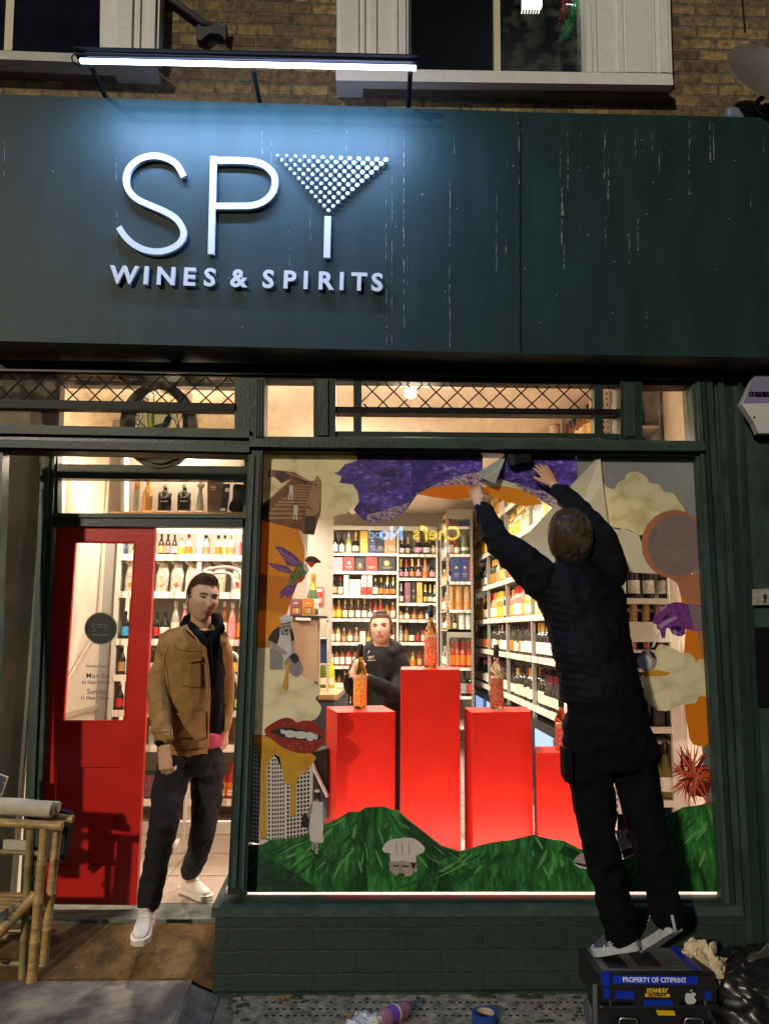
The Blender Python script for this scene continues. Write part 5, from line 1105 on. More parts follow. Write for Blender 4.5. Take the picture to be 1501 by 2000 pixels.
for x, y in ((568,944),(577,983)):
    d.L(VDB, ellip(x+1, y+1, 2.2, 2.4, 8)); d.L(VW, [(x-3,y+4),(x+3,y+3),(x+5,y+10),(x+4,y+22),(x-4,y+22),(x-3,y+10)]); d.L(VW, [(x-4,y+22),(x-1,y+22),(x-2,y+32),(x-5,y+32)]); d.L(VW, [(x+1,y+22),(x+4,y+22),(x+4,y+33),(x+1,y+33)])
d.done('brown staircase print with two white figures, top left of the window')
# hummingbird
d = Decal(2); d.L(VPU, [(536,1067),(551,1068),(575,1083),(591,1101),(578,1107),(561,1104),(548,1083)]); d.L(VPU, [(520,1098),(543,1102),(560,1105),(573,1119),(564,1120),(543,1115),(531,1107)])
for a, c in (((541,1072),(584,1099)),((547,1078),(580,1101)),((553,1088),(576,1103)),((530,1103),(565,1115)),((540,1110),(563,1118))): d.L(VPL, [a, (a[0]+1.2,a[1]-.5), c, (c[0]-1,c[1]+.7)])
d.L(VPU, [(563,1140),(577,1142),(575,1155),(568,1160),(560,1169),(557,1160),(546,1170),(549,1158),(543,1160)]); d.L(VGB, [(592,1100),(599,1107),(602,1115),(596,1124),(591,1132),(577,1141),(568,1144),(562,1142),(566,1124),(572,1118),(579,1106)], 3)
d.L(VRD, [(593,1124),(597,1127),(590,1136),(577,1141),(572,1138)]); d.L(VW, [(593,1101),(599,1103),(603,1113),(597,1117),(592,1108)], 3); d.L(VRK, [(595,1096),(600,1088),(610,1086),(619,1090),(627,1098),(617,1100),(600,1098)], 3); d.L(VRD, [(597,1097),(617,1100),(608,1109),(601,1103)]); d.L(VK, ellip(614,1092.5,1.6,1.6,8)); d.L(VW, [(626,1096.5),(628,1098),(648,1110.5),(647,1111)])
d.done('hummingbird print with purple wings and green body flying right')
# pouring chef
d = Decal(2.5); d.L(VK, [(547,1224),(541,1226),(532,1233),(523,1250),(533,1255),(540,1260),(550,1250),(566,1250),(570,1254),(575,1248),(572,1234),(567,1225)], 2)
d.L(VW, [(547,1224),(550,1240),(563,1241),(565,1229),(569,1256),(569,1276),(566,1290),(553,1307),(527,1308),(526,1285),(528,1268),(541,1259),(546,1242)]); d.L(VGY, [(527,1268),(541,1262),(553,1285),(552,1307),(527,1308)])
d.L(VSK, [(523,1251),(532,1254),(545,1262),(559,1272),(559,1279),(548,1277),(535,1268),(524,1261)], 2); d.L(VSK, [(568,1254),(576,1249),(575,1278),(568,1277)]); d.L(VGY, [(554,1294),(562,1284),(573,1275),(581,1279),(588,1296),(592,1308),(587,1317),(576,1322),(566,1313),(562,1298)], 2)
d.L(VK, [(565,1283),(574,1276),(581,1280),(584,1290),(575,1296)], 2); d.L(VSK, [(549,1217),(566,1215),(568,1226),(563,1237),(557,1240),(551,1235)], 2); d.L(VK, [(554,1231),(564,1229),(562,1233),(556,1234)]); d.L(VK, [(551,1224),(557,1223),(557,1225),(551,1226)]); d.L(VK, [(560,1222),(566,1222),(566,1224),(560,1224)]); d.L(VK, [(549,1216),(567,1214),(567,1217),(550,1220)])
d.L(VW, [(545,1208),(551,1203),(564,1201),(572,1206),(568,1213),(551,1218),(548,1213)], 3); d.L(VHN, [(554,1296),(570,1295),(564,1305),(562,1325),(562,1342),(557,1348),(552,1342),(555,1325),(558,1305)], 3); d.L(VHL, [(558,1298),(561,1298),(559,1340),(557,1340)])
d.done('black and white print of a chef pouring honey from a bucket')
# building, honey, lips
d = Decal(.8); d.L(VW, [(490,1448),(530,1465),(612,1480),(608,1634),(560,1644),(513,1650),(483,1643)])
for r_ in range(24):
    for c_ in range(20):
        if c_ < 8: x = 486+c_*5.4; y = 1450+r_*8.2+c_*.9; w = 3.4
        elif c_ < 13: x = 531+(c_-8)*5.2; y = 1458+r_*8.1-(c_-8)*.4; w = 3.2
        else: x = 560+(c_-13)*6.6; y = 1456+r_*8.0-(c_-13)*.9; w = 4.4
        if y > 1642 or y < 1452 or x > 605 or (x < 490 and y > 1636): continue
        d.b.px([(x,y),(x+w,y),(x+w,y+5),(x,y+5)], d.Y-.0006, d.Y-.00035, VK)
d.done('black and white print of office blocks, lower left of the window')
d = Decal(2); d.L(VHN, [(490,1436),(521,1439),(560,1455),(613,1475),(611,1489),(593,1512),(585,1515),(578,1535),(577,1588),(571,1594),(566,1588),(568,1542),(564,1531),(556,1530),(552,1512),(547,1482),(539,1473),(528,1483),(522,1512),(521,1625),(514,1636),(507,1627),(509,1540),(503,1479),(497,1457),(490,1462)], 4)
for pp in ([(510,1480),(512,1480),(513,1625),(510,1620)], [(519,1500),(524,1484),(521,1620),(518,1625)], [(571,1540),(573,1540),(573,1588),(571,1586)], [(535,1471),(545,1474),(550,1500),(547,1480)], [(496,1443),(506,1450),(509,1475),(504,1458)], [(557,1522),(563,1527),(568,1525),(562,1531)], [(586,1508),(596,1502),(593,1509),(586,1512)]): d.L(VHL, pp)
d.done('golden honey print dripping from the red lips')
d = Decal(3.4); d.L(VLR, [(516,1427),(536,1410),(556,1402),(570,1404),(580,1411),(593,1407),(613,1410),(628,1423),(638,1436),(628,1455),(613,1469),(585,1471),(556,1462),(533,1446)], 4)
d.L(VK, [(526,1429),(556,1421),(585,1425),(613,1432),(631,1439),(613,1447),(590,1445),(556,1441),(538,1434)], 4)
for x0, x1, y0, y1 in ((548,556,1425,1433),(557,575,1427,1440),(576,597,1429,1442),(598,612,1431,1446),(612,620,1434,1444)): d.L(VW, [(x0,y0),(x1,y0+1),(x1-1,y1),(x0+1,y1-1)], 2)
for i in range(26): x = random.uniform(560,612); y = random.uniform(1450,1464); d.L(VLL, [(x,y),(x+2,y+.4),(x+1.6,y+1.6),(x,y+1)])
for i in range(12): x = random.uniform(540,615); y = random.uniform(1409,1416); d.L(VLL, [(x,y),(x+1.6,y+.3),(x+1.4,y+1),(x,y+1)])
d.done('glossy red lips print with teeth, left side of the window')
# grass hills
hill = [(483,1650),(513,1649),(527,1641),(560,1638),(593,1632),(612,1618),(632,1611),(656,1600),(682,1584),(699,1585),(714,1576),(748,1574),(764,1580),(779,1583),(794,1598),(825,1622),(862,1651),(898,1662),(932,1652),(960,1645),(1000,1640),(1040,1630),(1070,1638),(1100,1642),(1140,1662),(1180,1692),(1217,1678),(1245,1665),(1297,1595),(1332,1577),(1368,1572),(1398,1560)]
d = Decal(1.4); d.L(VG, hill+[(1405,1742),(481,1742)]); d.L(VGD, [(482,1652),(510,1668),(560,1695),(612,1730),(618,1741),(481,1741)])  # dark corner triangle is a reflection painted into the hills
d.L(VRO, [(x,y) for x, y in hill[7:19]]+[(x, y+1.4) for x, y in hill[7:19]][::-1]); d.L(VGD, [(780,1590),(860,1655),(898,1665),(860,1680),(800,1640)]); d.L(VGD, [(1100,1650),(1140,1668),(1180,1695),(1150,1700),(1090,1665)])
VGR = vinyl('print_ridge_light', (.07,.30,.07), (.16,.44,.14), 30, (2,1,1), tl=.2); VGS = vinyl('print_ridge_dark', (.006,.05,.012), (.02,.11,.03), 30, (2,1,1), tl=.12)
for i in range(150):
    k = random.randrange(len(hill)-1); t = random.random(); x = hill[k][0]+(hill[k+1][0]-hill[k][0])*t; y = hill[k][1]+(hill[k+1][1]-hill[k][1])*t
    pk = min((abs(x-c), c) for c in (730, 1040, 1380))[1]; L_ = random.uniform(18, 80); sl_ = (x-pk)/140+random.uniform(-.5,.5); dn = random.uniform(.0, .75)*(1738-y); y += dn*.8+2; x += sl_*dn*.4
    if not 490 < x < 1398: continue
    x2 = min(1400, max(486, x+sl_*L_*.9)); y2 = min(1739, y+L_*.55); w = random.uniform(2, 6.5)
    if y > 1728: continue
    d.L(VGR if i % 2 else VGS, [(x,y),(x+w*.6,y+2),((x+x2)/2+w,(y+y2)/2+w*.3),(x2,y2),((x+x2)/2-w*.4,(y+y2)/2)], 3, .000012)
d.done('green grassy hills print along the whole bottom of the window')
d = Decal(3.4); d.L(VK, [(590,1592),(599,1588),(605,1594),(604,1619),(588,1614)]); d.L(VGY, [(609,1566),(620,1562),(631,1565),(637,1590),(633,1606),(630,1603),(630,1580),(606,1590),(602,1600),(599,1590)]); d.L(VW, [(611,1565),(629,1566),(630,1592),(608,1592)]); d.L(VW, [(606,1592),(630,1592),(630,1630),(631,1645),(606,1643)], 2); d.L(VK, ellip(620,1552,6.5,8,14)); d.L(VW, ellip(619,1545,6,3,12)); d.L(VK, [(621,1556),(628,1558),(627,1567),(623,1566)])
d.L(VSK, [(609,1644),(613,1644),(612,1662),(609,1662)]); d.L(VSK, [(615,1645),(622,1645),(620,1668),(615,1667)]); d.L(VK, [(606,1660),(613,1661),(612,1666),(606,1664)]); d.L(VK, [(614,1667),(621,1669),(621,1676),(615,1673)]); d.done('black and white print of a woman in a pale dress walking with a handbag')
d = Decal(3.4); d.L(VSK, [(762,1680),(811,1684),(808,1702),(800,1711),(772,1709),(763,1700)], 3); d.L(VK, [(801,1681),(812,1684),(809,1697),(804,1694)]); d.L(VSK, ellip(762,1697,2.4,5,10)); d.L(VSK, ellip(812,1699,3,5,10)); d.L(VK, [(767,1690),(778,1689),(779,1692),(768,1693)]); d.L(VK, [(784,1690),(798,1691),(797,1694),(785,1693)]); d.L(VK, [(778,1706),(789,1706),(790,1711),(777,1710)]); d.L(VGY, [(779,1693),(784,1693),(786,1704),(778,1704)])
d.L(VW, [(746,1658),(756,1643),(774,1638),(794,1636),(811,1639),(829,1655),(825,1666),(812,1671),(811,1685),(786,1681),(762,1682),(762,1667),(751,1665)], 2)
for x in (773,784,797): d.L(VGY, [(x,1645),(x+1.6,1645),(x+2.4,1670),(x+.5,1668)])
d.done('print of a chef hat and half a face rising out of the green hill')
# purple rock, top
d = Decal(2); d.L(VP, [(697,883),(942,884),(942,926),(905,929),(870,938),(843,949),(813,968),(792,997),(762,1016),(718,1022),(706,1012),(690,996),(701,979),(698,960),(688,946),(663,943),(667,931),(651,924),(660,922),(673,907),(697,899)])
d.L(VPD, [(800,884),(860,884),(850,905),(825,940),(812,964),(800,975),(805,940)]); d.L(VPD, [(697,884),(800,884),(780,896),(720,898),(700,910)]); d.L(VPF, [(715,1022),(762,1015),(790,996),(800,980),(770,990),(740,1000),(716,1005)])
d.L(VPF, [(843,949),(870,938),(905,927),(942,920),(942,953),(894,946),(850,952),(815,965)]); d.L(VO2, [(813,965),(832,955),(850,951),(894,946),(942,952),(942,969),(887,976),(850,972)]); d.done('purple mountain print with an orange underside, top middle of the window')
# the sheet the worker is smoothing on
d = Decal(3.2, .024); d.L(VP, [(989,887),(1124,888),(1126,935),(1078,992),(1048,972),(1014,953),(978,946),(941,940),(943,928),(961,938),(972,905)]); d.L(VPD, [(989,888),(1060,888),(1040,915),(990,920)]); d.L(VPF, [(1000,940),(1040,955),(1070,960),(1090,976),(1078,992),(1048,972),(1014,956)]); d.L(BACKING, [(941,938),(978,936),(1005,945),(1020,958),(978,951),(941,953)])
d.L(VO, [(941,952),(978,949.5),(1014,955),(1048,972),(1060,984),(1025,989),(992,981),(944,965)]); d.L(VO2, [(941,952),(955,951),(957,968),(944,965)])
fl = [at(989,887,.02), at(978,915,-.035), at(966,945,-.05), at(945,936,-.06), at(928,926,-.06), at(943,918,.0)]
d.b.prism(fl, (0,-.0006,0), FLAP)
for i in range(26):
    x = random.uniform(965,1118); y = random.uniform(893,960); l = random.uniform(2,6); d.L(VPL, [(x,y),(x+l*.5,y-l*.3),(x+l,y-l*.2+1),(x+l*.4,y+.8)], 0, .00005)  # pale flecks: highlights on the film, painted in
d.done('purple and orange film sheet with a folded white corner, held by the worker')
# right side
d = Decal(0); d.L(VSK2, [(1125,888),(1356,889),(1363,1010),(1310,1010),(1176,950),(1124,938)]); d.done('grey blue sky print at the top right corner of the window')
d = Decal(1.2); d.L(VC, [(1174,946),(1186,952),(1199,955),(1206,943),(1219,936),(1223,926),(1240,921),(1258,929),(1268,943),(1285,946),(1296,960),(1313,964),(1325,980),(1336,1000),(1300,1003),(1275,1012),(1262,1030),(1258,1040),(1247,1045),(1223,1033),(1188,1027)], 4)
d.done('billowing cream cloud print at the top right of the window')
d = Decal(1.2); d.L(BACKING, [(1186,1028),(1223,1034),(1247,1046),(1252,1060),(1254,1083),(1266,1105),(1286,1121),(1250,1119),(1205,1116)]); d.done('cream unprinted film area under the right cloud')
d = Decal(4.5, .02)
pw = [at(1171,889,.01), at(1176,943,-.02), at(1189,1047,-.03), at(1205,1100,-.03), at(1140,1112,-.04), at(1045,1104,-.05), at(1008,1066,-.05), at(1074,995,-.04), at(1119,943,-.01)]
cs = at(1120,1030,-.02); n = len(pw); d.b.add(pw+[cs]+[p+Vector((0,-.0006,0)) for p in pw]+[cs+Vector((0,-.0006,0))], [(i,(i+1) % n,n) for i in range(n)]+[(n+1+i,n+1+(i+1) % n,2*n+1) for i in range(n)]+[(i,(i+1) % n,n+1+(i+1) % n,n+1+i) for i in range(n)], BACKING)
tag(d.b.build('backing_sheet'), 'peeled pale backing sheet hanging from the window top behind the worker', 'backing sheet')
d = Decal(.5); d.L(VSM, [(1306,1128),(1368,1118),(1382,1356),(1372,1300),(1366,1260),(1360,1232),(1345,1228),(1342,1180),(1327,1158),(1322,1140)]); d.done('salmon coloured print strip down the right edge of the window')
d = Decal(.3); d.L(VO2, [(1326,1150),(1340,1160),(1352,1185),(1372,1235),(1384,1358),(1390,1448),(1352,1454),(1342,1422),(1336,1380),(1334,1280),(1338,1232),(1332,1190)], 2); d.done('orange print band curving down the right edge of the window')
d = Decal(2.6); A, Bb = ellip(1316,1063,64,67,48), ellip(1321,1065,57,60,48)
d.L(VMV, Bb); 
for i in range(48): j = (i+1) % 48; d.b.px([A[i],A[j],Bb[j],Bb[i]], d.Y-.0009, d.Y-.0006, VSM)
mx = 1364
for k, v in enumerate(d.b.v):
    if v[0] > at(mx,1063,d.Y).x: d.b.v[k] = (at(mx,1063,d.Y).x, v[1], v[2])
d.done('large grey mauve disc with a salmon ring, right side of the window')
d = Decal(3); d.L(VPU, [(1274,1217),(1276,1206),(1291,1187),(1317,1176),(1342,1180),(1372,1187),(1373,1227),(1351,1231),(1338,1228),(1337,1238),(1327,1243),(1312,1238),(1307,1228),(1300,1228),(1298,1245),(1291,1245),(1288,1231),(1282,1228),(1281,1220)], 3)
d.L(VMV, [(1343,1181),(1372,1187),(1374,1228),(1354,1230)]); d.L(VPL, [(1284,1222),(1300,1210),(1320,1204),(1322,1208),(1303,1218),(1290,1228)]); d.L(vinyl('print_deep_purple', (.06,.008,.09)), [(1290,1212),(1300,1200),(1307,1203),(1296,1212)]); d.L(MATS['print_deep_purple'], [(1306,1226),(1322,1222),(1332,1226),(1325,1233),(1312,1232)]); d.L(VPL, [(1312,1232),(1318,1229),(1322,1238),(1316,1241)]); d.L(VPL, [(1290,1186),(1300,1181),(1302,1184),(1288,1196)])
d.done('purple hand print dangling a spoon, right side of the window')
d = Decal(.9); d.L(VC, [(1283,1262),(1300,1261),(1317,1268),(1330,1276),(1342,1275),(1355,1285),(1358,1294),(1366,1287),(1379,1296),(1382,1356),(1364,1360),(1357,1373),(1330,1377),(1300,1389),(1272,1379),(1257,1358),(1248,1334),(1253,1318),(1270,1300)], 3);
d.done('tan cloud print beneath the spoon, right edge of the window')
d = Decal(3.6); d.L(VW, [(1286,1231),(1289,1233),(1277,1262),(1272,1266),(1274,1258)]); d.L(VGY, ellip(1263,1290,19,21,24)); d.L(VW, ellip(1259,1294,13,15,20)); d.L(VK, [(1266,1270),(1276,1276),(1281,1288),(1272,1283)]); d.L(VHN, [(1254,1311),(1282,1308),(1300,1312),(1309,1314),(1300,1319),(1255,1321)]); d.done('silver spoon print dripping honey below the purple hand')
d = Decal(4.2); cx_, cy_ = 1352, 1512
d.L(VRK, ellip(1368,1525,20,32,16))
for i in range(64):
    a = random.uniform(0, 2*PI); r1 = random.uniform(38, 74)*(1.05 if math.sin(a) > -.2 else .95); bx = random.gauss(0,7); by = random.gauss(0,10); w = random.uniform(2.6,5.4); bend = random.uniform(-.5,.5)
    x1 = cx_+bx; y1 = cy_+by; x2 = cx_+math.cos(a)*r1*.82; y2 = cy_+math.sin(a)*r1*1.08; x2 = min(x2, 1392); xm = (x1+x2)/2-math.sin(a)*bend*14; ym = (y1+y2)/2+math.cos(a)*bend*14; xm = min(xm, 1391)
    nx, ny = -math.sin(a)*w/2, math.cos(a)*w/2; mt_ = random.choice([VRD,VRD,VRK,VRD,VRO] if i > 12 else [VRK])
    d.L(mt_, [(x1+nx,y1+ny),(xm+nx*1.1,ym+ny*1.1),(x2,y2),(xm-nx*1.1,ym-ny*1.1),(x1-nx,y1-ny)], 0, .00003)
    if mt_ is VRD: d.L(VRO, [(x1+nx,y1+ny),(xm+nx*1.1,ym+ny*1.1),(x2,y2),(xm+nx*.7,ym+ny*.7)], 0, .00003)
d.done('spiky red coral print at the lower right of the window')
d = Decal(3.2); d.L(VSK, [(1120,1684),(1128,1671),(1138,1666),(1148,1674),(1152,1692)], 2); d.L(VK, [(1122,1684),(1152,1690),(1152,1696),(1130,1693)]); d.L(VW, [(1119,1687),(1152,1696),(1150,1699),(1128,1694)]); d.L(VDB, [(1205,1590),(1231,1590),(1230,1618),(1205,1622)]); d.L(VSK, [(1200,1622),(1229,1617),(1237,1650),(1213,1662),(1206,1645)]); d.L(VK, [(1221,1630),(1231,1627),(1234,1640),(1228,1643)]); d.L(VDB, [(1212,1662),(1237,1651),(1244,1664),(1217,1677)]); d.L(VW, [(1216,1676),(1244,1664),(1244,1667),(1218,1679)])
d.done('fragments of a black and white photo print seen between the worker legs')
# ================================================================ people
def proj(p):
    d = Vector(p)-CAM; w = d.dot(_f); return 750.5+FPX*d.dot(_r)/w, 1000-FPX*d.dot(_u)/w
def loft(b, rings, mt, n=18):
    """rings: (centre, half-axis a, half-axis b)"""
    vs = []
    for c, a, q in rings:
        c, a, q = Vector(c), Vector(a), Vector(q)
        for k in range(n): t = 2*PI*k/n; vs.append(c+a*math.cos(t)+q*math.sin(t))
    m = len(rings)
    b.add(vs, [(i*n+k, i*n+(k+1) % n, (i+1)*n+(k+1) % n, (i+1)*n+k) for i in range(m-1) for k in range(n)]+[tuple(range(n))[::-1], tuple(range((m-1)*n, m*n))], mt)
def stack(b, rows, mt, yawd=0, sub=3):
    """torso rows: (centre, rx, ry)"""
    ca, sa = math.cos(R(yawd)), math.sin(R(yawd))
    pr = [(c.x, c.y, c.z, rx, ry) for c, rx, ry in rows]; pr = spline(pr, sub, False)
    loft(b, [(Vector(p[:3]), Vector((ca*p[3], sa*p[3], 0)), Vector((-sa*p[4], ca*p[4], 0))) for p in pr], mt, 24)
def limb(b, pts, rr, mt, sub=4):
    pr = spline([(p.x, p.y, p.z, r) for p, r in zip(pts, rr)], sub, False)
    b.tube([Vector(p[:3]) for p in pr], [max(.002, p[3]) for p in pr], mt, 14)
    for i in (0, -1): b.sphere(pr[i][:3], pr[i][3]*.99, mt, 12)
def remesh(b, vox, smooth=4, fold=None):
    """one continuous surface from overlapping volumes; returns verts, faces"""
    o = b.build('tmp'); md = o.modifiers.new('r', 'REMESH'); md.mode = 'VOXEL'; md.voxel_size = vox; md.use_smooth_shade = True
    if smooth: s = o.modifiers.new('s', 'SMOOTH'); s.factor = .5; s.iterations = smooth
    dg = bpy.context.evaluated_depsgraph_get(); me = bpy.data.meshes.new_from_object(o.evaluated_get(dg))
    vs = [v.co.copy() for v in me.vertices]; fs = [tuple(p.vertices) for p in me.polygons]
    if fold:
        vs = [v+n*fold(v) for v, n in zip(vs, [x.normal.copy() for x in me.vertices])]
    old = o.data; bpy.data.objects.remove(o); bpy.data.meshes.remove(old); bpy.data.meshes.remove(me); return vs, fs
from mathutils import noise as NZ
def cloth(amp, sc, stretch=(1,1,1), ridge=False):
    def f(v):
        q = Vector((v.x*stretch[0], v.y*stretch[1], v.z*stretch[2]))*sc
        a = NZ.noise(q); return amp*(1-2*abs(a)*1.6) if ridge else amp*a*1.6
    return f
def piece(name, parent, b, mt, vox, smooth=4, fold=None, cut=None, solid=0):
    vs, fs = remesh(b, vox, smooth, fold)
    if cut:
        fs = [f for f in fs if not cut(sum((vs[i] for i in f), Vector())/len(f))]
        used = sorted({i for f in fs for i in f}); mp = {u: k for k, u in enumerate(used)}; vs = [vs[u] for u in used]; fs = [tuple(mp[i] for i in f) for f in fs]
    q = MB(); q.add(vs, fs, mt); me = bpy.data.meshes.new(name); me.from_pydata(q.v, [], q.f); me.materials.append(mt)
    for p in me.polygons: p.use_smooth = True
    o = bpy.data.objects.new(name, me); COL.objects.link(o); o.parent = parent; o.location = -wloc(parent)
    if solid: s = o.modifiers.new('s', 'SOLIDIFY'); s.thickness = solid; s.offset = -1
    return o
def inpoly(x, y, P):
    c = False; n = len(P)
    for i in range(n):
        a, q = P[i], P[i-1]
        if (a[1] > y) != (q[1] > y) and x < (q[0]-a[0])*(y-a[1])/(q[1]-a[1])+a[0]: c = not c
    return c
SKIN = mat('skin', (.62,.355,.225), .55, spec=.3, noise=.04, nscale=60); LIP = mat('lip', (.50,.20,.16), .45); EYEW = mat('eye_white', (.55,.52,.48), .3); IRIS = mat('iris', (.03,.025,.02), .2)
SKIN2 = mat('skin_woman', (.68,.42,.31), .5, noise=.08, nscale=30); BROWM = mat('eyebrow', (.05,.028,.015), .8)
def hg(x, z, cx, cz, sx, sz): return math.exp(-((x-cx)/sx)**2-((z-cz)/sz)**2)
def headpt(dx, dy, dz, jaw=.30, w=1.0):
    """unit direction to local head surface; face looks along -y; head height .24"""
    x, y, z = dx*.078*w, dy*.098, dz*.122
    t = max(0, -dz); x *= 1-jaw*t**1.6; 
    if dy > 0: y *= 1-.30*t**1.2
    else: y *= 1-.10*t**2
    if dy < 0 and dz < .3: x *= 1.0
    if dz > 0 and dy > 0: y *= 1.04
    if dy < .1:
        k = min(1, max(0, (-dy+.1)/.5)); d = 0
        d += .0245*hg(x, z, 0, -.030, .0105, .014)+.014*hg(x, z, 0, -.006, .008, .02)-.003*hg(abs(x), z, .019, -.032, .006, .01)
        d += .0045*hg(abs(x), z, .022, .030, .022, .008)
        d -= .0135*hg(abs(x), z, .030, .012, .015, .011)
        d += .004*hg(abs(x), z, .045, -.022, .018, .018)
        d += .0075*hg(x, z, 0, -.062, .024, .011)-.004*hg(x, z, 0, -.0615, .022, .0022)
        d -= .004*hg(x, z, 0, -.079, .02, .006); d += .009*hg(x, z, 0, -.100, .022, .014)
        d -= .003*hg(abs(x), z, .05, -.06, .02, .02)
        y -= d*k
    return Vector((x, y, z))
def build_head(b, M, skin, w=1., jaw=.3, eyes=True, mouth=.020, n=56):
    rows = n//2+14; vs = []
    for j in range(rows+1):
        ph = PI*j/rows
        for i in range(n):
            th = 2*PI*i/n; th2 = th
            vs.append(M @ headpt(math.sin(ph)*math.sin(th2), -math.sin(ph)*math.cos(th2), math.cos(ph), jaw, w))
    k = len(b.v); b.add(vs, [(j*n+i, j*n+(i+1) % n, (j+1)*n+(i+1) % n, (j+1)*n+i) for j in range(rows) for i in range(n)], skin)
    def sy(x, z):
        dz = max(-.99, min(.99, z/.122)); c = math.sqrt(1-dz*dz); dx = max(-1, min(1, x/(.078*w*max(.2, c)*(1-jaw*max(0,-dz)**1.6)))); 
        return headpt(c*dx, -c*math.sqrt(max(0, 1-dx*dx)), dz, jaw, w).y
    for s in (-1, 1):   # ears
        k = len(b.v); b.sphere((0,0,0), 1, skin, 14, (.010, .021, .032)); b.tf(M @ Matrix.Translation((s*.077*w, .012, -.008)) @ Matrix.Rotation(s*R(18), 4, 'Z') @ Matrix.Rotation(R(-10), 4, 'X'), k)
        k = len(b.v); b.sphere((0,0,0), 1, mat('ear_inner', (.34,.15,.09), .6), 10, (.004, .011, .019)); b.tf(M @ Matrix.Translation((s*.085*w, .006, -.006)) @ Matrix.Rotation(s*R(18), 4, 'Z'), k)
    if eyes:
        for s in (-1, 1):
            ex = s*.031*w; yy = sy(ex, .009)
            k = len(b.v); b.sphere((0,0,0), .0118, EYEW, 14, (1.15,1,.50)); b.tf(M @ Matrix.Translation((ex, yy+.0075, .009)), k)
            k = len(b.v); b.sphere((0,0,0), .0062, IRIS, 10, (1,.5,.9)); b.tf(M @ Matrix.Translation((ex+.002, yy-.0038, .0085)), k)
            b.tube([M @ Vector((ex+dx, sy(ex+dx, .0135)-.001+abs(dx)*.1, .0142-abs(dx)*abs(dx)*18)) for dx in (-.016,-.008,0,.008,.016)], .0027, BROWM, 6)
            b.tube([M @ Vector((ex+dx, sy(ex+dx, .004)-.0006+abs(dx)*.08, .0035+abs(dx)*abs(dx)*18)) for dx in (-.014,-.007,0,.007,.014)], .0014, mat('lower_lid', (.20,.09,.06), .7), 6)
            b.tube([M @ Vector((ex+dx*s, sy(ex+dx*s, zz)-.0010, zz)) for dx, zz in ((-.017,.0235),(-.008,.0262),(0,.0280),(.009,.0285),(.019,.0250))], [.0024,.0040,.0044,.0036,.0014], BROWM, 6)
        pts = [-.026,-.015,-.005,0,.005,.015,.026]
        b.tube([M @ Vector((x, sy(x, -.0585)-.0005, -.0585+.0015*math.cos(x*150)-abs(x)*.06)) for x in pts], [.0006,.0022,.0028,.0024,.0028,.0022,.0006], LIP, 8)
        b.tube([M @ Vector((x, sy(x, -.066)-.0005, -.0660+abs(x)*.10)) for x in pts], [.0006,.0026,.0036,.0038,.0036,.0026,.0006], LIP, 8)
        b.tube([M @ Vector((x, sy(x, -.062)-.0022, -.0618)) for x in pts], .0019, mat('mouth_line', (.08,.02,.015), .8), 6)
        for s in (-1,1): k = len(b.v); b.sphere((0,0,0), .0028, mat('mouth_line'), 8, (1.3,1,.6)); b.tf(M @ Matrix.Translation((s*.006, sy(s*.006,-.044)-.0005, -.044)), k)
def build_hair(parent, M, mt, mt2, mask, thick, nstr=900, slen=.03, w=1., jaw=.3, flow=(0,0,-1), sr=.0009, name='hair'):
    b = MB(); n = 56; rows = 40; idx = {}; vs = []; fs = []
    def P(j, i, t):
        ph = PI*j/rows; th = 2*PI*i/n; d = Vector((math.sin(ph)*math.sin(th), -math.sin(ph)*math.cos(th), math.cos(ph))); p = headpt(*d, jaw, w)
        nn = Vector((d.x/.078, d.y/.098, d.z/.122)).normalized(); tk = thick(d)
        return p+nn*(tk*(1+.25*NZ.noise(p*60)) if t else -.004), d, nn
    for j in range(rows):
        for i in range(n):
            ph = PI*(j+.5)/rows; th = 2*PI*(i+.5)/n; d = Vector((math.sin(ph)*math.sin(th), -math.sin(ph)*math.cos(th), math.cos(ph)))
            if not mask(d): continue
            f = []
            for jj, ii in ((j,i),(j,(i+1) % n),(j+1,(i+1) % n),(j+1,i)):
                if (jj, ii) not in idx: idx[(jj, ii)] = len(vs); vs.append(M @ P(jj, ii, 1)[0])
                f.append(idx[(jj, ii)])
            fs.append(tuple(f))
    b.add(vs, fs, mt)
    fl = Vector(flow)
    for k in range(nstr):
        for _ in range(20):
            d = Vector((random.gauss(0,1), random.gauss(0,1), random.gauss(0,1))).normalized()
            if mask(d): break
        else: continue
        p = headpt(*d, jaw, w); nn = Vector((d.x/.078, d.y/.098, d.z/.122)).normalized(); p = p+nn*thick(d)*.95
        f = fl+Vector((NZ.noise(p*22), NZ.noise(p*22+Vector((9,0,0))), NZ.noise(p*22+Vector((0,9,0)))))*.9; f = (f-nn*f.dot(nn)); f = f.normalized() if f.length > .05 else nn.orthogonal()
        L_ = slen*random.uniform(.6, 1.3); pts = [M @ (p+f*L_*t+nn*(.004*math.sin(t*PI)-t*t*L_*.22)) for t in (0,.35,.7,1)]
        b.tube(pts, [sr*1.2, sr*1.6, sr*1.3, sr*.4], mt2 if k % 3 else mt, 4, False)
    return b.build(name, parent, 60)
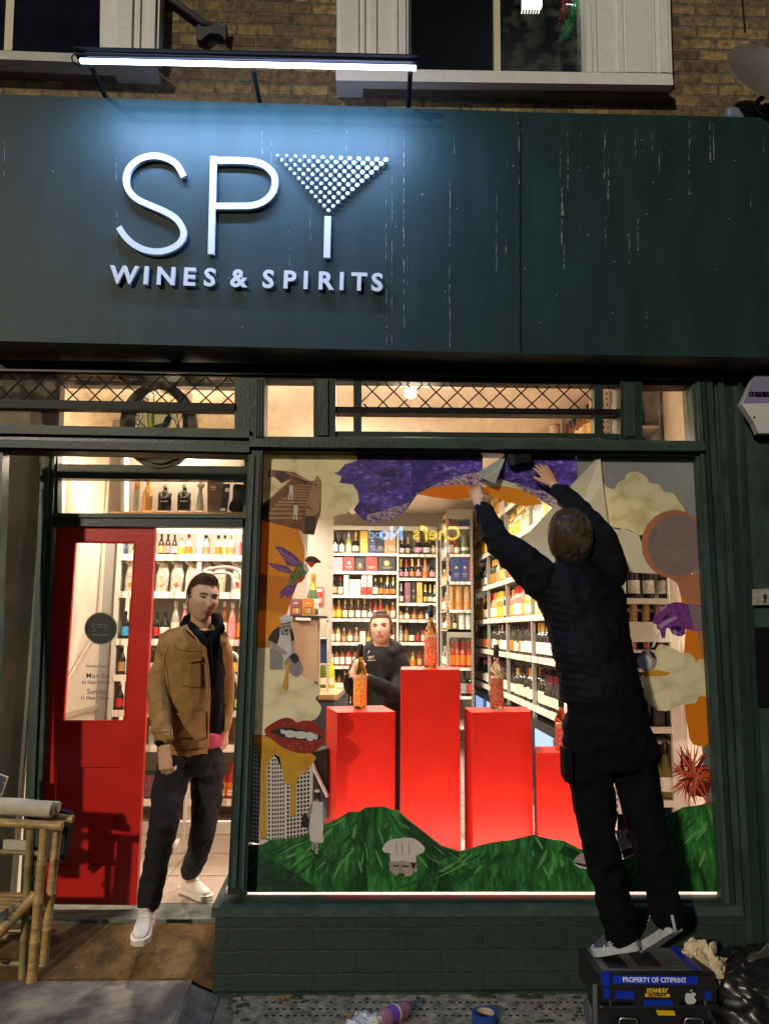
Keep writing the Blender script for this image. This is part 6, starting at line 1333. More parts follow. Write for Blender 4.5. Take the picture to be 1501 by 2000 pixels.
def hand(b, wrist, fwd, back, side, curl=(20,25,15), thumb=30, sc=1., mt=None, spread=3, curls=None):
    """side = +1/-1: thumb on the (fwd x back)*side side"""
    f = Vector(fwd).normalized(); k = (Vector(back)-f*Vector(back).dot(f)).normalized(); s = f.cross(k)*side; W0 = Vector(wrist)
    loft(b, [(W0-f*.02*sc, s*.027*sc, k*.020*sc), (W0+f*.02*sc, s*.030*sc, k*.017*sc), (W0+f*.055*sc, s*.039*sc, k*.016*sc), (W0+f*.088*sc, s*.040*sc, k*.013*sc), (W0+f*.097*sc, s*.036*sc, k*.009*sc)], mt, 16)
    for i, (o_, ln) in enumerate(((.029,.070),(.0095,.079),(-.0105,.073),(-.0290,.057))):
        c = curls[i] if curls else curl; p = W0+f*(.088-abs(o_)*.22)*sc+s*o_*sc; a = 0; d0 = (f+s*math.tan(R(spread*(1.3-i))) ).normalized(); pts = [p-d0*.02*sc, p]
        for q, g in zip(c, (.46,.30,.24)):
            a += R(q); pts.append(pts[-1]+(d0*math.cos(a)-k*math.sin(a))*ln*g*sc)
        b.tube(pts, [.0098*sc,.0094*sc,.0086*sc,.0076*sc,.0058*sc], mt, 10)
        for pp, rr_ in zip(pts[1:], (.0096,.0090,.0080,.0062)): b.sphere(pp, rr_*sc, mt, 10)
    p = W0+f*.020*sc+s*.024*sc; td = (f*math.cos(R(thumb))+s*math.sin(R(thumb))-k*.35).normalized(); p2 = p+td*.042*sc; td2 = (td+f*.5-k*.3).normalized(); p3 = p2+td2*.030*sc; p4 = p3+td2*.022*sc
    b.tube([p-td*.01*sc, p, p2, p3, p4], [.013*sc,.0145*sc,.0115*sc,.0098*sc,.007*sc], mt, 10)
    for pp, rr_ in zip((p2,p3,p4), (.0115,.0098,.0072)): b.sphere(pp, rr_*sc, mt, 10)
def body_mesh(parent, torso, hands, headM, neck, skin, **hk):
    """continuous body: trunk, limbs and hands, with the head joined on"""
    vs, fs = remesh(torso, .016, 3); b = MB(); b.add(vs, fs, skin)
    for h in hands: v2, f2 = remesh(h, .0036, 2); b.add(v2, f2, skin)
    build_head(b, headM, skin, **hk); 
    q = MB(); limb(q, neck[0], neck[1], skin); v2, f2 = remesh(q, .008, 3); b.add(v2, f2, skin)
    return b.build('body', parent, 180)
def shoe(parent, heel, toe, up, upper, sole, w=.052, lace=None, L2=None, soleth=.028, name='shoe'):
    h, t, u = Vector(heel), Vector(toe), Vector(up).normalized(); f = (t-h); ln = f.length; f.normalize(); u = (u-f*u.dot(f)).normalized(); s = f.cross(u)
    r = empty(name, h); r.parent = parent; r.location = h-wloc(parent)
    prof = [(-.02,.030),(.0,.040),(.06,.042),(.12,.040),(.17,.048),(.22,.050),(.26,.042),(.285,.022)]; k_ = ln/.27; ww = w/.05
    b = MB(); top = [h+f*x*k_+s*y*ww for x, y in prof]+[h+f*x*k_-s*y*ww for x, y in prof[::-1]]
    b.prism([p for p in top], u*soleth, sole); b.build('sole', r, 50, bevel=.006)
    q = MB(); loft(q, [(h+f*.005*k_+u*.05, s*.030*ww, (u*.045+f*.010)), (h+f*.03*k_+u*.062, s*.036*ww, u*.052), (h+f*.07*k_+u*.062, s*.037*ww, u*.054), (h+f*.12*k_+u*.052, s*.038*ww, u*.044), (h+f*.17*k_+u*.042, s*.043*ww, u*.031), (h+f*.22*k_+u*.036, s*.042*ww, u*.024), (h+f*.262*k_+u*.030, s*.026*ww, u*.014)], upper, 18)
    q.tube([h+f*.035*k_+u*.08, h+f*.02*k_+u*.13], [.040,.044], upper, 14)
    piece('upper', r, q, upper, .007, 3)
    if lace:
        b = MB()
        for i in range(5):
            c = h+f*(.095+i*.022)*k_+u*(.106-i*.0105); b.tube([c-s*.020*ww-u*.004, c+u*.003+f*.006, c+s*.020*ww-u*.004], .0032, lace, 6)
        b.build('laces', r, 60)
    return r
JE = lambda x, y, Y: at(x, y, Y)

# ---------------------------------------------------------------- young man stepping out of the door
TANJ = mat('tan_canvas', (.36,.19,.060), .85, noise=.12, nscale=14, bump=.12, bscale=300); HOOD = mat('navy_hoodie', (.004,.004,.006), .95, spec=.2, noise=.2, nscale=40, bump=.3, bscale=300); PINK = mat('pink_tee', (.55,.07,.16), .8)
TRSR = mat('black_trousers', (.008,.0085,.010), .85, noise=.25, nscale=20, bump=.3, bscale=200); WSH = mat('white_leather', (.72,.66,.60), .45, bump=.2, bscale=60); WSO = mat('white_sole', (.72,.66,.58), .5)
HAIRB = mat('brown_hair', (.060,.030,.013), .65, spec=.25); HAIRB2 = mat('brown_hair_light', (.12,.060,.025), .6, spec=.3)
A = thing('person', 'young man in tan jacket, navy hoodie and black trousers stepping out of the doorway', 'person', JE(360,1760,.3))
hA = Matrix.Translation(JE(396,1170,.08)) @ Matrix.Rotation(R(33), 4, 'Z') @ Matrix.Rotation(R(4), 4, 'Y') @ Matrix.Rotation(R(3), 4, 'X') @ Matrix.Scale(1.02, 4)
TB = MB(); sk = SKIN
rowsA = [(JE(372,1478,.30),.150,.115),(JE(374,1420,.27),.150,.11),(JE(376,1360,.22),.150,.11),(JE(376,1300,.18),.165,.115),(JE(378,1255,.15),.175,.11),(JE(388,1228,.13),.12,.08)]
stack(TB, rowsA, sk, 28)
legF = [JE(344,1480,.28), JE(326,1545,.18), JE(318,1615,.10), JE(300,1700,.16), JE(286,1772,.17)]
legB = [JE(406,1480,.34), JE(404,1545,.36), JE(398,1600,.40), JE(386,1670,.60), JE(371,1716,.74)]
limb(TB, legF, [.085,.075,.055,.05,.036], sk); limb(TB, legB, [.085,.075,.055,.05,.036], sk)
armL = [JE(332,1250,.16), JE(318,1300,.14), JE(311,1355,.10), JE(312,1410,.05), JE(320,1462,-.00)]
armR = [JE(428,1252,.16), JE(441,1300,.28), JE(442,1360,.33), JE(438,1420,.31)]
limb(TB, armL, [.055,.047,.042,.036,.028], sk); limb(TB, armR, [.052,.045,.04,.03], sk)
H1 = MB(); hand(H1, JE(322,1463,-.03), (.12,-.10,-1), (-.35,-.9,.0), 1, (40,62,38), 16, 1.05, sk)
H2 = MB(); hand(H2, JE(438,1424,.31), (0,0,-1), (.8,-.4,0), -1, (30,40,30), 20, .95, sk)
body_mesh(A, TB, [H1, H2], hA, ([JE(392,1235,.14), JE(392,1205,.11), JE(391,1185,.10)], [.062,.054,.054]), SKIN, jaw=.34)
def mA(d):
    if d.z > .60 - .0: return not (d.y < -.62 and d.z < .60)
    if d.y > -.15: return d.z > (-.28 if d.y > .35 else -.05-.0) - (.25 if d.y > .6 else 0)
    return d.z > .44 + (-.15-d.y)*.42
build_hair(A, hA, HAIRB, HAIRB2, mA, lambda d: (.003+.013*max(0, d.z)+(.005 if d.y < -.3 and d.z > .6 else 0))*(min(1, max(.12, (d.z-.44+(.15+d.y)*.42)/.22)) if d.y < -.15 else 1), 1700, .020, flow=(.5,-.5,.25), jaw=.34, sr=.0007)
J = MB(); grow = .028
stack(J, [(JE(371,1468,.29),.176,.150),(JE(371,1420,.27),.170,.150),(JE(373,1360,.22),.165,.152),(JE(373,1300,.18),.172,.155),(JE(375,1258,.15),.174,.144),(JE(384,1232,.13),.135,.10),(JE(388,1224,.12),.095,.085)], TANJ, 28)
limb(J, [JE(337,1252,.15), JE(318,1300,.12), JE(311,1352,.09), JE(315,1402,.03), JE(320,1440,-.02)], [.068,.061,.057,.052,.047], TANJ)
limb(J, [JE(427,1250,.13), JE(439,1300,.26), JE(440,1360,.32), JE(437,1415,.30)], [.056,.052,.048,.044], TANJ)
opening = [(384,1200),(376,1228),(398,1258),(406,1300),(408,1360),(404,1500),(438,1500),(438,1400),(436,1300),(431,1240),(428,1200)]
def cutA(c):
    x, y = proj(c); return inpoly(x, y, opening) and c.y < .22+(y-1230)/240*.12
foldsA = cloth(.007, 10, (1,1,.6), True); f2A = cloth(.0025, 30)
def fA(v): x, y = proj(v); k = 1.6 if x < 318 else .6; return foldsA(v)*k+f2A(v)
jk = piece('jacket', A, J, TANJ, .0085, 5, fA, cutA, .005)
# collar, pocket flaps and buttons
b = MB()
for side in ((375,1232,352,1216,.03,.06),):
    b.prism([JE(357,1222,.02), JE(380,1244,-.03), JE(389,1262,-.035), JE(400,1255,-.02), JE(392,1240,-.01), JE(372,1218,.03)], (0,-.006,0), TANJ)
b.prism([JE(431,1226,.04), JE(436,1228,.02), JE(447,1242,.03), JE(438,1250,.0), JE(432,1240,.0)], (0,-.006,0), TANJ)
c1 = b.build('collar', A, None, bevel=.003)
def surf_patch(name, pts, off, mt, th=.004):
    """patch laid on the jacket: drop each point along the view ray onto the shell"""
    b = MB(); P_ = []
    inv = jk.matrix_world.inverted(); 
    for x, y in pts:
        d = (at(x, y, 0)-CAM).normalized()
        loc, nn, fi, _d = jk_eval.ray_cast(CAM, d); P_.append((loc if loc else at(x, y, .1))-d*off)
    b.prism(P_, (0,-th,0), mt); return b.build(name, A, None, bevel=.0015)
wl = Vector((0,0,0)); 
class _E: pass
from mathutils.bvhtree import BVHTree
_me = jk.data; jk_eval = BVHTree.FromPolygons([v.co for v in _me.vertices], [tuple(p.vertices) for p in _me.polygons])
POCK = mat('tan_canvas_pocket', (.35,.185,.058), .85, noise=.15, nscale=20, bump=.4, bscale=120)
b = MB(); _p = []
for x, y in spline([(378,1230),(390,1248),(398,1260),(404,1285),(407,1320),(408,1360),(406,1410),(404.5,1463)], 5, False):
    for dx in range(0, 14):
        d = (at(x-dx,y,0)-CAM).normalized(); h_ = jk_eval.ray_cast(CAM, d)
        if h_[0] and h_[0].y < .19+(y-1230)/240*.10: _p.append(h_[0]-d*.002); break
_p = [(_p[max(0,i-1)]+_p[i]*2+_p[min(len(_p)-1,i+1)])/4 for i in range(len(_p))]
for q_ in (0, 1): b.tube([p-Vector((q_*.012,0,0)) for p in _p], .0095, TANJ, 8)
b.build('front_placket', A, 60)
surf_patch('pocket_flap', [(352,1277),(372,1279),(393,1281),(393,1290),(372,1294),(354,1287)], .014, POCK, .008)
surf_patch('chest_pocket', [(355,1293),(372,1297),(392,1295),(393,1342),(372,1341),(353,1338)], .006, POCK, .010)
surf_patch('lower_pocket', [(346,1392),(372,1394),(400,1388),(403,1440),(376,1446),(350,1440)], .006, POCK, .012)
SEAM = mat('jacket_seam', (.14,.07,.022), .9)
def surf_line(pts, r=.0022, mt=SEAM):
    q = []
    for x, y in spline(pts, 6, False):
        d = (at(x, y, 0)-CAM).normalized(); loc = jk_eval.ray_cast(CAM, d)[0]
        if loc: q.append(loc-d*.001)
    if len(q) > 2: return q
b = MB()
for pts in ([(330,1262),(322,1285),(321,1320),(326,1360)], [(300,1236),(330,1222),(360,1222)], [(340,1258),(352,1270),(395,1273)], [(330,1464),(360,1466),(398,1462)], [(289,1427),(305,1432),(330,1428)], [(322,1285),(330,1340),(334,1400),(332,1460)]):
    q = surf_line(pts)
    if q: b.tube(q, .0022, SEAM, 5)
b.build('seams', A, 60)
b = MB()
for x, y in ((374,1286),(402,1425)):
    d = (at(x,y,0)-CAM).normalized(); h_ = jk_eval.ray_cast(CAM, d)
    if h_[0]: b.sphere(h_[0]-d*.007, .007, CP['silver'] if y < 1400 else CP['black'], 10, (1,.6,1))
b.build('button', A, 50)
K = MB()
stack(K, [(JE(380,1450,.28),.150,.120),(JE(382,1400,.25),.148,.118),(JE(384,1340,.20),.150,.12),(JE(386,1290,.165),.150,.12),(JE(386,1256,.14),.15,.11),(JE(388,1232,.12),.115,.09)], HOOD, 28)
K.tube([JE(362,1226,.08), JE(366,1212,.14), JE(392,1206,.20), JE(424,1210,.17), JE(432,1226,.06)], [.026,.034,.034,.032,.022], HOOD, 14)
K.tube([JE(358,1222,.10), JE(368,1224,.05), JE(384,1238,.0), JE(404,1256,-.03), JE(419,1242,-.03), JE(430,1228,.01), JE(435,1220,.06)], [.022,.028,.024,.016,.020,.022,.018], HOOD, 14)
K.tube([JE(317,1442,-.02), JE(320,1456,-.022)], [.038,.036], HOOD, 14)
piece('hoodie', A, K, HOOD, .010, 3, cloth(.006, 12, (1,1,.6), True))
b = MB(); 
for x in (412,428): b.tube([JE(x,1244,-.07), JE(x+1,1262,-.065), JE(x+3,1300,-.03)], .0022, mat('drawstring', (.015,.015,.02), .7), 6)
b.build('drawstring', A, 50)
K = MB(); stack(K, [(JE(382,1458,.28),.150,.120),(JE(382,1440,.27),.158,.128),(JE(382,1430,.26),.150,.120)], PINK, 28); piece('tee_shirt', A, K, PINK, .010, 2, cloth(.006, 14))
T = MB(); stack(T, [(JE(374,1510,.30),.155,.125),(JE(374,1475,.30),.165,.13),(JE(375,1440,.28),.158,.12)], TRSR, 25)
limb(T, [JE(346,1490,.27), JE(330,1545,.18), JE(319,1615,.11), JE(302,1700,.155), JE(291,1758,.17)], [.098,.088,.072,.064,.060], TRSR)
limb(T, [JE(404,1490,.33), JE(405,1545,.36), JE(399,1605,.41), JE(386,1665,.58), JE(373,1700,.70)], [.098,.086,.070,.063,.058], TRSR)
piece('trousers', A, T, TRSR, .011, 3, cloth(.0065, 12, (1,1,1.3), True))
shoe(A, JE(288,1800,.20), JE(272,1846,.00), (0,-.35,1), WSH, WSO, .050, WSO)
hb = Vector(JE(364,1722,.84)); hb.z = ZF+.002; tb_ = atz(408,1742,ZF+.002)
shoe(A, Vector((at(360,1700,.80).x, .80, ZF+.012)), Vector((at(408,1738,.66).x, .66, ZF+.004)), (0,0,1), WSH, WSO, .050, WSO)

# ---------------------------------------------------------------- worker on the toolbox, seen from behind
VEST = mat('navy_quilted_vest', (.0032,.0036,.0065), .7, spec=.16, noise=.2, nscale=12, bump=.2, bscale=90); SLV = mat('black_sleeve', (.004,.004,.005), .9, spec=.2, bump=.3, bscale=200); CARGO = mat('black_cargo', (.0035,.004,.006), .9, spec=.12, noise=.3, nscale=16, bump=.3, bscale=150)
Wk = thing('person', 'man in black quilted vest and cargo trousers standing on toolbox, reaching up', 'person', JE(1250,1870,-.45))
hW = Matrix.Translation(JE(1113,1056,-.40)) @ Matrix.Rotation(R(180-8), 4, 'Z') @ Matrix.Rotation(R(-26), 4, 'X') @ Matrix.Rotation(R(4), 4, 'Y') @ Matrix.Scale(1.07, 4)
TB = MB()
stack(TB, [(JE(1180,1420,-.50),.165,.11),(JE(1178,1360,-.50),.155,.105),(JE(1158,1280,-.47),.155,.10),(JE(1138,1200,-.43),.175,.105),(JE(1126,1140,-.40),.18,.10),(JE(1120,1108,-.39),.12,.08)], sk)
armLW = [JE(1052,1128,-.38), JE(1012,1096,-.34), JE(974,1062,-.28), JE(952,1020,-.19), JE(936,985,-.11)]
armRW = [JE(1192,1112,-.38), JE(1168,1052,-.33), JE(1142,1018,-.27), JE(1115,985,-.17), JE(1086,952,-.10)]
limb(TB, armLW, [.058,.048,.043,.036,.027], sk); limb(TB, armRW, [.058,.048,.043,.036,.027], sk)
legL = [JE(1152,1440,-.50), JE(1152,1530,-.50), JE(1170,1620,-.52), JE(1192,1730,-.50), JE(1212,1822,-.45)]
legR = [JE(1232,1440,-.50), JE(1242,1530,-.50), JE(1262,1620,-.54), JE(1284,1710,-.52), JE(1300,1800,-.52)]
for q in (legL, legR): limb(TB, q, [.09,.078,.056,.052,.036], sk)
H1 = MB(); hand(H1, JE(934,982,-.105), (JE(921,936,-.05)-JE(934,982,-.105)), (-.45,-1,.1), 1, (55,60,35), 8, .97, sk, curls=[(60,70,40),(66,70,40),(70,70,40),(72,70,40)])
H2 = MB(); hand(H2, JE(1080,946,-.095), (JE(1046,898,-.045)-JE(1080,946,-.095)), (.15,-1,.15), -1, (8,14,10), 26, .95, sk, spread=4)
body_mesh(Wk, TB, [H1, H2], hW, ([JE(1120,1118,-.40), JE(1116,1090,-.41), JE(1114,1072,-.41)], [.066,.058,.056]), SKIN, eyes=True)
HW = mat('worker_hair', (.030,.018,.010), .55); HW2 = mat('worker_hair_light', (.085,.052,.030), .5)
def mW(d):
    if d.y < -.35: return d.z > .45
    return d.z > (-.62 if d.y > .3 else -.20)
build_hair(Wk, hW, HW, HW2, mW, lambda d: .018+.012*max(0, d.z)+.006*max(0,d.y), 3000, .045, flow=(.45,.35,-.9), sr=.0008)
V = MB()
stack(V, [(JE(1176,1372,-.50),.192,.145),(JE(1170,1330,-.49),.190,.145),(JE(1155,1270,-.47),.190,.142),(JE(1140,1200,-.43),.205,.140),(JE(1128,1150,-.41),.215,.135),(JE(1122,1118,-.40),.175,.115),(JE(1120,1102,-.40),.100,.085),(JE(1118,1088,-.41),.085,.08)], VEST)
fw = cloth(.004, 22, (1,1,1))
def fV(v):
    x, y = proj(v); ph = (y-(x-1130)*.18-1100)/15.5
    return .0042*abs(math.sin(PI*ph))**.7*(1 if y > 1118 else .4)-.003+fw(v)+(.009*NZ.noise(v*7))
piece('vest', Wk, V, VEST, .0085, 2, fV)
Q = MB()
limb(Q, [JE(1060,1136,-.40), JE(1018,1096,-.35), JE(977,1062,-.28), JE(956,1024,-.20), JE(943,995,-.13)], [.100,.088,.074,.058,.046], SLV)
limb(Q, [JE(1186,1118,-.40), JE(1170,1056,-.34), JE(1146,1020,-.27), JE(1118,985,-.18), JE(1091,958,-.115)], [.096,.084,.070,.057,.045], SLV)
Q2 = piece('sleeves', Wk, Q, SLV, .010, 3, cloth(.007, 13, (1,1,1), True))
b = MB(); 
for i, (x, c) in enumerate(((1160,'white'),(1166,'pink'),(1171,'pink'))): b.sphere(JE(x,1070,-.43), .004, mat('logo_'+c, (.5,.5,.5) if c == 'white' else (.45,.05,.12), .5), 8)
b.build('sleeve_logo', Wk)
T = MB(); stack(T, [(JE(1196,1500,-.50),.170,.125),(JE(1187,1440,-.50),.195,.145),(JE(1182,1390,-.50),.190,.140),(JE(1178,1350,-.50),.175,.13)], CARGO)
limb(T, [JE(1148,1450,-.50), JE(1154,1530,-.50), JE(1168,1620,-.52), JE(1186,1710,-.51), JE(1203,1775,-.49), JE(1211,1822,-.47)], [.115,.098,.080,.076,.074,.070], CARGO)
limb(T, [JE(1232,1450,-.50), JE(1244,1530,-.50), JE(1264,1620,-.54), JE(1284,1700,-.53), JE(1296,1752,-.52), JE(1303,1786,-.52)], [.110,.092,.082,.078,.072,.068], CARGO)
piece('trousers', Wk, T, CARGO, .011, 3, cloth(.011, 10, (1,1,.9), True))
b = MB(); b.prism([JE(1101,1462,-.57), JE(1116,1462,-.60), JE(1118,1526,-.60), JE(1113,1536,-.59), JE(1103,1518,-.56)], (0,.08,0), CARGO); b.build('cargo_pocket', Wk, None, bevel=.012)
GSH = mat('dark_grey_mesh', (.045,.045,.05), .8, noise=.25, nscale=80); GSO = mat('pale_grey_sole', (.40,.42,.46), .5, noise=.12, nscale=20); BLH = mat('blue_heel', (.10,.14,.28), .6)
ztb = .327
sL = shoe(Wk, JE(1243,1853,-.50), Vector((at(1163,1880,-.42).x, -.42, ztb+.003)), (.12,0,1), GSH, GSO, .052, mat('lace_grey', (.5,.5,.5), .6), soleth=.034)
sR = shoe(Wk, JE(1318,1822,-.56), Vector((at(1262,1868,-.40).x, -.40, ztb+.004)), (.1,-.25,1), GSH, GSO, .054, mat('lace_grey'), soleth=.036)
b = MB()
for q, w_, s_ in ((JE(1181,1857,-.52), '1', 0), ): pass
b.tube([JE(1180,1845,-.485), JE(1177,1858,-.49)], .0025, LETM, 6); b.tube(spline([tuple(JE(1187,1842,-.50)), tuple(JE(1191,1839,-.505)), tuple(JE(1190,1846,-.505)), tuple(JE(1186,1845,-.50))], 4), .0018, LETM, 5); b.tube([JE(1196,1842,-.51), JE(1192,1846,-.51), JE(1196,1850,-.51)], .0018, LETM, 5); b.build('shoe_logo', Wk, 50)
b = MB(); b.tube([JE(1311,1787,-.60), JE(1314,1800,-.605), JE(1317,1815,-.60)], .007, GSO, 8); b.build('heel_tab', Wk, 50)
# squeegee in the right hand
b = MB(); b.px([(1000,888),(1034,886),(1038,902),(1006,906)], -.055, -.035, BLACK); b.px([(992,887),(1002,887),(1006,908),(996,908)], -.06, -.010, mat('squeegee_felt', (.03,.03,.035), .9)); tag(b.build('squeegee', None, None, bevel=.002), 'black felt squeegee pressed to the film by the reaching man', 'squeegee')

# ---------------------------------------------------------------- woman behind the counter
Fm = thing('person', 'woman in black hooded top with white SPY print standing behind the plinths, looking up', 'person', Vector((JE(735,1300,1.75).x, 1.75, ZF)))
hF = Matrix.Translation(JE(744,1229,1.70)) @ Matrix.Rotation(R(-10), 4, 'Z') @ Matrix.Rotation(R(-8), 4, 'X') @ Matrix.Rotation(R(-3), 4, 'Y') @ Matrix.Scale(.99, 4)
BLK = mat('black_fleece', (.012,.013,.014), .9, noise=.25, nscale=20, bump=.3, bscale=120)
TB = MB(); q0 = JE(742,1400,1.8); fx = q0.x
stack(TB, [(Vector((fx,1.8,1.02)),.17,.13),(JE(740,1370,1.79),.17,.13),(JE(742,1320,1.77),.17,.13),(JE(744,1286,1.75),.17,.12),(JE(744,1268,1.74),.11,.08)], sk)
limb(TB, [JE(714,1290,1.72), JE(694,1318,1.66), JE(690,1345,1.55), JE(692,1320,1.45)], [.05,.045,.042,.03], sk); limb(TB, [JE(776,1290,1.72), JE(782,1335,1.66), JE(765,1350,1.50), JE(715,1325,1.42)], [.05,.045,.042,.03], sk)
for s in (-1, 1): limb(TB, [Vector((fx+s*.09,1.8,.98)), Vector((fx+s*.10,1.8,.62)), Vector((fx+s*.10,1.82,.28))], [.10,.07,.045], sk)
H1 = MB(); hand(H1, JE(689,1316,1.46), (.25,-.1,.5), (-.3,-1,.2), 1, (45,50,30), 15, .95, sk); H2 = MB(); hand(H2, JE(712,1322,1.42), (-1,-.1,.35), (.1,-1,.3), 1, (40,45,25), 20, .95, sk)
body_mesh(Fm, TB, [H1, H2], hF, ([JE(744,1276,1.74), JE(744,1262,1.73), JE(744,1250,1.72)], [.07,.062,.06]), SKIN2, w=1.10, jaw=.22)
def mF(d):
    if d.y < .12: return d.z > .56-.0*d.y or (abs(d.x) > .74 and d.z > -.30 and d.y > -.50)
    return d.z > -.40
HF = mat('dark_auburn_hair', (.10,.052,.028), .75, spec=.2); HF2 = mat('auburn_hair_light', (.17,.09,.05), .7, spec=.25)
build_hair(Fm, hF, HF, HF2, mF, lambda d: (.004+.008*max(0, d.z))*(min(1, max(.15, (d.z-.56)/.2)) if d.y < -.3 and abs(d.x) < .7 else 1), 1100, .045, w=1.10, jaw=.22, flow=(0,1,.3))
b = MB(); b.sphere((0,0,0), .045, HF, 16, (1,1,.8)); b.tf(hF @ Matrix.Translation((0,.06,.125))); b.tube([hF @ Vector((x,-.075+abs(x)*.3,.118)) for x in (-.06,-.03,0,.03,.06)], .005, BLACK, 8); b.build('hair_bun', Fm, 60)
K = MB()
stack(K, [(JE(742,1400,1.8),.215,.17),(JE(741,1350,1.79),.205,.165),(JE(742,1315,1.77),.205,.16),(JE(744,1288,1.75),.20,.14),(JE(744,1270,1.74),.14,.10),(JE(744,1264,1.74),.10,.09)], BLK, -8)
limb(K, [JE(716,1290,1.72), JE(694,1318,1.66), JE(688,1343,1.55), JE(686,1326,1.48)], [.075,.070,.062,.05], BLK); limb(K, [JE(774,1290,1.72), JE(784,1330,1.66), JE(768,1352,1.50), JE(722,1330,1.43)], [.08,.08,.07,.048], BLK)
K.tube([JE(724,1272,1.66), JE(722,1262,1.75), JE(740,1254,1.83), JE(764,1256,1.80), JE(776,1268,1.70), JE(762,1278,1.62)], [.03,.038,.04,.042,.04,.028], BLK, 12)
fh = piece('hooded_top', Fm, K, BLK, .012, 3, cloth(.009, 10, (1,1,.7), True))
_bt = BVHTree.FromPolygons([v.co for v in fh.data.vertices], [tuple(p.vertices) for p in fh.data.polygons])
def onF(x, y, off=.004):
    d = (at(x,y,0)-CAM).normalized(); h_ = _bt.ray_cast(CAM, d); return (h_[0] if h_[0] else at(x,y,1.6))-d*off
b = MB(); yl = onF(724.5,1285,.02).y; ptext(b, 'SPY', 724.5, 1284.5, 6, yl, LB['white'], depth=.001, slope=R(-8)); b.tube([onF(717,1290.5,.006), onF(733,1289,.006)], .002, LB['white'], 6); b.build('logo', Fm)
b = MB(); b.tube([onF(718,1276,.006), onF(722,1270,.006)], .003, LB['white'], 6); b.build('zip_pull', Fm, 50)
T = MB(); stack(T, [(Vector((fx,1.8,.80)),.19,.15),(Vector((fx,1.8,1.0)),.20,.16),(Vector((fx,1.8,1.15)),.19,.15)], TRSR)
for s in (-1, 1): limb(T, [Vector((fx+s*.09,1.8,.88)), Vector((fx+s*.10,1.8,.60)), Vector((fx+s*.10,1.82,.27))], [.115,.085,.07], TRSR)
piece('trousers', Fm, T, TRSR, .014, 3, cloth(.008, 10))
for s in (-1, 1): shoe(Fm, (fx+s*.10,1.88,ZF+.003), (fx+s*.12,1.63,ZF+.003), (0,0,1), TRSR, TRSR, .048)
# ================================================================ toolbox and things on the pavement
TBK = mat('toolbox_black_plastic', (.012,.012,.014), .45, bump=.1, bscale=200); TBG = mat('toolbox_grey_plastic', (.10,.10,.11), .5); TBB = mat('toolbox_blue', (.005,.03,.45), .4); TBY = mat('toolbox_yellow', (.75,.48,.01), .45); STEEL = mat('latch_steel', (.55,.54,.5), .3, .9)
YF = -.60; zt0 = at(1275,1902,YF).z; x0 = at(1171,1925,YF-.03).x; x1 = at(1397,1925,YF-.03).x; YB2 = -.31
tb = thing('toolbox', 'large black and blue wheeled toolbox with yellow lettering that the man stands on', 'toolbox', ((x0+x1)/2, -.43, 0))
zf = at(1275,1927,YF-.03).z
b = MB()
b.prism([(x0+.02,YF,zt0),(x0,YF-.03,zf),(x0-.005,YF-.03,.215),(x1+.005,YF-.03,.215),(x1,YF-.03,zf),(x1-.03,YF,zt0)][:0] or [(x0,YF-.03,.215),(x0,YF-.03,zf),(x0,YF,zt0),(x0,YB2,zt0),(x0,YB2,.215)], (x1-x0,0,0), TBK)
b.build('lid', tb, None, bevel=.012)
b = MB(); b.box(x0+.03, x1-.03, YF-.005, YB2-.01, .03, .213, TBK); b.box(x0-.008, x1+.008, YF-.04, YB2, .196, .2145, TBK); b.build('tray_body', tb, None, bevel=.008)
for i, (px0, px1) in enumerate(((1160,1192),(1196,1243),(1247,1318),(1322,1366),(1370,1396))):
    pass
b = MB(); b.box(x0+.03, x1-.03, YF+.03, YB2-.03, zt0, zt0+.004, TBG); b.box(x0+.06, x0+.15, YF+.05, YB2-.05, zt0+.004, zt0+.007, TBK); b.box(x0+.20, x0+.30, YF+.06, YB2-.05, zt0+.004, zt0+.007, TBK); b.box(x1-.17, x1-.09, YF+.06, YB2-.05, zt0+.004, zt0+.007, TBG); b.box(x1-.08, x1-.045, YF+.02, YB2-.03, zt0+.0045, zt0+.008, TBB); b.build('lid_ribs', tb, None, bevel=.002)
sl_ = Vector((0, .03, zt0-zf)).normalized(); 
def onlid(x, y):   # point on the sloping front strip of the lid
    best = None
    n_ = Vector((0,-(zt0-zf),.03)).normalized(); p0 = Vector((x0,YF-.03,zf)); d = (at(x,y,0)-CAM); t = (p0-CAM).dot(n_)/d.dot(n_); return CAM+d*t+n_*.002
nrm = Vector((0,-(zt0-zf),.03)).normalized()
b = MB(); b.prism([onlid(1196,1906), onlid(1360,1907.5), onlid(1360,1923.5), onlid(1197,1921.5)], nrm*.001, TBB); st_ = b.build('name_sticker', tb)
b = MB(); c = onlid(1277,1915); th = math.atan2(.03, zt0-zf); textmesh(b, 'PROPERTY OF CITIPRINT', .0262, mat('sticker_white', (.75,.76,.8), .5), depth=.0006, bold=.0005, sx=.93, M=Matrix.Translation(c+nrm*.0022) @ Matrix.Rotation(-th, 4, 'X') @ Matrix.Rotation(R(.8),4,'Y')); b.build('lettering', st_)
Yv = YF-.0305
def fpx(b, pts, mt, o=.0, t=.002): b.px(pts, Yv-.001-o-t, Yv-.001-o, mt)
b = MB(); fpx(b, [(1240,1927),(1326,1928),(1326,1970),(1240,1969)], TBK, 0, .004); ptext(b, 'STANLEY', 1282.5, 1935, 7.6, Yv-.007, TBY, depth=.001, bold=.0012, sx=1.05, spacing=.95); fpx(b, [(1259,1940.5),(1307,1941.5),(1307,1948),(1259,1947)], TBY, .005, .001); ptext(b, 'FATMAX', 1283, 1944.3, 4.6, Yv-.0085, TBK, depth=.0006, bold=.0008, sx=1.5); b.build('brand_plate', tb)
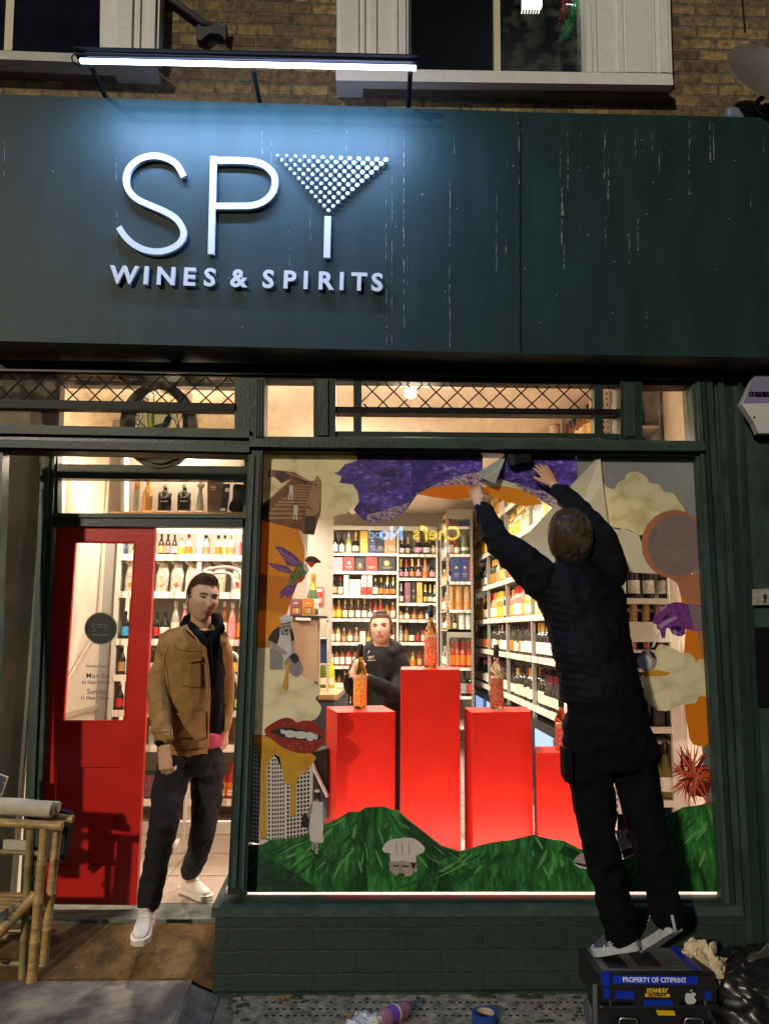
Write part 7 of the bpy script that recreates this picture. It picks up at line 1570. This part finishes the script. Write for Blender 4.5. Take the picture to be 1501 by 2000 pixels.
for q in ([(1177,1931),(1190,1931),(1191,1950),(1178,1950)], [(1201,1936),(1238,1936),(1238,1952),(1201,1951)], [(1256,1953),(1312,1954),(1312,1970),(1256,1969)], [(1171,1899),(1190,1898),(1190,1926),(1176,1926)]):
    b = MB(); fpx(b, q, TBB, .004 if q[0][0] == 1256 else 0); b.build('blue_panel', tb)
b = MB(); fpx(b, ellip(1381,1945,7,9.5,16), TBB); b.build('blue_panel', tb)
b = MB(); AP = mat('sticker_silver', (.55,.56,.58), .4)
fpx(b, spline([(1347,1941),(1353,1938.5),(1358,1942),(1354.5,1948),(1358.5,1954),(1354,1960.5),(1347.5,1961),(1341,1960.5),(1337,1953),(1338,1943),(1342,1939.5)],4), AP); fpx(b, [(1347,1937.5),(1347.5,1934.5),(1351,1932.5),(1350.5,1936)], AP); b.build('fruit_sticker', tb)
for xx in (1190,1246,1249,1321,1324,1374,1377): b = MB(); fpx(b, [(xx,1954),(xx+1.6,1954),(xx+2.2,1964),(xx+.6,1964)], TBG, .002); b.build('rib', tb)
b = MB(); b.px([(1281,1974),(1316,1975),(1318,1984),(1284,1983)], Yv-.016, Yv-.008, TBY); b.build('yellow_latch', tb, None, bevel=.002)
for a, c in ((1208,1243),(1336,1371)):
    b = MB(); b.tube([at(x, y, Yv-.014) for x, y in ((a,2010),(a+1,1992),(a+4,1989),(c-3,1990),(c,1993),(c+1,2010))], .004, STEEL, 8); b.px([(a+4,1993),(c-3,1994),(c-3,2012),(a+4,2012)], Yv-.012, Yv-.008, TBK); b.build('latch', tb, 50)
b = MB(); b.tube([(x0-.012,YF+.0,.28),(x0-.018,YF-.01,.12),(x0-.016,YF-.01,.02)], .012, TBG, 8); b.build('side_rail', tb, 50)
for xx in (x0+.04, x1-.04): b = MB(); b.tube([(xx-.02,YB2-.03,.055),(xx+.02,YB2-.03,.055)], .055, TBG, 18); b.build('wheel', tb, 50)
def crumple(name, cx, cy, cz, sx, sy, sz, mt, amp, sc, seed, n=34, flat=0):
    vs = []; fs = []
    for j in range(n+1):
        for i in range(n):
            ph = PI*j/n; th = 2*PI*i/n; d = Vector((math.sin(ph)*math.cos(th), math.sin(ph)*math.sin(th), math.cos(ph)))
            k = 1+amp*(NZ.noise(d*sc+Vector((seed,0,0)))+.5*abs(NZ.noise(d*sc*2.7+Vector((0,seed,0))))+.25*abs(NZ.noise(d*sc*6)))
            vs.append((cx+d.x*sx*k, cy+d.y*sy*k, max(flat, cz+d.z*sz*k)))
    for j in range(n): fs += [(j*n+i, j*n+(i+1) % n, (j+1)*n+(i+1) % n, (j+1)*n+i) for i in range(n)]
    b = MB(); b.add(vs, fs, mt); return b.build(name, None, 35)
p = at(1372,1892,-.40); tag(crumple('film_offcut', p.x, -.40, p.z-.005, .085, .07, .095, mat('crumpled_cream_film', (.62,.52,.36), .3, bump=.6, bscale=90), .55, 2.4, 3, flat=.05), 'crumpled cream film offcut lying against the right end of the toolbox', 'film offcut')
BAGM = mat('black_bag_plastic', (.010,.010,.012), .30, bump=.12, bscale=14); BAGG = mat('grey_bag_plastic', (.05,.048,.042), .3, bump=.5, bscale=40)
p = at(1462,1945,-.42); tag(crumple('rubbish_bag', p.x+.08, -.40, .14, .23, .2, .20, BAGM, .26, 1.6, 11, 64), 'shiny black rubbish bag slumped at the right edge beside the toolbox', 'rubbish bag')
p = at(1455,1880,-.30); b = MB(); n_ = 14; vs = []
for i in range(n_+1):
    t = i/n_; a = at(1398+t*115, 1915-t*85, -.46); c = at(1400+t*115, 1960-t*78, -.47)
    for k in range(5): q = a.lerp(c, k/4); vs.append(q+Vector((0, .02*NZ.noise(Vector((t*6,k*.7,3))), .01*NZ.noise(Vector((t*9,k,1))))))
b.add(vs, [(i*5+k, i*5+k+1, (i+1)*5+k+1, (i+1)*5+k) for i in range(n_) for k in range(4)], BAGG); o = b.build('bag_wrapping', None, 60); so_ = o.modifiers.new('s', 'SOLIDIFY'); so_.thickness = .003; tag(o, 'grey plastic wrapping drawn over the black rubbish bag', 'wrapping')
# spray bottle, tissue, tape, leaves
z0 = .012; a = atz(742,1992,.045); c = atz(800,1966,.045); d = (c-a).normalized(); L_ = (c-a).length
t = thing('plastic_bottle', 'clear plastic bottle of pink cleaner with purple label lying on the pavement', 'bottle', (a+c)/2)
M = Matrix.Translation(a) @ d.to_track_quat('Z','Y').to_matrix().to_4x4()
b = MB(); k = 0; b.lathe([(.026,0),(.034,.01),(.036,.05),(.036,L_*.75),(.028,L_*.93),(.012,L_)], (0,0,0), mat('pink_liquid_plastic', (.75,.35,.50), .12, trans=.6, ior=1.3), 24); b.tf(M); b.build('bottle_body', t, 50)
b = MB(); b.lathe([(.0365,.045),(.0365,L_*.48)], (0,0,0), mat('purple_label', (.22,.08,.50), .4), 24); b.lathe([(.0368,L_*.50),(.0368,L_*.54)], (0,0,0), LB['white'], 24); b.tf(M); b.build('label', t, 50)
b = MB(); b.lathe([(.018,-.03),(.016,.0)], (0,0,0), LB['white'], 14); b.tf(M); b.build('cap', t, 50)
p = atz(712,1990,.02); b = MB(); n_ = 12; vs = []
for i in range(n_+1):
    for j in range(n_+1): x = (i/n_-.5); y = (j/n_-.5); q = Vector((p.x+x*.13+y*.05, p.y+y*.12-x*.03, .014+.03*abs(NZ.noise(Vector((x*5,y*5,2))))+.02*abs(NZ.noise(Vector((x*12,y*12,5)))))); vs.append(q)
b.add(vs, [(i*(n_+1)+j, i*(n_+1)+j+1, (i+1)*(n_+1)+j+1, (i+1)*(n_+1)+j) for i in range(n_) for j in range(n_)], mat('tissue_white', (.7,.68,.66), .8)); o = b.build('tissue', None, 50); s2 = o.modifiers.new('s','SOLIDIFY'); s2.thickness = .001; tag(o, 'crumpled white tissue beside the pink bottle on the pavement', 'tissue')
p = atz(946,1988,.024); b = MB(); 
ri, ro = .044, .058
b.lathe([(ri,0),(ro,0),(ro,.036),(ri,.036),(ri,0)], (p.x,p.y,.012), mat('blue_tape', (.02,.06,.32), .35), 36, mts=[MATS['blue_tape'],MATS['blue_tape'],MATS['blue_tape'],mat('tape_core_card', (.5,.4,.28), .7)]); tag(b.build('tape_roll', None, 40), 'roll of blue tape lying on the stone slab', 'tape roll')
for i, (x, y, s_, lab) in enumerate(((682,1983,1.0,'curled brown leaf beside the white tissue on the slab'),(552,1948,.9,'dry brown leaf at the foot of the brick base on the left'))):
    p = atz(x, y, .016); b = MB(); n_ = 11; vs = [(p.x, p.y, .022)]
    for k in range(n_*2):
        an = PI*k/n_; r_ = (.045 if k % 2 else .028)*s_*(1+.3*math.cos(an)); vs.append((p.x+r_*math.cos(an), p.y+r_*.7*math.sin(an), .016+.018*abs(NZ.noise(Vector((k*1.3,i,0))))))
    b.add(vs, [(0, 1+k, 1+(k+1) % (n_*2)) for k in range(n_*2)], mat('dry_leaf', (.28,.15,.05), .8, noise=.4, nscale=60)); tag(b.build('leaf', None, 30), lab, 'leaf', 'fallen leaves')
for i in range(60):   # grit
    pass
# ---------------------------------------------------------------- bamboo chair at the left edge
BAM = mat('bamboo', (.42,.27,.10), .4, noise=.35, nscale=14, nstretch=(1,1,3)); BAMG = mat('bamboo_greenish', (.25,.20,.08), .45, noise=.3, nscale=14); CANV = mat('cream_canvas', (.52,.46,.34), .85, noise=.1, nscale=20, bump=.3); BEND = mat('bamboo_end', (.35,.22,.10), .7)
ch = thing('bamboo_chair', 'folding bamboo chair with slatted seat and rolled cream canvas at the left edge', 'chair', (JE(40,1900,.05).x, .08, .06))
def bamboo(name, p, q, r, mt=BAM, nodes=None):
    b = MB(); p, q = Vector(p), Vector(q); L0 = (q-p).length; n_ = nodes or max(1, int(L0/.16)); pts = []; rr = []
    for i in range(n_):
        for t_, k_ in ((.02,1.0),(.5,.94),(.94,1.0),(.97,1.10),(1.0,1.10)): pts.append(p.lerp(q, (i+t_)/n_)); rr.append(r*k_)
    b.tube(pts, rr, mt, 12); e = (q-p).normalized(); b.tube([q, q+e*.001], r*.75, BEND, 10); b.tube([p-e*.001, p], r*.75, BEND, 10); return b.build(name, ch, 40)
A0 = lambda x, y, Y=0.0: at(x, y, Y)
gl = lambda x, y, Y: Vector((A0(x,y,Y).x, Y, .06))
bamboo('leg', A0(88,1615,-.02), gl(62,1912,-.02), .0235); bamboo('leg', A0(114,1612,.10), Vector((A0(84,1893,.10).x,.10,.09)), .0225); bamboo('leg', A0(60,1618,.02), Vector((A0(40,1915,.0).x,.02,.06)), .019, BAMG); bamboo('leg', A0(-60,1618,.02), Vector((A0(-80,1915,.0).x,.02,.06)), .02, BAM)
bamboo('arm_rail', A0(-90,1602,-.03), A0(122,1613,-.03), .0215); bamboo('back_rail', A0(60,1588,.14), A0(143,1600,.14), .0185); bamboo('rung', A0(-90,1660,.04), A0(76,1667,.04), .013, BAMG); bamboo('rung', A0(56,1716,.06), A0(72,1717,.06), .010)
bamboo('rung', A0(-90,1828,.02), A0(50,1830,.02), .015, BAMG); bamboo('rung', A0(-90,1880,.02), A0(46,1882,.02), .014, BAMG); bamboo('seat_rail', A0(-60,1880,-.16), A0(70,1748,.03), .028); bamboo('rung', A0(-90,1818,.12), A0(42,1818,.12), .007, BAM)
b = MB()
for i in range(7):
    b.prism([A0(-60,1742+i*.5,.06)+Vector((0,-i*.035,-.004*i)), A0(66-i*7.2,1743+i*1.2,.06)+Vector((0,-i*.035,-.004*i)), A0(66-i*7.2,1743+i*1.2,.06)+Vector((0,-i*.035-.030,-.004*i)), A0(-60,1742+i*.5,.06)+Vector((0,-i*.035-.030,-.004*i))], (0,0,-.008), BAM)
b.build('seat', ch, None, bevel=.002)
b = MB(); b.tube([A0(-80,1572,.05), A0(40,1576,.05), A0(102,1582,.05)], [.042,.043,.038], CANV, 18)
b.tube([A0(103,1583,.05), A0(105,1583,.05)], .020, BEND, 12); b.tube([A0(-80,1566,.10), A0(116,1576,.10)], .028, CANV, 14); b.prism([A0(-80,1636,.05), A0(54,1642,.05), A0(52,1664,.05), A0(-80,1660,.05)], (0,.012,0), CANV); b.build('canvas_roll', ch, 50)
b = MB(); b.prism([A0(94,1622,.02), A0(104,1622,.02), A0(96,1676,.02), A0(90,1678,.02)], (0,.006,0), CANV); b.build('canvas_tie', ch)
b = MB(); b.prism([A0(-40,1500,.10), A0(14,1518,.10), A0(2,1554,.10), A0(-40,1600,.10)], (0,.02,0), LB['cream']); tag(b.build('menu_card', None, None, bevel=.001), 'corner of a white card leaning above the bamboo chair', 'card')
b = MB(); b.prism([A0(112,1580,.24), A0(139,1590,.24), A0(124,1680,.24), A0(100,1700,.24), A0(96,1620,.24)], (0,.06,0), mat('chair_shadow_dark', (.02,.012,.02), .9)); tag(b.build('chair_shadow_slab', None, None, bevel=.012), 'dark slab standing in for the shadow of the bamboo chair on the red door', 'bag')  # dark slab in place of the chair's cast shadow on the door
